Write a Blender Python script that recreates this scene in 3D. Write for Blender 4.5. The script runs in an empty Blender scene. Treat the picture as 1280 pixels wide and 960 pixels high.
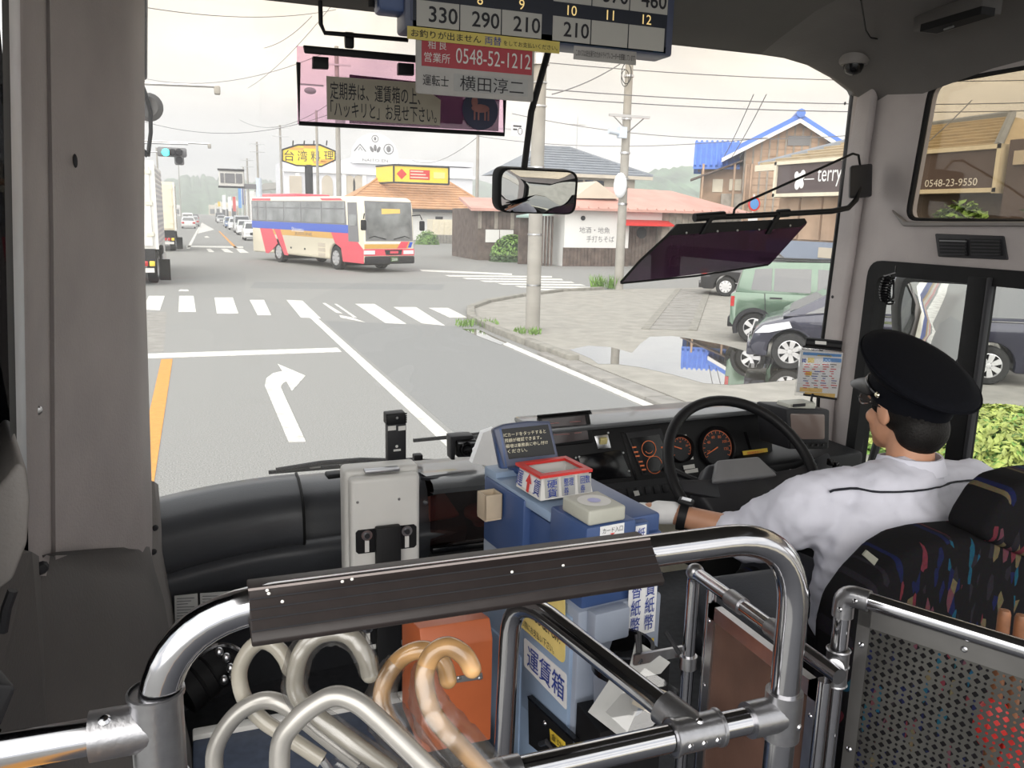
import bpy, bmesh, math, random
from math import sin, cos, pi, radians, sqrt, atan2
from mathutils import Vector, Matrix, Euler
V = Vector
random.seed(7)
SC = bpy.context.scene
COL = SC.collection
# ------------------------------------------------------------------ camera
FPX, CAMH = 1035.0, 2.4
YAW, PIT, ROL = radians(20.808), radians(11.377), radians(1.4)
CF = V((sin(YAW)*cos(PIT), cos(YAW)*cos(PIT), -sin(PIT)))
_r0 = V((cos(YAW), -sin(YAW), 0)); _u0 = _r0.cross(CF)
CR = _r0*cos(ROL) + _u0*sin(ROL)
CU = _u0*cos(ROL) - _r0*sin(ROL)
CC = V((0, 0, CAMH))
cam = bpy.data.cameras.new('camera'); cam.sensor_width = 36; cam.lens = FPX/1280*36
cam.clip_start = 0.02; cam.clip_end = 3000
camo = bpy.data.objects.new('camera', cam); COL.objects.link(camo)
camo.matrix_world = Matrix(((CR.x, CU.x, -CF.x, 0), (CR.y, CU.y, -CF.y, 0), (CR.z, CU.z, -CF.z, CAMH), (0, 0, 0, 1)))
SC.camera = camo
SC.view_settings.view_transform = 'Standard'; SC.view_settings.look = 'None'
SC.view_settings.exposure = 1.2; SC.view_settings.gamma = 1; SC.view_settings.use_curve_mapping = False
SC.cycles.max_bounces = 10; SC.cycles.transparent_max_bounces = 16; SC.cycles.diffuse_bounces = 5
SC.cycles.caustics_reflective = False; SC.cycles.caustics_refractive = False
# ------------------------------------------------------------------ sky: bright broken overcast
world = bpy.data.worlds.new('sky'); SC.world = world; world.use_nodes = True
wn = world.node_tree; wn.nodes.clear()
def wnode(t, **k):
    n = wn.nodes.new(t)
    for a, b in k.items(): n.inputs[a].default_value = b
    return n
tc = wnode('ShaderNodeTexCoord'); mp = wnode('ShaderNodeMapping'); mp.inputs['Scale'].default_value = (1.6, 1.6, 4.5)
nz = wnode('ShaderNodeTexNoise', Scale=1.7, Detail=6.0, Roughness=0.55, Distortion=0.4)
rp = wn.nodes.new('ShaderNodeValToRGB')
rp.color_ramp.elements[0].position = 0.40; rp.color_ramp.elements[0].color = (.56, .585, .62, 1)
rp.color_ramp.elements[1].position = 0.60; rp.color_ramp.elements[1].color = (1.0, 0.985, 0.95, 1)
bg = wnode('ShaderNodeBackground', Strength=0.82); wo = wn.nodes.new('ShaderNodeOutputWorld')
wn.links.new(tc.outputs['Generated'], mp.inputs['Vector']); wn.links.new(mp.outputs[0], nz.inputs['Vector'])
wn.links.new(nz.outputs['Fac'], rp.inputs[0]); wn.links.new(rp.outputs[0], bg.inputs[0]); wn.links.new(bg.outputs[0], wo.inputs[0])
sun = bpy.data.lights.new('sun', 'SUN'); sun.energy = 1.85; sun.angle = radians(80); sun.color = (1, 0.96, 0.9)
suno = bpy.data.objects.new('sun', sun); COL.objects.link(suno); suno.rotation_euler = V((.5, .68, -.62)).to_track_quat('-Z', 'Y').to_euler()
suno.location = (0, 0, 60)

# ------------------------------------------------------------------ helpers
def at(x, y, Y=None, X=None, Z=None, D=None):
    r = CF + CR*((x-640)/FPX) + CU*((480-y)/FPX)
    if Y is not None: k = Y/r.y
    elif X is not None: k = X/r.x
    elif Z is not None: k = (Z-CAMH)/r.z
    else: k = D
    return CC + r*k
def gnd(x, y, z=0.0): return at(x, y, Z=z)

ROOTM = {}
def thing(name, label, cat, loc=(0, 0, 0), rz=0.0, group=None):
    o = bpy.data.objects.new(name, None); COL.objects.link(o); o.empty_display_size = .1
    o.location = loc; o.rotation_euler = (0, 0, rz)
    ROOTM[o] = Matrix.Translation(V(loc)) @ Matrix.Rotation(rz, 4, 'Z')
    tag(o, label, cat, group); return o
def tag(o, label=None, cat=None, group=None, kind=None):
    if label: o['label'] = label
    if cat: o['category'] = cat
    if group: o['group'] = group
    if kind: o['kind'] = kind
    return o

class MB:
    """collects primitives; all coordinates are multiplied by self.m"""
    def __init__(s, m=None): s.v = []; s.f = []; s.m = m or Matrix.Identity(4)
    def add(s, vs, fs):
        b = len(s.v); s.v += [s.m @ V(p) for p in vs]; s.f += [tuple(i+b for i in q) for q in fs]; return s
    def box(s, c, d, rot=None, bev=0.0, seg=2):
        c = V(c); R = rot.to_3x3() if rot is not None else Matrix.Identity(3)
        if bev <= 0:
            vs = [c + R @ V((sx*d[0]/2, sy*d[1]/2, sz*d[2]/2)) for sx in (-1, 1) for sy in (-1, 1) for sz in (-1, 1)]
            return s.add(vs, [(0, 1, 3, 2), (4, 6, 7, 5), (0, 4, 5, 1), (2, 3, 7, 6), (0, 2, 6, 4), (1, 5, 7, 3)])
        bm = bmesh.new(); bmesh.ops.create_cube(bm, size=1)
        for v in bm.verts: v.co = V((v.co.x*d[0], v.co.y*d[1], v.co.z*d[2]))
        bmesh.ops.bevel(bm, geom=bm.edges[:], offset=min(bev, min(d)*.49), segments=seg, profile=.5, affect='EDGES')
        return s.bm(bm, Matrix.Translation(c) @ R.to_4x4())
    def bm(s, bm, m=None):
        m = m or Matrix.Identity(4); bm.verts.index_update()
        s.add([m @ v.co for v in bm.verts], [[v.index for v in f.verts] for f in bm.faces]); bm.free(); return s
    def bx(s, a, b, bev=0.0, seg=2):
        a = V(a); b = V(b)
        return s.box((a+b)/2, [abs(b[i]-a[i]) for i in range(3)], bev=bev, seg=seg)
    def quad(s, *p): return s.add(p, [tuple(range(len(p)))])
    def slab(s, pts, t):
        """thick polygon: pts front outline, t = thickness vector to the back"""
        n = len(pts); t = V(t); vs = [V(p) for p in pts] + [V(p)+t for p in pts]
        return s.add(vs, [tuple(range(n)), tuple(range(2*n-1, n-1, -1))] + [(i, i+n, (i+1) % n+n, (i+1) % n) for i in range(n)])
    def rslab(s, pts, t, bev, seg=2):
        """thick polygon with bevelled edges"""
        bm = bmesh.new(); t = V(t); n = len(pts)
        a = [bm.verts.new(V(p)) for p in pts]; b = [bm.verts.new(V(p)+t) for p in pts]
        bm.faces.new(a); bm.faces.new(b[::-1])
        for i in range(n): bm.faces.new((a[i], b[i], b[(i+1) % n], a[(i+1) % n]))
        bmesh.ops.recalc_face_normals(bm, faces=bm.faces[:])
        bmesh.ops.bevel(bm, geom=bm.edges[:], offset=bev, segments=seg, profile=.5, affect='EDGES', clamp_overlap=True)
        return s.bm(bm)
    def tube(s, pts, r, n=12, closed=False, caps=True):
        pts = [V(p) for p in pts]; k = len(pts)
        rr = r if isinstance(r, (list, tuple)) else [r]*k
        tg = []
        for i in range(k):
            a = pts[i-1] if (i > 0 or closed) else pts[i]
            b = pts[(i+1) % k] if (i < k-1 or closed) else pts[i]
            tg.append((b-a).normalized() if (b-a).length > 1e-9 else V((0, 0, 1)))
        up = V((0, 0, 1)) if abs(tg[0].z) < .9 else V((1, 0, 0))
        u = (up - tg[0]*up.dot(tg[0])).normalized(); vs = []; fs = []
        for i in range(k):
            u = (u - tg[i]*u.dot(tg[i])).normalized(); w = tg[i].cross(u)
            for j in range(n):
                a = 2*pi*j/n; vs.append(pts[i] + (u*cos(a)+w*sin(a))*rr[i])
        for i in range(k if closed else k-1):
            i2 = (i+1) % k
            for j in range(n):
                fs.append((i*n+j, i*n+(j+1) % n, i2*n+(j+1) % n, i2*n+j))
        if caps and not closed: fs += [tuple(range(n-1, -1, -1)), tuple(range((k-1)*n, k*n))]
        return s.add(vs, fs)
    def cyl(s, a, b, r, r2=None, n=16): return s.tube([a, b], [r, r if r2 is None else r2], n)
    def lathe(s, prof, o=(0, 0, 0), ax=(0, 0, 1), n=20, ang=2*pi, flat=1.0):
        ax = V(ax).normalized(); o = V(o)
        u = ax.orthogonal().normalized(); w = ax.cross(u); k = len(prof); vs = []; fs = []
        full = abs(ang-2*pi) < 1e-6; m = n if full else n+1
        for (r, z) in prof:
            for j in range(m):
                a = ang*j/n; vs.append(o + ax*z + (u*cos(a)+w*sin(a)*flat)*r)
        for i in range(k-1):
            for j in range(n):
                j2 = (j+1) % m; fs.append((i*m+j, i*m+j2, (i+1)*m+j2, (i+1)*m+j))
        return s.add(vs, fs)
    def ell(s, c, r, n=16, m=10, rot=None):
        c = V(c); R = rot.to_3x3() if rot is not None else Matrix.Identity(3)
        r = (r, r, r) if not isinstance(r, (list, tuple)) else r; vs = []; fs = []
        for i in range(m+1):
            t = pi*i/m
            for j in range(n):
                a = 2*pi*j/n; vs.append(c + R @ V((r[0]*sin(t)*cos(a), r[1]*sin(t)*sin(a), r[2]*cos(t))))
        for i in range(m):
            for j in range(n): fs.append((i*n+j, (i+1)*n+j, (i+1)*n+(j+1) % n, i*n+(j+1) % n))
        return s.add(vs, fs)
    def grid(s, rows):
        """rows of points -> quads"""
        n = len(rows[0]); vs = [p for r in rows for p in r]
        return s.add(vs, [(i*n+j, i*n+j+1, (i+1)*n+j+1, (i+1)*n+j) for i in range(len(rows)-1) for j in range(n-1)])

def mesh_of(mb, name, mat, smooth=True, sharp=35):
    me = bpy.data.meshes.new(name); me.from_pydata([tuple(p) for p in mb.v], [], mb.f)
    bm = bmesh.new(); bm.from_mesh(me); bmesh.ops.remove_doubles(bm, verts=bm.verts[:], dist=1e-6)
    bmesh.ops.recalc_face_normals(bm, faces=bm.faces[:])
    ca = cos(radians(sharp))
    for f in bm.faces: f.smooth = smooth
    if smooth:
        for e in bm.edges:
            if len(e.link_faces) == 2 and e.link_faces[0].normal.dot(e.link_faces[1].normal) < ca: e.smooth = False
    bm.to_mesh(me); bm.free()
    for q in (mat if isinstance(mat, (list, tuple)) else [mat]): me.materials.append(q)
    return me
def part(name, mb, mat, parent=None, local=False, smooth=True, label=None, kind=None, sharp=35):
    if parent is not None and not local:
        r = parent
        while r.parent is not None: r = r.parent
        if r in ROOTM:
            inv = ROOTM[r].inverted(); mb.v = [inv @ p for p in mb.v]
    o = bpy.data.objects.new(name, mesh_of(mb, name, mat, smooth, sharp)); COL.objects.link(o)
    if parent is not None: o.parent = parent
    tag(o, label, None, None, kind); return o
def solo(name, mb, mat, label, cat, group=None, base=None, smooth=True, sharp=35):
    """a thing that is one mesh; origin at its base"""
    c = V(base) if base is not None else V((sum(p.x for p in mb.v)/len(mb.v), sum(p.y for p in mb.v)/len(mb.v), min(p.z for p in mb.v)))
    mb.v = [p-c for p in mb.v]
    o = bpy.data.objects.new(name, mesh_of(mb, name, mat, smooth, sharp)); COL.objects.link(o); o.location = c
    ROOTM[o] = Matrix.Translation(c); tag(o, label, cat, group); return o
def struct(name, mb, mat, parent=None, smooth=True, sharp=35):
    return part(name, mb, mat, parent, smooth=smooth, kind='structure' if parent is None else None, sharp=sharp)
def copy_tree(o, parent=None):
    c = o.copy(); COL.objects.link(c); c.parent = parent
    for ch in list(o.children): copy_tree(ch, c)
    return c
TXT = {}
def lettering(txt, c, u, v, h, mat, parent, w=None, name='lettering', bold=0.0, lift=0.0008, local=False, lsp=1.0):
    """flat print: text centred at c, u = reading direction, v = up"""
    if any(ord(q) > 0x2000 for q in txt): bold = min(bold, .005)
    key = (txt, bold, lsp)
    if key not in TXT:
        cu = bpy.data.curves.new('t', 'FONT'); cu.body = txt; cu.size = 1; cu.resolution_u = 3; cu.offset = bold; cu.space_line = lsp
        ob = bpy.data.objects.new('t', cu); me = bpy.data.meshes.new_from_object(ob)
        vs = [q.co.copy() for q in me.vertices]; fs = [tuple(p.vertices) for p in me.polygons]
        bpy.data.objects.remove(ob); bpy.data.curves.remove(cu); bpy.data.meshes.remove(me)
        TXT[key] = (vs, fs)
    vs, fs = TXT[key]
    x0 = min(q.x for q in vs); x1 = max(q.x for q in vs); y0 = min(q.y for q in vs); y1 = max(q.y for q in vs)
    k = h/(y1-y0); kx = k if w is None else w/(x1-x0)
    u = V(u).normalized(); v = (V(v) - u*V(v).dot(u)).normalized(); n = u.cross(v); c = V(c)
    mb = MB(); mb.add([c + u*((q.x-(x0+x1)/2)*kx) + v*((q.y-(y0+y1)/2)*k) + n*lift for q in vs], fs)
    return part(name, mb, mat, parent, local=local, smooth=False)

# ------------------------------------------------------------------ materials (all procedural)
MATS = {}
def mat(name, col, rough=.5, metal=0.0, var=.06, scale=30.0, bump=0.0, bscale=None, coat=0.0, spec=.5, detail=3.0, sheen=0.0):
    m = bpy.data.materials.new(name); m.use_nodes = True; nt = m.node_tree; b = nt.nodes['Principled BSDF']
    b.inputs['Roughness'].default_value = rough; b.inputs['Metallic'].default_value = metal
    b.inputs['Coat Weight'].default_value = coat; b.inputs['Specular IOR Level'].default_value = spec
    b.inputs['Sheen Weight'].default_value = sheen
    t = nt.nodes.new('ShaderNodeTexCoord'); n = nt.nodes.new('ShaderNodeTexNoise')
    n.inputs['Scale'].default_value = scale; n.inputs['Detail'].default_value = detail
    r = nt.nodes.new('ShaderNodeValToRGB'); c = V(col[:3])
    r.color_ramp.elements[0].position = .3; r.color_ramp.elements[1].position = .7
    r.color_ramp.elements[0].color = (*[max(0, q*(1-var)) for q in c], 1); r.color_ramp.elements[1].color = (*[min(1, q*(1+var)) for q in c], 1)
    nt.links.new(t.outputs['Object'], n.inputs['Vector']); nt.links.new(n.outputs['Fac'], r.inputs[0]); nt.links.new(r.outputs[0], b.inputs['Base Color'])
    if bump:
        n2 = nt.nodes.new('ShaderNodeTexNoise'); n2.inputs['Scale'].default_value = bscale or scale; n2.inputs['Detail'].default_value = 4
        bp = nt.nodes.new('ShaderNodeBump'); bp.inputs['Strength'].default_value = bump; bp.inputs['Distance'].default_value = .002
        nt.links.new(t.outputs['Object'], n2.inputs['Vector']); nt.links.new(n2.outputs['Fac'], bp.inputs['Height']); nt.links.new(bp.outputs[0], b.inputs['Normal'])
    MATS[name] = m; return m
def glass(name, tint, refl=.06, film=0.0, filmcol=(.8, .8, .8), rough=.0, band=None):
    """thin pane: tinted transparency + a little mirror + a pale scattering film"""
    m = bpy.data.materials.new(name); m.use_nodes = True; nt = m.node_tree; nt.nodes.clear()
    o = nt.nodes.new('ShaderNodeOutputMaterial'); tr = nt.nodes.new('ShaderNodeBsdfTransparent'); tr.inputs[0].default_value = (*tint, 1)
    if band:      # shade band baked in the glass: object-space height
        t = nt.nodes.new('ShaderNodeTexCoord'); sx = nt.nodes.new('ShaderNodeSeparateXYZ'); mr = nt.nodes.new('ShaderNodeMapRange')
        mr.inputs['From Min'].default_value = band[0]; mr.inputs['From Max'].default_value = band[1]; mr.interpolation_type = 'SMOOTHSTEP'
        mx = nt.nodes.new('ShaderNodeMix'); mx.data_type = 'RGBA'; mx.inputs[6].default_value = (*tint, 1); mx.inputs[7].default_value = (*band[2], 1)
        nt.links.new(t.outputs['Object'], sx.inputs[0]); nt.links.new(sx.outputs['Z'], mr.inputs[0]); nt.links.new(mr.outputs[0], mx.inputs[0]); nt.links.new(mx.outputs[2], tr.inputs[0])
    gl = nt.nodes.new('ShaderNodeBsdfGlossy'); gl.inputs['Roughness'].default_value = rough
    m1 = nt.nodes.new('ShaderNodeMixShader'); m1.inputs[0].default_value = refl
    nt.links.new(tr.outputs[0], m1.inputs[1]); nt.links.new(gl.outputs[0], m1.inputs[2]); last = m1
    if film:
        tl = nt.nodes.new('ShaderNodeBsdfTranslucent'); tl.inputs[0].default_value = (*filmcol, 1)
        n = nt.nodes.new('ShaderNodeTexNoise'); n.inputs['Scale'].default_value = 2.0; mr2 = nt.nodes.new('ShaderNodeMapRange')
        mr2.inputs['To Min'].default_value = film*.75; mr2.inputs['To Max'].default_value = film*1.25
        m2 = nt.nodes.new('ShaderNodeMixShader'); nt.links.new(n.outputs['Fac'], mr2.inputs[0]); nt.links.new(mr2.outputs[0], m2.inputs[0])
        nt.links.new(m1.outputs[0], m2.inputs[1]); nt.links.new(tl.outputs[0], m2.inputs[2]); last = m2
    nt.links.new(last.outputs[0], o.inputs[0]); MATS[name] = m; return m
def emit(name, col, s):
    m = bpy.data.materials.new(name); m.use_nodes = True; b = m.node_tree.nodes['Principled BSDF']
    b.inputs['Base Color'].default_value = (*col, 1); b.inputs['Emission Color'].default_value = (*col, 1); b.inputs['Emission Strength'].default_value = s
    MATS[name] = m; return m
M = MATS
mat('asphalt', (.245, .245, .235), .85, var=.42, scale=70, bump=.5, bscale=90, detail=6)
mat('asphalt_new', (.21, .213, .21), .85, var=.12, scale=40, bump=.3, bscale=90, detail=6)
mat('lot', (.30, .287, .255), .85, var=.14, scale=3.0, bump=.4, bscale=70, detail=8)
mat('concrete', (.26, .25, .23), .85, var=.16, scale=4, bump=.5, bscale=50, detail=8)
mat('kerb', (.25, .24, .21), .85, var=.2, scale=6, bump=.5, bscale=40, detail=6)
mat('road_white', (.62, .61, .57), .7, var=.28, scale=9, detail=8)
mat('road_yellow', (.60, .27, .05), .7, var=.12, scale=14, detail=8)
mat('grass_green', (.16, .27, .07), .7, var=.4, scale=20)
mat('earth', (.20, .17, .12), .9, var=.3, scale=9)
mat('leaf', (.17, .30, .07), .55, var=.5, scale=9)
mat('leaf_yellow', (.36, .42, .11), .5, var=.35, scale=9)
mat('leaf_dark', (.07, .13, .05), .6, var=.4, scale=9)
mat('hill', (.12, .20, .12), .9, var=.6, scale=.09, detail=10)
mat('chrome', (.52, .52, .54), .12, 1.0, var=.03, scale=60)
mat('steel', (.55, .55, .56), .28, 1.0, var=.08, scale=40)
mat('cast', (.34, .34, .355), .30, .95, var=.06, scale=80, bump=.15, bscale=200)
mat('alu', (.45, .46, .48), .4, .6, var=.05, scale=20)
mat('trim', (.37, .335, .325), .62, var=.08, scale=6, bump=.55, bscale=160)
mat('trim_dark', (.10, .093, .088), .6, var=.08, scale=6, bump=.4, bscale=160)
mat('ceil', (.085, .08, .075), .75, var=.08, scale=4, bump=.2, bscale=200)
mat('trim_light', (.20, .185, .175), .55, var=.07, scale=6, bump=.4, bscale=160)
mat('rubber', (.007, .007, .0075), .6, spec=.2, var=.15, scale=20)
mat('black', (.009, .009, .010), .5, spec=.25, var=.15, scale=20)
mat('black_gloss', (.006, .006, .007), .15, spec=.35, var=.1, scale=20)
mat('vinyl', (.046, .048, .054), .40, spec=.5, coat=.15, var=.08, scale=10, bump=.25, bscale=220)
mat('vinyl_sheen', (.10, .105, .11), .32, coat=.4, var=.08, scale=10, bump=.25, bscale=220)  # black vinyl made paler; its glare is put into the base colour
mat('charcoal', (.022, .022, .025), .5, spec=.3, var=.1, scale=15)
mat('grey_plastic', (.16, .16, .165), .5, var=.06, scale=15)
mat('white_paint', (.66, .65, .62), .4, var=.05, scale=8)
mat('white', (.82, .82, .82), .5, var=.03, scale=8)
mat('paper', (.70, .69, .66), .8, var=.04, scale=12)
mat('cream', (.72, .66, .52), .45, var=.05, scale=5)
mat('brown_pad', (.017, .0125, .012), .45, spec=.35, var=.15, scale=30, bump=.15, bscale=80)
mat('brown_panel', (.11, .058, .042), .5, var=.3, scale=9, bump=.3, bscale=60)
mat('fare_blue', (.045, .085, .215), .38, var=.05, scale=8)
mat('fare_light', (.27, .36, .50), .45, var=.05, scale=6)
mat('fare_side', (.30, .34, .42), .45, var=.05, scale=6)
mat('panel_blue', (.085, .10, .16), .4, var=.06, scale=8)
mat('navy_ink', (.03, .06, .30), .5, var=.05)
mat('ink', (.015, .015, .02), .6, var=.05)
mat('ink_grey', (.14, .14, .15), .6, var=.05)
mat('red', (.62, .035, .03), .45, var=.06)
mat('red_sign', (.40, .045, .06), .5, var=.06)
mat('orange_box', (.52, .13, .045), .45, var=.08, scale=10)
mat('yellow', (.78, .56, .06), .45, var=.05)
mat('yellow_sign', (.88, .70, .25), .45, var=.04)
mat('sky_ink', (.10, .30, .65), .5, var=.05)
mat('wood', (.36, .23, .12), .5, var=.2, scale=14)
mat('wood_box', (.55, .45, .33), .6, var=.12, scale=14)
mat('amber', (.45, .26, .11), .22, var=.45, scale=30, coat=.5, detail=1)
mat('pearl', (.40, .37, .31), .25, var=.12, scale=20, coat=.4)
mat('silver_handle', (.40, .385, .36), .3, .5, var=.1, scale=20)
mat('skin', (.50, .255, .155), .5, var=.08, scale=18)
mat('hair', (.005, .004, .0035), .6, spec=.25, var=.3, scale=120, bump=.9, bscale=170)
mat('cap_navy', (.0035, .004, .0065), .85, var=.2, scale=120, spec=.12)
mat('shirt', (.62, .62, .70), .75, var=.02, scale=20)
mat('glove', (.78, .77, .76), .8, var=.03, scale=60)
mat('navy_cloth', (.008, .009, .016), .8, var=.2, scale=40)
mat('cloth_pink', (.30, .14, .13), .85, var=.2, scale=20)
mat('gold_amber', (.85, .55, .16), .5, var=.03)
mat('gauge_orange', (.85, .20, .06), .5, var=.03)
mat('button_cream', (.72, .62, .28), .45, var=.04)
mat('device_cream', (.46, .46, .40), .45, var=.04)
emit('lamp_cyan', (.05, .95, .85), 2.2)
emit('dot_amber', (.62, .57, .42), .10)
emit('digit_amber', (.85, .62, .25), .30)
emit('fare_window', (.42, .41, .375), .03)
glass('windshield', (.955, .955, .95), .03, .045, (.95, .95, .95), band=(2.50, 3.0, (.90, .82, .71)))  # film is added as veiling glare, lifting dark tones outside
glass('side_glass', (.90, .91, .90), .03, .0)
glass('side_tint', (.70, .64, .54), .04, .0)
glass('dark_glass', (.02, .02, .026), .02, .0)
glass('visor_pink', (.90, .75, .83), .03, .0)
glass('visor_dark', (.20, .13, .19), .03, .07, (.45, .36, .45))
glass('smoke', (.60, .42, .38), .05, .0)
mat('strip_steel', (.20, .195, .19), .35, .9, var=.12, scale=12)
glass('vinyl_bag', (.87, .87, .87), .12, .05, (.8, .8, .8), rough=.22)
glass('clear', (.93, .93, .93), .06, .0)
mat('mirror', (.86, .87, .87), .01, 1.0, var=.0)
mat('car_glass', (.03, .035, .04), .03, var=.0, spec=.9, coat=.6)
mat('coach_glass', (.22, .23, .23), .08, var=.35, scale=1.4, spec=.8)
mat('tyre', (.02, .02, .02), .8, var=.2)
mat('rim', (.62, .62, .63), .3, .6, var=.05)
mat('screen', (.06, .045, .045), .15, var=.25, scale=8)
mat('crt', (.19, .145, .13), .18, var=.1, scale=5, coat=.3)
# ================================================================== GROUND
def flat(pts, z0, z1):
    mb = MB(); mb.slab([V((p[0], p[1], z1)) for p in pts], (0, 0, z0-z1)); return mb
road = struct('road', flat([(-60, -15), (140, -15), (140, 700), (-60, 700)], -.3, 0), M['asphalt'])
part('asphalt_patch', flat([(2.62, -4), (5.35, -4), (5.35, 17.5), (2.62, 19)], 0, .002), M['asphalt_new'], road)
part('asphalt_patch', flat([(1.5, 27.5), (7.5, 26.4), (8.2, 28.6), (1.8, 30)], 0, .002), M['asphalt_new'], road)
part('asphalt_patch', flat([(-.62, 15.2), (-2.6, 15.2), (-2.6, 21.3), (-.75, 21.3)], 0, .002), M['concrete'], road)
def mark(name, pts, m='road_white', z=.006): return part(name, flat(pts, 0, z), M[m], road, smooth=False)
def markpx(name, pts, m='road_white'): return mark(name, [tuple(gnd(*p).xy) for p in pts], m)
mark('lane_line', [(-.63, -5), (-.46, -5), (-.46, 14.4), (-.63, 14.4)], 'road_yellow')
mark('stop_line', [(-2.6, 14.55), (2.3, 14.55), (2.3, 15.02), (-2.6, 15.02)])
mark('lane_line', [(2.38, -14), (2.54, -14), (2.54, 19.5), (2.38, 19.5)])
mark('edge_line', [(5.42, 2), (5.58, 2), (5.58, 15.8), (5.42, 15.8)])
markpx('turn_arrow', [(361, 553), (382, 552), (353, 489), (351, 484), (354, 479), (358, 477), (365, 489), (382, 470), (347, 455), (353, 464), (341, 467), (333, 473), (331, 482)])
for q in [((186, 370), (206, 370), (200, 388), (178, 387)), ((224, 370), (242, 370), (245, 390), (223, 390)), ((268, 372), (291, 372), (298, 392), (271, 392)),
          ((312, 375), (330, 375), (339, 394), (322, 394)), ((358, 375), (378, 376), (401, 398), (376, 397)), ((424, 394), (440, 397), (456, 403), (426, 397)),
          ((444, 380), (468, 380), (508, 405), (482, 404)), ((492, 384), (520, 384), (556, 407), (527, 404)), ((536, 385), (560, 385), (584, 397), (562, 397)),
          ((403, 379), (407, 379), (428, 392), (420, 391)), ((418, 380), (421, 380), (446, 397), (442, 397))]:
    markpx('crosswalk_stripe', q)
for q in [((248, 284), (250, 284), (237, 311), (233, 311)), ((252, 278), (268, 287), (247, 292)), ((233, 307), (304, 308), (304, 310), (233, 309)),
          ((276, 311), (284, 311), (292, 316), (281, 315)), ((295, 311), (303, 311), (311, 316), (300, 316)), ((258, 311), (263, 311), (268, 315), (261, 315)),
          ((255, 296), (259, 295), (262, 297), (257, 297)), ((225, 362), (235, 362), (236, 364), (223, 364))]:
    markpx('lane_mark', q)
markpx('lane_line', ((273, 289), (275, 289), (297, 310), (293, 310)), 'road_yellow')
for i in range(7):
    y = 344+i*3.4; markpx('crosswalk_stripe', ((556+i*22, y), (690+i*12, y+1.2), (690+i*14, y+3), (562+i*22, y+1.6)))
markpx('edge_line', ((525, 337), (640, 342), (640, 344), (527, 339)))
# paved yard on the right of the road, with its kerb, drain covers and puddle
yard_pts = [(6.0, -8), (6.0, 14), (5.9, 16.5), (6.05, 18.6), (6.6, 20.4), (7.6, 21.9), (9.2, 23.4), (11.2, 24.9), (14, 25.7), (18, 26), (60, 27), (60, -8)]
yard = struct('yard_pavement', flat(yard_pts, -.2, .05), M['lot'])
kb = [(5.82, 12.6), (5.78, 14.6), (5.76, 16.4), (5.92, 18.7), (6.5, 20.55), (7.5, 22.05), (9.1, 23.6), (11.1, 25.1), (13.0, 25.8)]
for i in range(len(kb)-1):
    a = V((*kb[i], 0)); b = V((*kb[i+1], 0)); d = (b-a).normalized(); s = V((d.y, -d.x, 0))
    mb = MB(); a2 = a+d*.02; b2 = b-d*.02
    mb.rslab([a2+V((0, 0, .13)), b2+V((0, 0, .13)), b2+s*.2+V((0, 0, .13)), a2+s*.2+V((0, 0, .13))], (0, 0, -.2), .02)
    part('kerb_stone', mb, M['kerb'], yard)
for i in range(12):
    a = V((5.62, -2+i*1.3, 0)); mb = MB(); mb.bx((5.62, -2+i*1.3, -.05), (5.98, -2+i*1.3+1.27, .045), bev=.01); part('gutter_slab', mb, M['concrete'], yard)
A0, A1, B0, B1 = V((9.15, 15.9, 0)), V((10.1, 15.5, 0)), V((16.0, 25.6, 0)), V((17.1, 25.4, 0))
for i in range(17):
    t0, t1 = i/17+.004, (i+1)/17-.004; mb = MB()
    mb.slab([A0.lerp(B0, t0)+V((0, 0, .065)), A1.lerp(B1, t0)+V((0, 0, .065)), A1.lerp(B1, t1)+V((0, 0, .065)), A0.lerp(B0, t1)+V((0, 0, .065))], (0, 0, -.1))
    part('drain_cover', mb, M['concrete'], yard)
for (p, q) in [(A0, B0), (A1, B1)]:
    mb = MB(); d = (q-p).normalized(); s = V((d.y, -d.x, 0))*.09
    mb.slab([p-s+V((0, 0, .075)), p+s+V((0, 0, .075)), q+s+V((0, 0, .075)), q-s+V((0, 0, .075))], (0, 0, -.1)); part('drain_edge', mb, M['kerb'], yard)
pud = [(712, 437), (735, 432), (764, 434), (790, 441), (800, 430), (812, 421), (840, 420), (868, 424), (905, 431), (940, 441), (985, 452), (1020, 466), (990, 475), (955, 478), (915, 481), (880, 479), (840, 468), (800, 459), (770, 455), (748, 455), (738, 448)]
water = bpy.data.materials.new('water'); water.use_nodes = True
wb = water.node_tree; wp = wb.nodes['Principled BSDF']; wp.inputs['Base Color'].default_value = (.05, .045, .035, 1); wp.inputs['Roughness'].default_value = .015
wp.inputs['IOR'].default_value = 1.9; wp.inputs['Coat Weight'].default_value = 1; wp.inputs['Coat Roughness'].default_value = .01; wp.inputs['Specular IOR Level'].default_value = .8
wnz = wb.nodes.new('ShaderNodeTexNoise'); wnz.inputs['Scale'].default_value = 1.5; wbp = wb.nodes.new('ShaderNodeBump'); wbp.inputs['Strength'].default_value = .02
wb.links.new(wnz.outputs['Fac'], wbp.inputs['Height']); wb.links.new(wbp.outputs[0], wp.inputs['Normal'])
mb = MB(); mb.slab([at(*p, Z=.054) for p in pud], (0, 0, -.01))
o = part('puddle', mb, water); tag(o, 'rain puddle mirroring a blue roof on the yard pavement', 'puddle')
mb = MB(); mb.slab([at(*p, Z=.009) for p in [(578, 411), (596, 411), (612, 418), (634, 428), (626, 431), (600, 421)]], (0, 0, -.006))
o = part('puddle', mb, water); tag(o, 'thin strip of water in the gutter beside the kerb corner', 'puddle')
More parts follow.
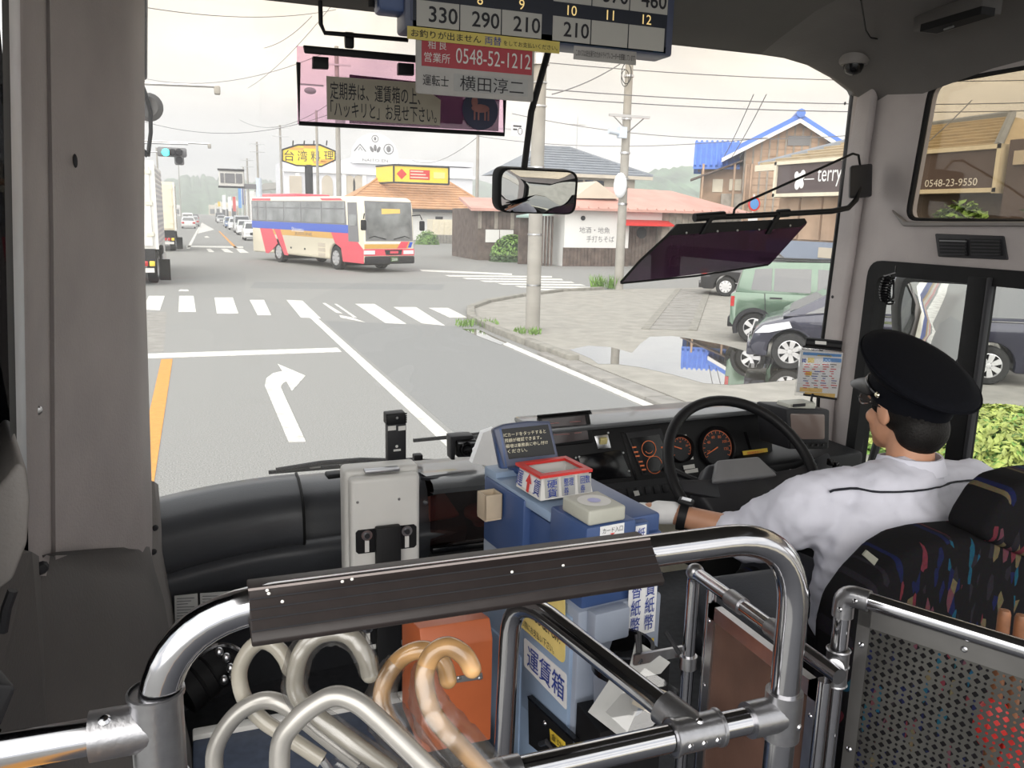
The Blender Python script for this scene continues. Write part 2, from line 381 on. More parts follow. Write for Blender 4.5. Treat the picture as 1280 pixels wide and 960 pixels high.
def tuft(x, y, n, h, sp, label, m='leaf', z=.05, nm='weed'):
    mb = MB()
    for i in range(n):
        a = random.uniform(0, 2*pi); r = sp*sqrt(random.random()); p = V((x+r*cos(a), y+r*sin(a), z)); hh = h*random.uniform(.5, 1.1)
        l = V((random.uniform(-.5, .5)*hh, random.uniform(-.5, .5)*hh, hh)); w = V((cos(a), sin(a), 0))*.012
        mb.add([p-w, p+w, p+l*.6+w*1.3, p+l, p+l*.6-w*1.3], [(0, 1, 2, 3, 4)])
    return solo(nm, mb, M[m], label, 'weed', base=(x, y, z))
tuft(5.75, 17.4, 120, .16, .5, 'low grass tuft growing against the kerb corner', 'grass_green', .02)
tuft(6.3, 15.8, 90, .14, .3, 'small grass patch at the foot of the nearer concrete pole', 'grass_green')
p = gnd(757, 362); tuft(p.x, p.y, 170, .5, .55, 'leafy weed growing beside the second concrete pole', 'leaf')

# ================================================================== HILLS
def hill(name, prof, Y, m, label):
    mb = MB(); rows = []
    pts = [at(px, py, Y=Y) for (px, py) in prof]
    n = 90; cr = []
    for i in range(n+1):
        t = i/n*(len(pts)-1); k = min(int(t), len(pts)-2); q = pts[k].lerp(pts[k+1], t-k); cr.append(V((q.x, Y, max(2, q.z+random.uniform(-.5, 1.2)*Y/260))))
    for (f, dy) in [(1, 0), (.8, -.06), (.5, -.12), (.2, -.17), (0, -.2)]:
        rows.append([V((c.x, Y+dy*Y+random.uniform(-.01, .01)*Y, c.z*f*(1+random.uniform(-.05, .05)*(f < 1)))) for c in cr])
    rows.insert(0, [V((c.x, Y*1.25, 0)) for c in cr]); mb.grid(rows)
    return tag(part(name, mb, m, kind='structure', sharp=80))
hill('hill', [(120, 240), (205, 225), (240, 222), (262, 222), (290, 228), (330, 226), (350, 232), (420, 240), (520, 238), (590, 228), (640, 236), (680, 245)], 620, M['hill'], '')
hill('hill', [(730, 245), (780, 228), (812, 216), (845, 210), (875, 214), (910, 222), (960, 232), (1040, 240), (1200, 238), (1400, 235)], 330, M['hill'], '')

# ================================================================== BUILDINGS
def bld(name, label, base): return thing(name, label, 'building', base)
mat('b_white', (.74, .74, .72), .8, var=.04, scale=.7); mat('b_plank', (.13, .10, .085), .85, var=.3, scale=3); mat('b_plank_grey', (.30, .27, .23), .85, var=.25, scale=3)
mat('roof_pink', (.55, .31, .26), .7, var=.12, scale=.8); mat('roof_orange', (.52, .29, .15), .75, var=.15, scale=1.2); mat('roof_grey', (.20, .22, .25), .5, var=.12, scale=1.5)
mat('roof_blue', (.055, .17, .60), .35, var=.15, scale=1.5); mat('b_tan', (.42, .29, .20), .85, var=.2, scale=1.2); mat('b_beige', (.55, .49, .40), .8, var=.08, scale=1)
mat('b_dark', (.085, .07, .068), .6, var=.08, scale=1); mat('b_bluegrey', (.24, .28, .36), .6, var=.06, scale=1); mat('maroon', (.24, .045, .06), .5, var=.1, scale=1)
mat('roof_tan', (.42, .34, .22), .7, var=.14, scale=1.2); mat('lilac', (.72, .73, .78), .8, var=.03, scale=.6); mat('pole_grey', (.32, .305, .275), .85, var=.1, scale=3)
mat('sign_yellow', (.90, .66, .04), .4, var=.05); mat('sign_white', (.80, .82, .86), .4, var=.03); mat('sign_brown', (.095, .07, .07), .5, var=.06, scale=1)
def bw(mb, x0, x1, y0, y1, z0, z1): mb.bx((x0, y0, z0), (x1, y1, z1)); return mb
EX, EZ = V((1, 0, 0)), V((0, 0, 1))
# --- noodle restaurant (white wall, plank skirt)
Y = 39.3
r = bld('noodle_restaurant', 'low white noodle restaurant with pink roof and plank skirting', (20, 42, 0))
part('wall', bw(MB(), 17.6, 21.3, Y, Y+4.6, 0, 3.0), M['b_white'], r, smooth=False)
part('wall', bw(MB(), 21.3, 23.25, Y+.5, Y+4.6, 0, 3.0), M['b_white'], r, smooth=False)
part('wall', bw(MB(), 21.3, 23.25, Y, Y+.5, 2.35, 3.0), M['b_white'], r, smooth=False)
part('wall', bw(MB(), 23.25, 28.2, Y-.02, Y+4.6, 0, 2.95), M['b_plank_grey'], r, smooth=False)
for i in range(19): part('plank', bw(MB(), 17.55+i*.2, 17.73+i*.2, Y-.04, Y+.02, 0, .95), M['b_plank'], r, smooth=False)
for i in range(9): part('plank', bw(MB(), 21.35+i*.21, 21.54+i*.21, Y+.44, Y+.5, 0, 2.3), M['b_plank'], r, smooth=False)
for i in range(12): part('plank', bw(MB(), 23.28+i*.4, 23.6+i*.4, Y-.06, Y-.02, 0, 2.9), M['b_plank_grey'], r, smooth=False)
mb = MB(); mb.cyl((22.3, Y+.4, 1.75), (22.3, Y+.44, 1.75), .3); part('round_window', mb, M['charcoal'], r)
mb = MB(); mb.slab([(20.6, Y-.7, 2.2), (23.6, Y-.7, 2.2), (23.6, Y+.05, 2.45), (20.6, Y+.05, 2.45)], (0, 0, -.08)); part('awning', mb, M['red'], r, smooth=False)
mb = MB(); mb.cyl((18.6, Y-.06, 2.45), (18.6, Y, 2.45), .12); part('wall_lamp', mb, M['charcoal'], r)
e0 = 2.95; mb = MB()
mb.slab([(17.2, Y-.6, e0), (28.6, Y-.6, e0), (25.5, Y+3.0, 4.1), (19.5, Y+3.0, 4.2)], (0, 0, -.12))
mb.slab([(17.2, Y-.6, e0), (19.5, Y+3.0, 4.2), (19.5, Y+4.8, 3.1), (17.2, Y+4.8, e0)], (0, 0, -.12)); part('roof', mb, M['roof_pink'], r, smooth=False)
mb = MB(); mb.slab([(18.3, Y+.6, 3.45), (21.0, Y+.6, 3.5), (19.6, Y+.6, 4.35)], (0, 3, 0)); part('roof_gable', mb, M['b_beige'], r, smooth=False)
for i in range(20): part('roof_seam', bw(MB(), 17.5+i*.56, 17.54+i*.56, Y-.6, Y-.5, 2.93, 3.02), M['roof_pink'], r, smooth=False)
lettering('地酒・地魚', (19.3, Y-.005, 1.85), EX, EZ, .32, M['ink_grey'], r, w=1.75)
lettering('手打ちそば', (19.65, Y-.005, 1.4), EX, EZ, .32, M['ink_grey'], r, w=1.6)
# covered passage with posts at its left
r = bld('covered_passage', 'open passage with green tin roof and dark lattice left of noodle restaurant', (16.8, 39.5, 0))
mb = MB(); mb.slab([(15.7, Y-.2, 2.5), (17.15, Y-.4, 2.75), (17.15, Y+2, 2.75), (15.7, Y+2, 2.5)], (0, 0, -.1)); part('roof', mb, mat('roof_green', (.30, .42, .38), .6), r, smooth=False)
for i in range(7): part('lattice_bar', bw(MB(), 15.9+i*.18, 15.98+i*.18, Y+.2, Y+.3, 0, 2.5), M['b_plank'], r, smooth=False)
part('wall', bw(MB(), 15.8, 17.1, Y+1.7, Y+1.9, 0, 2.5), M['b_plank'], r, smooth=False)
# --- dark plank shed
Y = 44.5; x0 = at(597, 300, Y=Y).x; x1 = at(652, 300, Y=Y).x+1.5
r = bld('plank_shed', 'dark weathered plank shed with pale window left of the outside mirror', ((x0+x1)/2, Y+2, 0))
part('wall', bw(MB(), x0, x1, Y, Y+5, 0, 2.85), M['b_plank'], r, smooth=False)
for i in range(int((x1-x0)/.24)): part('plank', bw(MB(), x0+i*.24, x0+i*.24+.21, Y-.05, Y, 1.75, 2.8), M['b_plank_grey' if i % 4 == 0 else 'b_plank'], r, smooth=False)
for i in range(2): part('window', bw(MB(), x0+.45+i*.85, x0+1.25+i*.85, Y-.06, Y, 1.0, 1.7), M['b_white'], r, smooth=False)
mb = MB(); mb.slab([(x0-.6, Y-.6, 2.85), (x1+.3, Y-.6, 2.9), (x1+.3, Y+3, 3.5), (x0-.2, Y+3, 3.5)], (0, 0, -.15)); part('roof', mb, M['roof_pink'], r, smooth=False)
# --- tiled house behind
Y = 58.0; g0 = at(655, 214, Y=Y); g1 = at(812, 216, Y=Y); rz_ = at(720, 187, Y=Y).z; ez = g0.z; cx0 = at(700, 187, Y=Y).x; cx1 = at(743, 187, Y=Y).x
r = bld('tiled_house', 'beige house with hipped grey tiled roof behind noodle restaurant', ((g0.x+g1.x)/2, Y+4, 0))
part('wall', bw(MB(), g0.x+.8, g1.x-.8, Y+.8, Y+8, 0, ez), M['b_beige'], r, smooth=False)
for i in range(3): part('window', bw(MB(), cx1-1.2+i*.9, cx1-.5+i*.9, Y+.74, Y+.8, ez-1.0, ez-.4), M['car_glass'], r, smooth=False)
def hip(x0, x1, y0, y1, ze, rx0, rx1, yr, zr, m, parent, nt=10, dz=.12):
    mb = MB(); a, b, c, d = V((x0, y0, ze)), V((x1, y0, ze)), V((x1, y1, ze)), V((x0, y1, ze)); p, q = V((rx0, yr, zr)), V((rx1, yr, zr))
    mb.add([a, b, c, d, p, q], [(0, 1, 5, 4), (1, 2, 5), (2, 3, 4, 5), (3, 0, 4), (0, 3, 2, 1)]); o = part('roof', mb, m, parent, smooth=False)
    for i in range(nt):   # tile courses: proud steps following the slope
        t = (i+.1)/nt; l = a.lerp(p, t); r_ = b.lerp(q, t); l2 = a.lerp(p, t+.8/nt); r2 = b.lerp(q, t+.8/nt); n = V((0, -.04, .09))
        mb = MB(); mb.slab([l+n, r_+n, r2+n*.4, l2+n*.4], (0, .02, -.1)); part('tile_course', mb, m, o, smooth=False)
    for (s, e) in ((a, p), (b, q), (p, q)):
        mb = MB(); mb.tube([s+V((0, 0, .05)), e+V((0, 0, .08))], .12, 6); part('ridge_tile', mb, m, o)
    return o
hip(g0.x-.3, g1.x+.3, Y, Y+9, ez, cx0, cx1, Y+4.5, rz_+.4, M['roof_grey'], r)
part('eave', bw(MB(), g0.x-.3, g1.x+.3, Y-.05, Y+.3, ez-.25, ez), M['b_beige'], r, smooth=False)
r = thing('roof_antenna', 'thin television antenna on ridge of the tiled grey roof', 'antenna', (at(724, 187, Y=Y+4).x, Y+4.5, rz_+.4))
b = V((at(724, 187, Y=Y+4).x, Y+4.5, rz_+.3)); mb = MB(); mb.cyl(b, b+V((0, 0, 2.6)), .03, n=6); part('mast', mb, M['steel'], r)
mb = MB(); mb.cyl(b+V((-.7, 0, 2.0)), b+V((.7, 0, 2.0)), .025, n=6)
for i in range(6): mb.cyl(b+V((-.6+i*.24, -.3, 2.0)), b+V((-.6+i*.24, .3, 2.0)), .015, n=5)
part('crossbar', mb, M['steel'], r)
# --- blue roofed timber house, gable turned to the junction (local: x along gable wall, y back)
TP = at(999, 262, D=50); TP.z = 0; TA = radians(-33); tu_ = V((cos(TA), sin(TA), 0)); tn_ = V((-sin(TA), cos(TA), 0))
def tl2(px, py, dy=0):
    r_ = CF + CR*((px-640)/FPX) + CU*((480-py)/FPX); o_ = TP+tn_*dy; p_ = CC + r_*((o_-CC).dot(tn_)/r_.dot(tn_)); return V(((p_-TP).dot(tu_), dy, p_.z))
r = thing('timber_house', 'brown timber house with bright blue corrugated roofs', 'building', TP, TA)
def lp(nm, mb, m, parent=r, smooth=False): return part(nm, mb, M[m], parent, local=True, smooth=smooth)
pk, le, re = tl2(999, 146), tl2(902, 195), tl2(1058, 184); wl, wr = tl2(930, 200).x, tl2(1053, 200).x
kl = (pk.z-le.z)/(pk.x-le.x); kr = (pk.z-re.z)/(re.x-pk.x)
def gz(x): return pk.z-.35-(abs(x-pk.x)*(kl if x < pk.x else kr))
lp('wall', MB().slab([(wl, 0, 0), (wr, 0, 0), (wr, 0, gz(wr)), (pk.x, 0, gz(pk.x)), (wl, 0, gz(wl))], (0, 8, 0)), 'b_tan')
for i in range(13): x = wl+.05+(wr-wl-.1)*i/12; lp('batten', bw(MB(), x-.05, x+.05, -.08, 0, .2, gz(x)-.05), 'b_plank_grey')
for i in range(16):
    z = 3.0+i*.42; xa = max(wl, pk.x-(pk.z-.4-z)/kl); xb = min(wr, pk.x+(pk.z-.4-z)/kr)
    if xb > xa: lp('board', bw(MB(), xa, xb, -.035, 0, z, z+.38), 'b_tan')
a, b = tl2(984, 182), tl2(1013, 170); lp('window', bw(MB(), a.x, b.x, -.11, 0, a.z, b.z), 'grey_plastic')
for e in (le, re):
    a_ = V((pk.x, -.8, pk.z)); e_ = V((e.x, -.8, e.z)); o = lp('roof', MB().slab([a_, e_, e_+V((0, 9.5, 0)), a_+V((0, 9.5, 0))], (0, 0, -.18)), 'roof_blue')
    for i in range(20): mb = MB(); mb.cyl(a_+V((0, .1+.48*i, .03)), e_+V((0, .1+.48*i, .03)), .08, n=6); lp('roof_corrugation', mb, 'roof_blue', o, True)
    lp('barge_board', MB().slab([a_+V((0, -.03, -.18)), e_+V((0, -.03, -.18)), e_+V((0, -.03, -.42)), a_+V((0, -.03, -.42))], (0, .08, 0)), 'b_white')
mb = MB(); mb.cyl((pk.x, -.95, pk.z+.1), (pk.x, 8.8, pk.z+.1), .26, n=8); lp('ridge_cap', mb, 'roof_blue', r, True)
w0, w1, zt, zb = tl2(869, 178, 3).x, tl2(925, 178, 3).x, tl2(869, 177, 3).z, tl2(869, 208, .4).z
o = lp('roof', MB().slab([(w0, .4, zb), (w1, .4, zb), (w1, 3.2, zt), (w0, 3.2, zt)], (0, 0, -.15)).slab([(w0, 3.2, zt), (w1, 3.2, zt), (w1, 6, zb), (w0, 6, zb)], (0, 0, -.15)), 'roof_blue')
for i in range(9): x = w0+.1+i*(w1-w0-.2)/8; mb = MB(); mb.cyl((x, .35, zb+.04), (x, 3.2, zt+.04), .09, n=6); lp('roof_corrugation', mb, 'roof_blue', o, True)
lp('wing_wall', bw(MB(), w0+.5, wl+.3, 1.0, 5.5, 0, zb+.1), 'b_tan')
lp('wing_gable', MB().slab([(w0+.3, .9, zb-.05), (w0+.3, 5.5, zb-.05), (w0+.3, 3.2, zt-.12)], (.1, 0, 0)), 'b_plank')
for (x0, x1, y0, y1) in ((890, 904, 240, 224), (911, 927, 238, 224)): a, b = tl2(x0, y0, .95), tl2(x1, y1, .95); lp('window', bw(MB(), a.x, b.x, .92, 1.0, a.z, b.z), 'cream')
lp('porch_wall', bw(MB(), tl2(902, 240).x, wl+.2, -.05, .9, 0, tl2(905, 242).z), 'b_plank_grey')
a, b = tl2(863, 224), tl2(928, 200); lp('lower_eave', MB().slab([(a.x, -.3, a.z), (b.x, -.3, b.z), (b.x, 1.0, b.z), (a.x, 1.0, a.z)], (0, 0, -.1)), 'b_plank')
for px in (878, 917, 931, 938): mb = MB(); x = tl2(px, 230).x; mb.cyl((x, -.2, 0), (x, -.2, tl2(px, 205).z), .07, n=6); lp('drain_pipe', mb, 'b_tan', r, True)
SS = 20/17.0
_sv = MB.add
def _sadd(s_, vs, fs): return _sv(s_, [V((p[0]*SS, p[1]*SS, p[2] if p[2] <= .001 else max(0, 2.4+(p[2]-2.4)*SS))) for p in vs], fs)
MB.add = _sadd
# --- shop with the brown sign board (plane X=17, facing the yard)
r = bld('sign_board_shop', 'shop front with long brown sign board above a blue-grey wall', (21.5, 20, 0))
mb = MB(); mb.bx((17, 14.2, 3.25), (17.35, 22.0, 4.22)); sb = part('sign_board', mb, M['sign_brown'], r, smooth=False)
for z in (3.22, 4.18): mb = MB(); mb.bx((16.93, 14.15, z), (17.4, 22.05, z+.1)); part('sign_trim', mb, M['cream'], sb, smooth=False)
for y in (14.15, 21.95): mb = MB(); mb.bx((16.93, y, 3.2), (17.4, y+.1, 4.28)); part('sign_trim', mb, M['cream'], sb, smooth=False)
UY = V((0, -1, 0))
lettering('terry', (17, at(1036, 226, X=17).y, 3.74), UY, EZ, .52, M['white'], sb, w=.98)
lettering('0548-23-9550', (17, at(1188, 226, X=17).y, 3.47), UY, EZ, .17, M['white'], sb, w=1.5)
yy = at(1000, 225, X=17).y; mb = MB()
for (a, b_, s) in [(0, .0, .16), (.16, .12, .1), (-.12, .14, .11), (.1, -.16, .12), (-.1, -.15, .1)]: mb.ell((16.99, yy+a, 3.72+b_), (.012, s, s*1.2), 10, 6)
mb.bx((16.985, yy-.62, 3.70), (17, yy-.2, 3.73)); part('logo', mb, M['white'], sb)
part('wall', bw(MB(), 17.2, 25, 14.0, 22.5, 0, 1.9), M['b_bluegrey'], r, smooth=False)
part('upper_wall', bw(MB(), 17.5, 25, 18.3, 22.4, 1.9, 4.0), M['b_tan'], r, smooth=False); part('upper_wall', bw(MB(), 17.5, 25, 14.0, 18.3, 1.9, 4.0), M['b_dark'], r, smooth=False)
for i in range(4): part('wall_panel', bw(MB(), 17.42, 17.5, 18.35+i*1.0, 19.25+i*1.0, 1.95, 3.2), M['b_tan'], r, smooth=False)
for (y0, y1, z0, z1, m) in [(19.0, 20.0, 1.45, 1.75, 'b_beige'), (18.3, 18.8, 1.45, 1.8, 'white'), (19.1, 19.5, .75, 1.0, 'charcoal'), (18.7, 19.08, .75, 1.02, 'cream'), (18.2, 18.65, .75, 1.02, 'white'), (17.6, 18.15, .72, 1.0, 'ink_grey'), (19.8, 20.3, .9, 1.1, 'white')]:
    part('poster', bw(MB(), 17.17, 17.2, y0, y1, z0, z1), M[m], r, smooth=False)
part('end_pillar', bw(MB(), 17.0, 17.6, 13.35, 14.0, 0, 4.35), M['sign_brown'], r, smooth=False)
part('pillar_lamp', bw(MB(), 16.92, 17.0, 13.55, 13.8, 3.8, 4.1), M['b_beige'], r, smooth=False)
r = thing('corrugated_fence', 'maroon corrugated metal fence beside the brown sign board', 'fence', (20.2, 12.9, 0))
for i in range(36):
    y = 13.2-i*.14; mb = MB(); mb.bx((17.2, y, 0), (17.28 if i % 2 else 17.33, y+.12, 4.35)); part('corrugated_sheet', mb, M['maroon'], r, smooth=False)
r = bld('tan_roof_house', 'cream house with tan tiled roof seen above the brown sign board', (32, 22.4, 0))
q = lambda x, y: at(x, y, X=23.0)
part('wall', bw(MB(), 23.6, 33, 19.6, 30.0, 0, 4.6), M['cream'], r, smooth=False)
a = q(1150, 190); p_ = q(1262, 145); p2 = q(1176, 172)
mb = MB(); ze = 2.4+(at(1150, 191, X=26.6).z-2.4)/SS; zr = 2.4+(at(1262, 146, X=31.75).z-2.4)/SS; y0, y1 = 30.5, 19.0
hip_r = mb.add([V((22.6, y0, ze)), V((22.6, y1, ze)), V((34, y1, ze)), V((34, y0, ze)), V((27, 27.0, zr)), V((27, 22.3, zr))], [(0, 1, 5, 4), (1, 2, 5), (2, 3, 4, 5), (3, 0, 4), (0, 3, 2, 1)])
ro = part('roof', mb, M['roof_tan'], r, smooth=False)
A_, B_, P_, Q_ = V((22.6, y0, ze)), V((22.6, y1, ze)), V((27, 27.0, zr)), V((27, 22.3, zr))
for i in range(9):
    t = i/9; l, rr = A_.lerp(P_, t), B_.lerp(Q_, t); l2, r2 = A_.lerp(P_, t+.085), B_.lerp(Q_, t+.085); n_ = V((-.04, 0, .1))
    mb = MB(); mb.slab([l+n_, rr+n_, r2+n_*.4, l2+n_*.4], (.02, 0, -.1)); part('tile_course', mb, M['roof_tan'], ro, smooth=False)
for (s, e) in ((A_, P_), (B_, Q_), (P_, Q_)): mb = MB(); mb.tube([s, e+V((0, 0, .08))], .14, 6); part('ridge_tile', mb, M['roof_grey'], ro)
mb = MB(); mb.bx((22.5, 18.9, ze-.25), (22.8, 30.6, ze)); part('gutter', mb, M['cream'], r, smooth=False)
MB.add = _sv
# --- orange roofed restaurant with yellow roof sign
Y = 80.0
P = lambda x, y, dy=0: at(x, y, Y=Y+dy)
r = bld('tiled_restaurant', 'restaurant with broad orange tiled roof behind the coach', (22, Y+5, 0))
xl, xr = P(425, 260).x, P(612, 258).x; ze = 3.0
part('wall', bw(MB(), xl+1, xr-.5, Y+.8, Y+10, 0, ze), M['b_white'], r, smooth=False)
hip(xl, xr+.6, Y, Y+11, ze, P(486, 226).x, P(575, 226).x, Y+5, P(500, 224, 5).z, M['roof_orange'], r, nt=12)
part('eave', bw(MB(), xl, xr, Y-.1, Y+.3, ze-.3, ze), M['charcoal'], r, smooth=False)
part('window', bw(MB(), P(547, 275).x, P(556, 275).x, Y+.7, Y+.8, 1.2, 2.3), M['charcoal'], r, smooth=False)
part('drain_pipe', bw(MB(), P(598, 275).x, P(600, 275).x, Y+.5, Y+.7, 0, ze), M['charcoal'], r, smooth=False)
rs = thing('roof_sign', 'yellow two-sided restaurant sign on the orange tiled roof', 'sign', (20, Y+2, 5.5))
s0, s1, s2 = P(470, 209, 5), P(492, 206, 1), P(561, 207, 1)
z0, z1 = P(492, 228, 1).z, s1.z
mb = MB(); mb.bx((s1.x, Y+1, z0), (s2.x, Y+1.5, z1)); part('face', mb, M['sign_yellow'], rs, smooth=False)
mb = MB(); mb.slab([(s1.x, Y+1, z0), (s1.x, Y+1, z1), (s0.x, Y+5, z1), (s0.x, Y+5, z0)], (.3, .3, 0)); part('face', mb, M['sign_yellow'], rs, smooth=False)
mb = MB()
for z in (z0, z1): mb.tube([(s0.x, Y+4.95, z), (s1.x, Y+.95, z), (s2.x, Y+.95, z)], .09, 6)
for x in (s1.x, s2.x): mb.cyl((x, Y+.95, z0), (x, Y+.95, z1), .09, n=6)
part('frame', mb, M['charcoal'], rs)
cx, cz = P(502, 216, 1).x, (z0+z1)/2; mb = MB(); mb.slab([(cx-.5, Y+.97, cz), (cx, Y+.97, cz-.5), (cx+.5, Y+.97, cz), (cx, Y+.97, cz+.5)], (0, .03, 0)); part('red_diamond', mb, M['red'], rs, smooth=False)
mb = MB(); mb.bx((P(512, 216, 1).x, Y+.96, cz-.45), (P(537, 216, 1).x, Y+1, cz+.45)); part('red_panel', mb, M['red'], rs, smooth=False)
for i in range(3): mb = MB(); mb.bx((P(513, 216, 1).x, Y+.94, cz-.32+i*.28), (P(535-i*3, 216, 1).x, Y+.96, cz-.22+i*.28)); part('print_line', mb, M['cream'], rs, smooth=False)
mb = MB(); mb.bx((P(542, 216, 1).x, Y+.97, cz-.3), (P(556, 216, 1).x, Y+1, cz+.3)); part('print_line', mb, M['yellow_sign'], rs, smooth=False)
# storage container + tree by the restaurant
r = thing('storage_shed', 'small cream storage shed in front of the tiled restaurant', 'shed', (P(558, 298).x, Y-6, 0))
a, b = at(541, 299, Y=Y-6), at(575, 275, Y=Y-6)
part('body', bw(MB(), a.x, b.x, Y-6, Y-4, 0, b.z), M['cream'], r, smooth=False)
for i in range(5): part('panel', bw(MB(), a.x+.1+i*(b.x-a.x)/5, a.x+(i+.92)*(b.x-a.x)/5, Y-6.06, Y-6, .15, b.z-.15), M['cream'], r, smooth=False)
r = thing('block_wall', 'low grey block wall behind the coach front', 'wall', (P(550, 302).x, Y-9, 0))
a, b = at(528, 303, Y=Y-9), at(588, 298, Y=Y-9)
for i in range(16): part('block', bw(MB(), a.x+i*(b.x-a.x)/16, a.x+(i+.93)*(b.x-a.x)/16, Y-9, Y-8.8, 0, .75), M['concrete'], r, smooth=False)
# --- white wedding hall
Y = 110.0
P = lambda x, y, dy=0: at(x, y, Y=Y+dy)
r = bld('white_hall', 'long white hall with arched windows far behind the coach', (22, Y+5, 0))
a, b = P(346, 243), P(591, 203)
part('wall', bw(MB(), P(356, 240).x, b.x, Y, Y+12, 0, P(470, 205).z), M['lilac'], r, smooth=False)
part('cornice', bw(MB(), P(350, 240).x, b.x+.3, Y-.4, Y, P(420, 214).z-.3, P(420, 214).z), M['white'], r, smooth=False)
part('parapet', bw(MB(), P(440, 205).x, b.x, Y-.2, Y+11, P(500, 205).z, P(500, 199).z), M['lilac'], r, smooth=False)
for px in (409, 448, 437, 520):
    x = P(px, 230).x; z0 = P(px, 240).z-1; z1 = P(px, 228).z; mb = MB()
    mb.slab([(x-.7, Y-.12, z0), (x+.7, Y-.12, z0), (x+.7, Y-.12, z1)]+[(x+.7*cos(t), Y-.12, z1+.9*sin(t)) for t in (.5, 1, 1.57, 2.1, 2.6)]+[(x-.7, Y-.12, z1)], (0, .1, 0))
    part('arched_window', mb, M['b_beige'], r, smooth=False)
for px in (372, 385, 430, 455, 478): part('pilaster', bw(MB(), P(px, 230).x-.25, P(px, 230).x+.25, Y-.25, Y, 0, P(px, 216).z), M['white'], r, smooth=False)
part('shutter', bw(MB(), P(362, 235).x, P(377, 235).x, Y-.3, Y, 0, P(370, 220).z), M['b_beige'], r, smooth=False)
rs = thing('round_hall_sign', 'pale round sign with crests above the white hall', 'sign', (P(469, 203).x, Y-.5, P(469, 205).z))
c = P(469, 197, -.5); R_ = (P(497, 197).x-c.x)
mb = MB(); mb.slab([c+V((R_*cos(t), 0, R_*sin(t))) for t in [radians(-15+210*i/28) for i in range(29)]], (0, .3, 0)); part('disc', mb, M['sign_white'], rs, smooth=False)
lettering('NAITO-EN', c+V((0, -.02, -.35)), EX, EZ, .35, M['ink_grey'], rs, w=3.3)
mb = MB()
for k in (-1.95, ): mb.tube([c+V((k-.75, -.04, .7)), c+V((k, -.04, 1.6)), c+V((k+.75, -.04, .7))], .06, 6); mb.tube([c+V((k-.2, -.04, .8)), c+V((k, -.04, 1.2)), c+V((k+.3, -.04, .8))], .04, 6)
mb.tube([c+V((1.75+.62*cos(t), -.04, 1.15+.62*sin(t))) for t in [2*pi*i/16 for i in range(16)]], .05, 6, closed=True)
mb.tube([c+V((.42*cos(t), -.04, 2.35+.42*sin(t))) for t in [2*pi*i/16 for i in range(16)]], .04, 6, closed=True)
mb.ell(c+V((1.75, -.04, 1.15)), (.3, .03, .4), 8, 6); mb.ell(c+V((0, -.04, 2.35)), (.15, .03, .22), 8, 6)
for k in (-.45, 0, .45): mb.ell(c+V((k, -.04, 1.2-abs(k)*.4)), (.2, .03, .42), 8, 6, Matrix.Rotation(k, 4, 'Y'))
part('crest', mb, M['ink_grey'], rs)
# low grey warehouse + far roofs left of it
r = bld('grey_warehouse', 'pale far warehouse with gently pitched roof behind the coach rear', (P(340, 230).x, Y+18, 0))
part('wall', bw(MB(), P(322, 240).x, P(352, 240).x, Y+15, Y+25, 0, P(340, 236).z), M['b_white'], r, smooth=False)
mb = MB(); mb.slab([P(318, 238, 14.5), P(352, 235, 14.5), P(348, 228, 20), P(330, 229, 20)], (0, 0, -.2)); part('roof', mb, M['concrete'], r, smooth=False)
# row of small far buildings along the road
fb = [('#', 282, 253, 10, 6, 250, 'b_white'), ('#', 292, 250, 8, 7, 215, 'b_beige'), ('#', 273, 254, 6, 5, 320, 'b_white'), ('#', 220, 256, 7, 5, 340, 'b_white'), ('#', 265, 256, 6, 5, 420, 'cream')]
for i, (_, px, py, w, h, yd, m) in enumerate(fb):
    c = at(px, py, Y=yd); wd = w*yd/1035*1.2
    lab = ['white far roadside shop beyond the car queue', 'beige far roadside shop beside blue banners', 'small white far house behind the overhead sign legs', 'white far house left of the road end', 'cream far house at the road end', 'white far shop next to the coach rear'][i]
    r = bld('roadside_shop', lab, (c.x, yd, 0)); r['group'] = 'far roadside shops'
    zt = c.z; part('wall', bw(MB(), c.x-wd/2, c.x+wd/2, yd, yd+8, 0, zt), M[m], r, smooth=False)
    part('window', bw(MB(), c.x-wd*.35, c.x+wd*.35, yd-.1, yd, .6, zt*.6), M['car_glass'], r, smooth=False)
    part('sign_band', bw(MB(), c.x-wd/2, c.x+wd/2, yd-.15, yd, zt*.72, zt*.95), M['white' if i % 2 else 'cream'], r, smooth=False)

# ================================================================== STREET FURNITURE
def pole(name, label, x, y, h, r, grp='concrete utility poles'):
    t = thing(name, label, 'pole', (x, y, 0), group=grp); mb = MB(); mb.cyl((x, y, 0), (x, y, h), r, r*.72, 14); part('shaft', mb, M['pole_grey'], t); return t
p1 = gnd(665.5, 413, .05); t = pole('utility_pole', 'nearest thick concrete utility pole beside kerb corner, crossing behind outside mirror', p1.x, p1.y, 11, .155)
for z in (1.0, 2.05, 3.4, 4.6, 5.05): mb = MB(); mb.cyl((p1.x, p1.y, z), (p1.x, p1.y, z+.03), .158, n=14); part('band', mb, M['steel'], t)
mb = MB(); mb.cyl((p1.x, p1.y, 5.4), (p1.x, p1.y, 5.6), .19); mb.bx((p1.x-.5, p1.y-.06, 5.42), (p1.x-.1, p1.y+.06, 5.52)); part('clamp', mb, M['steel'], t)
p2 = gnd(773, 361.5, .05); t = pole('utility_pole', 'second concrete utility pole with crossarm beside noodle restaurant entrance', p2.x, p2.y, 10.5, .16)
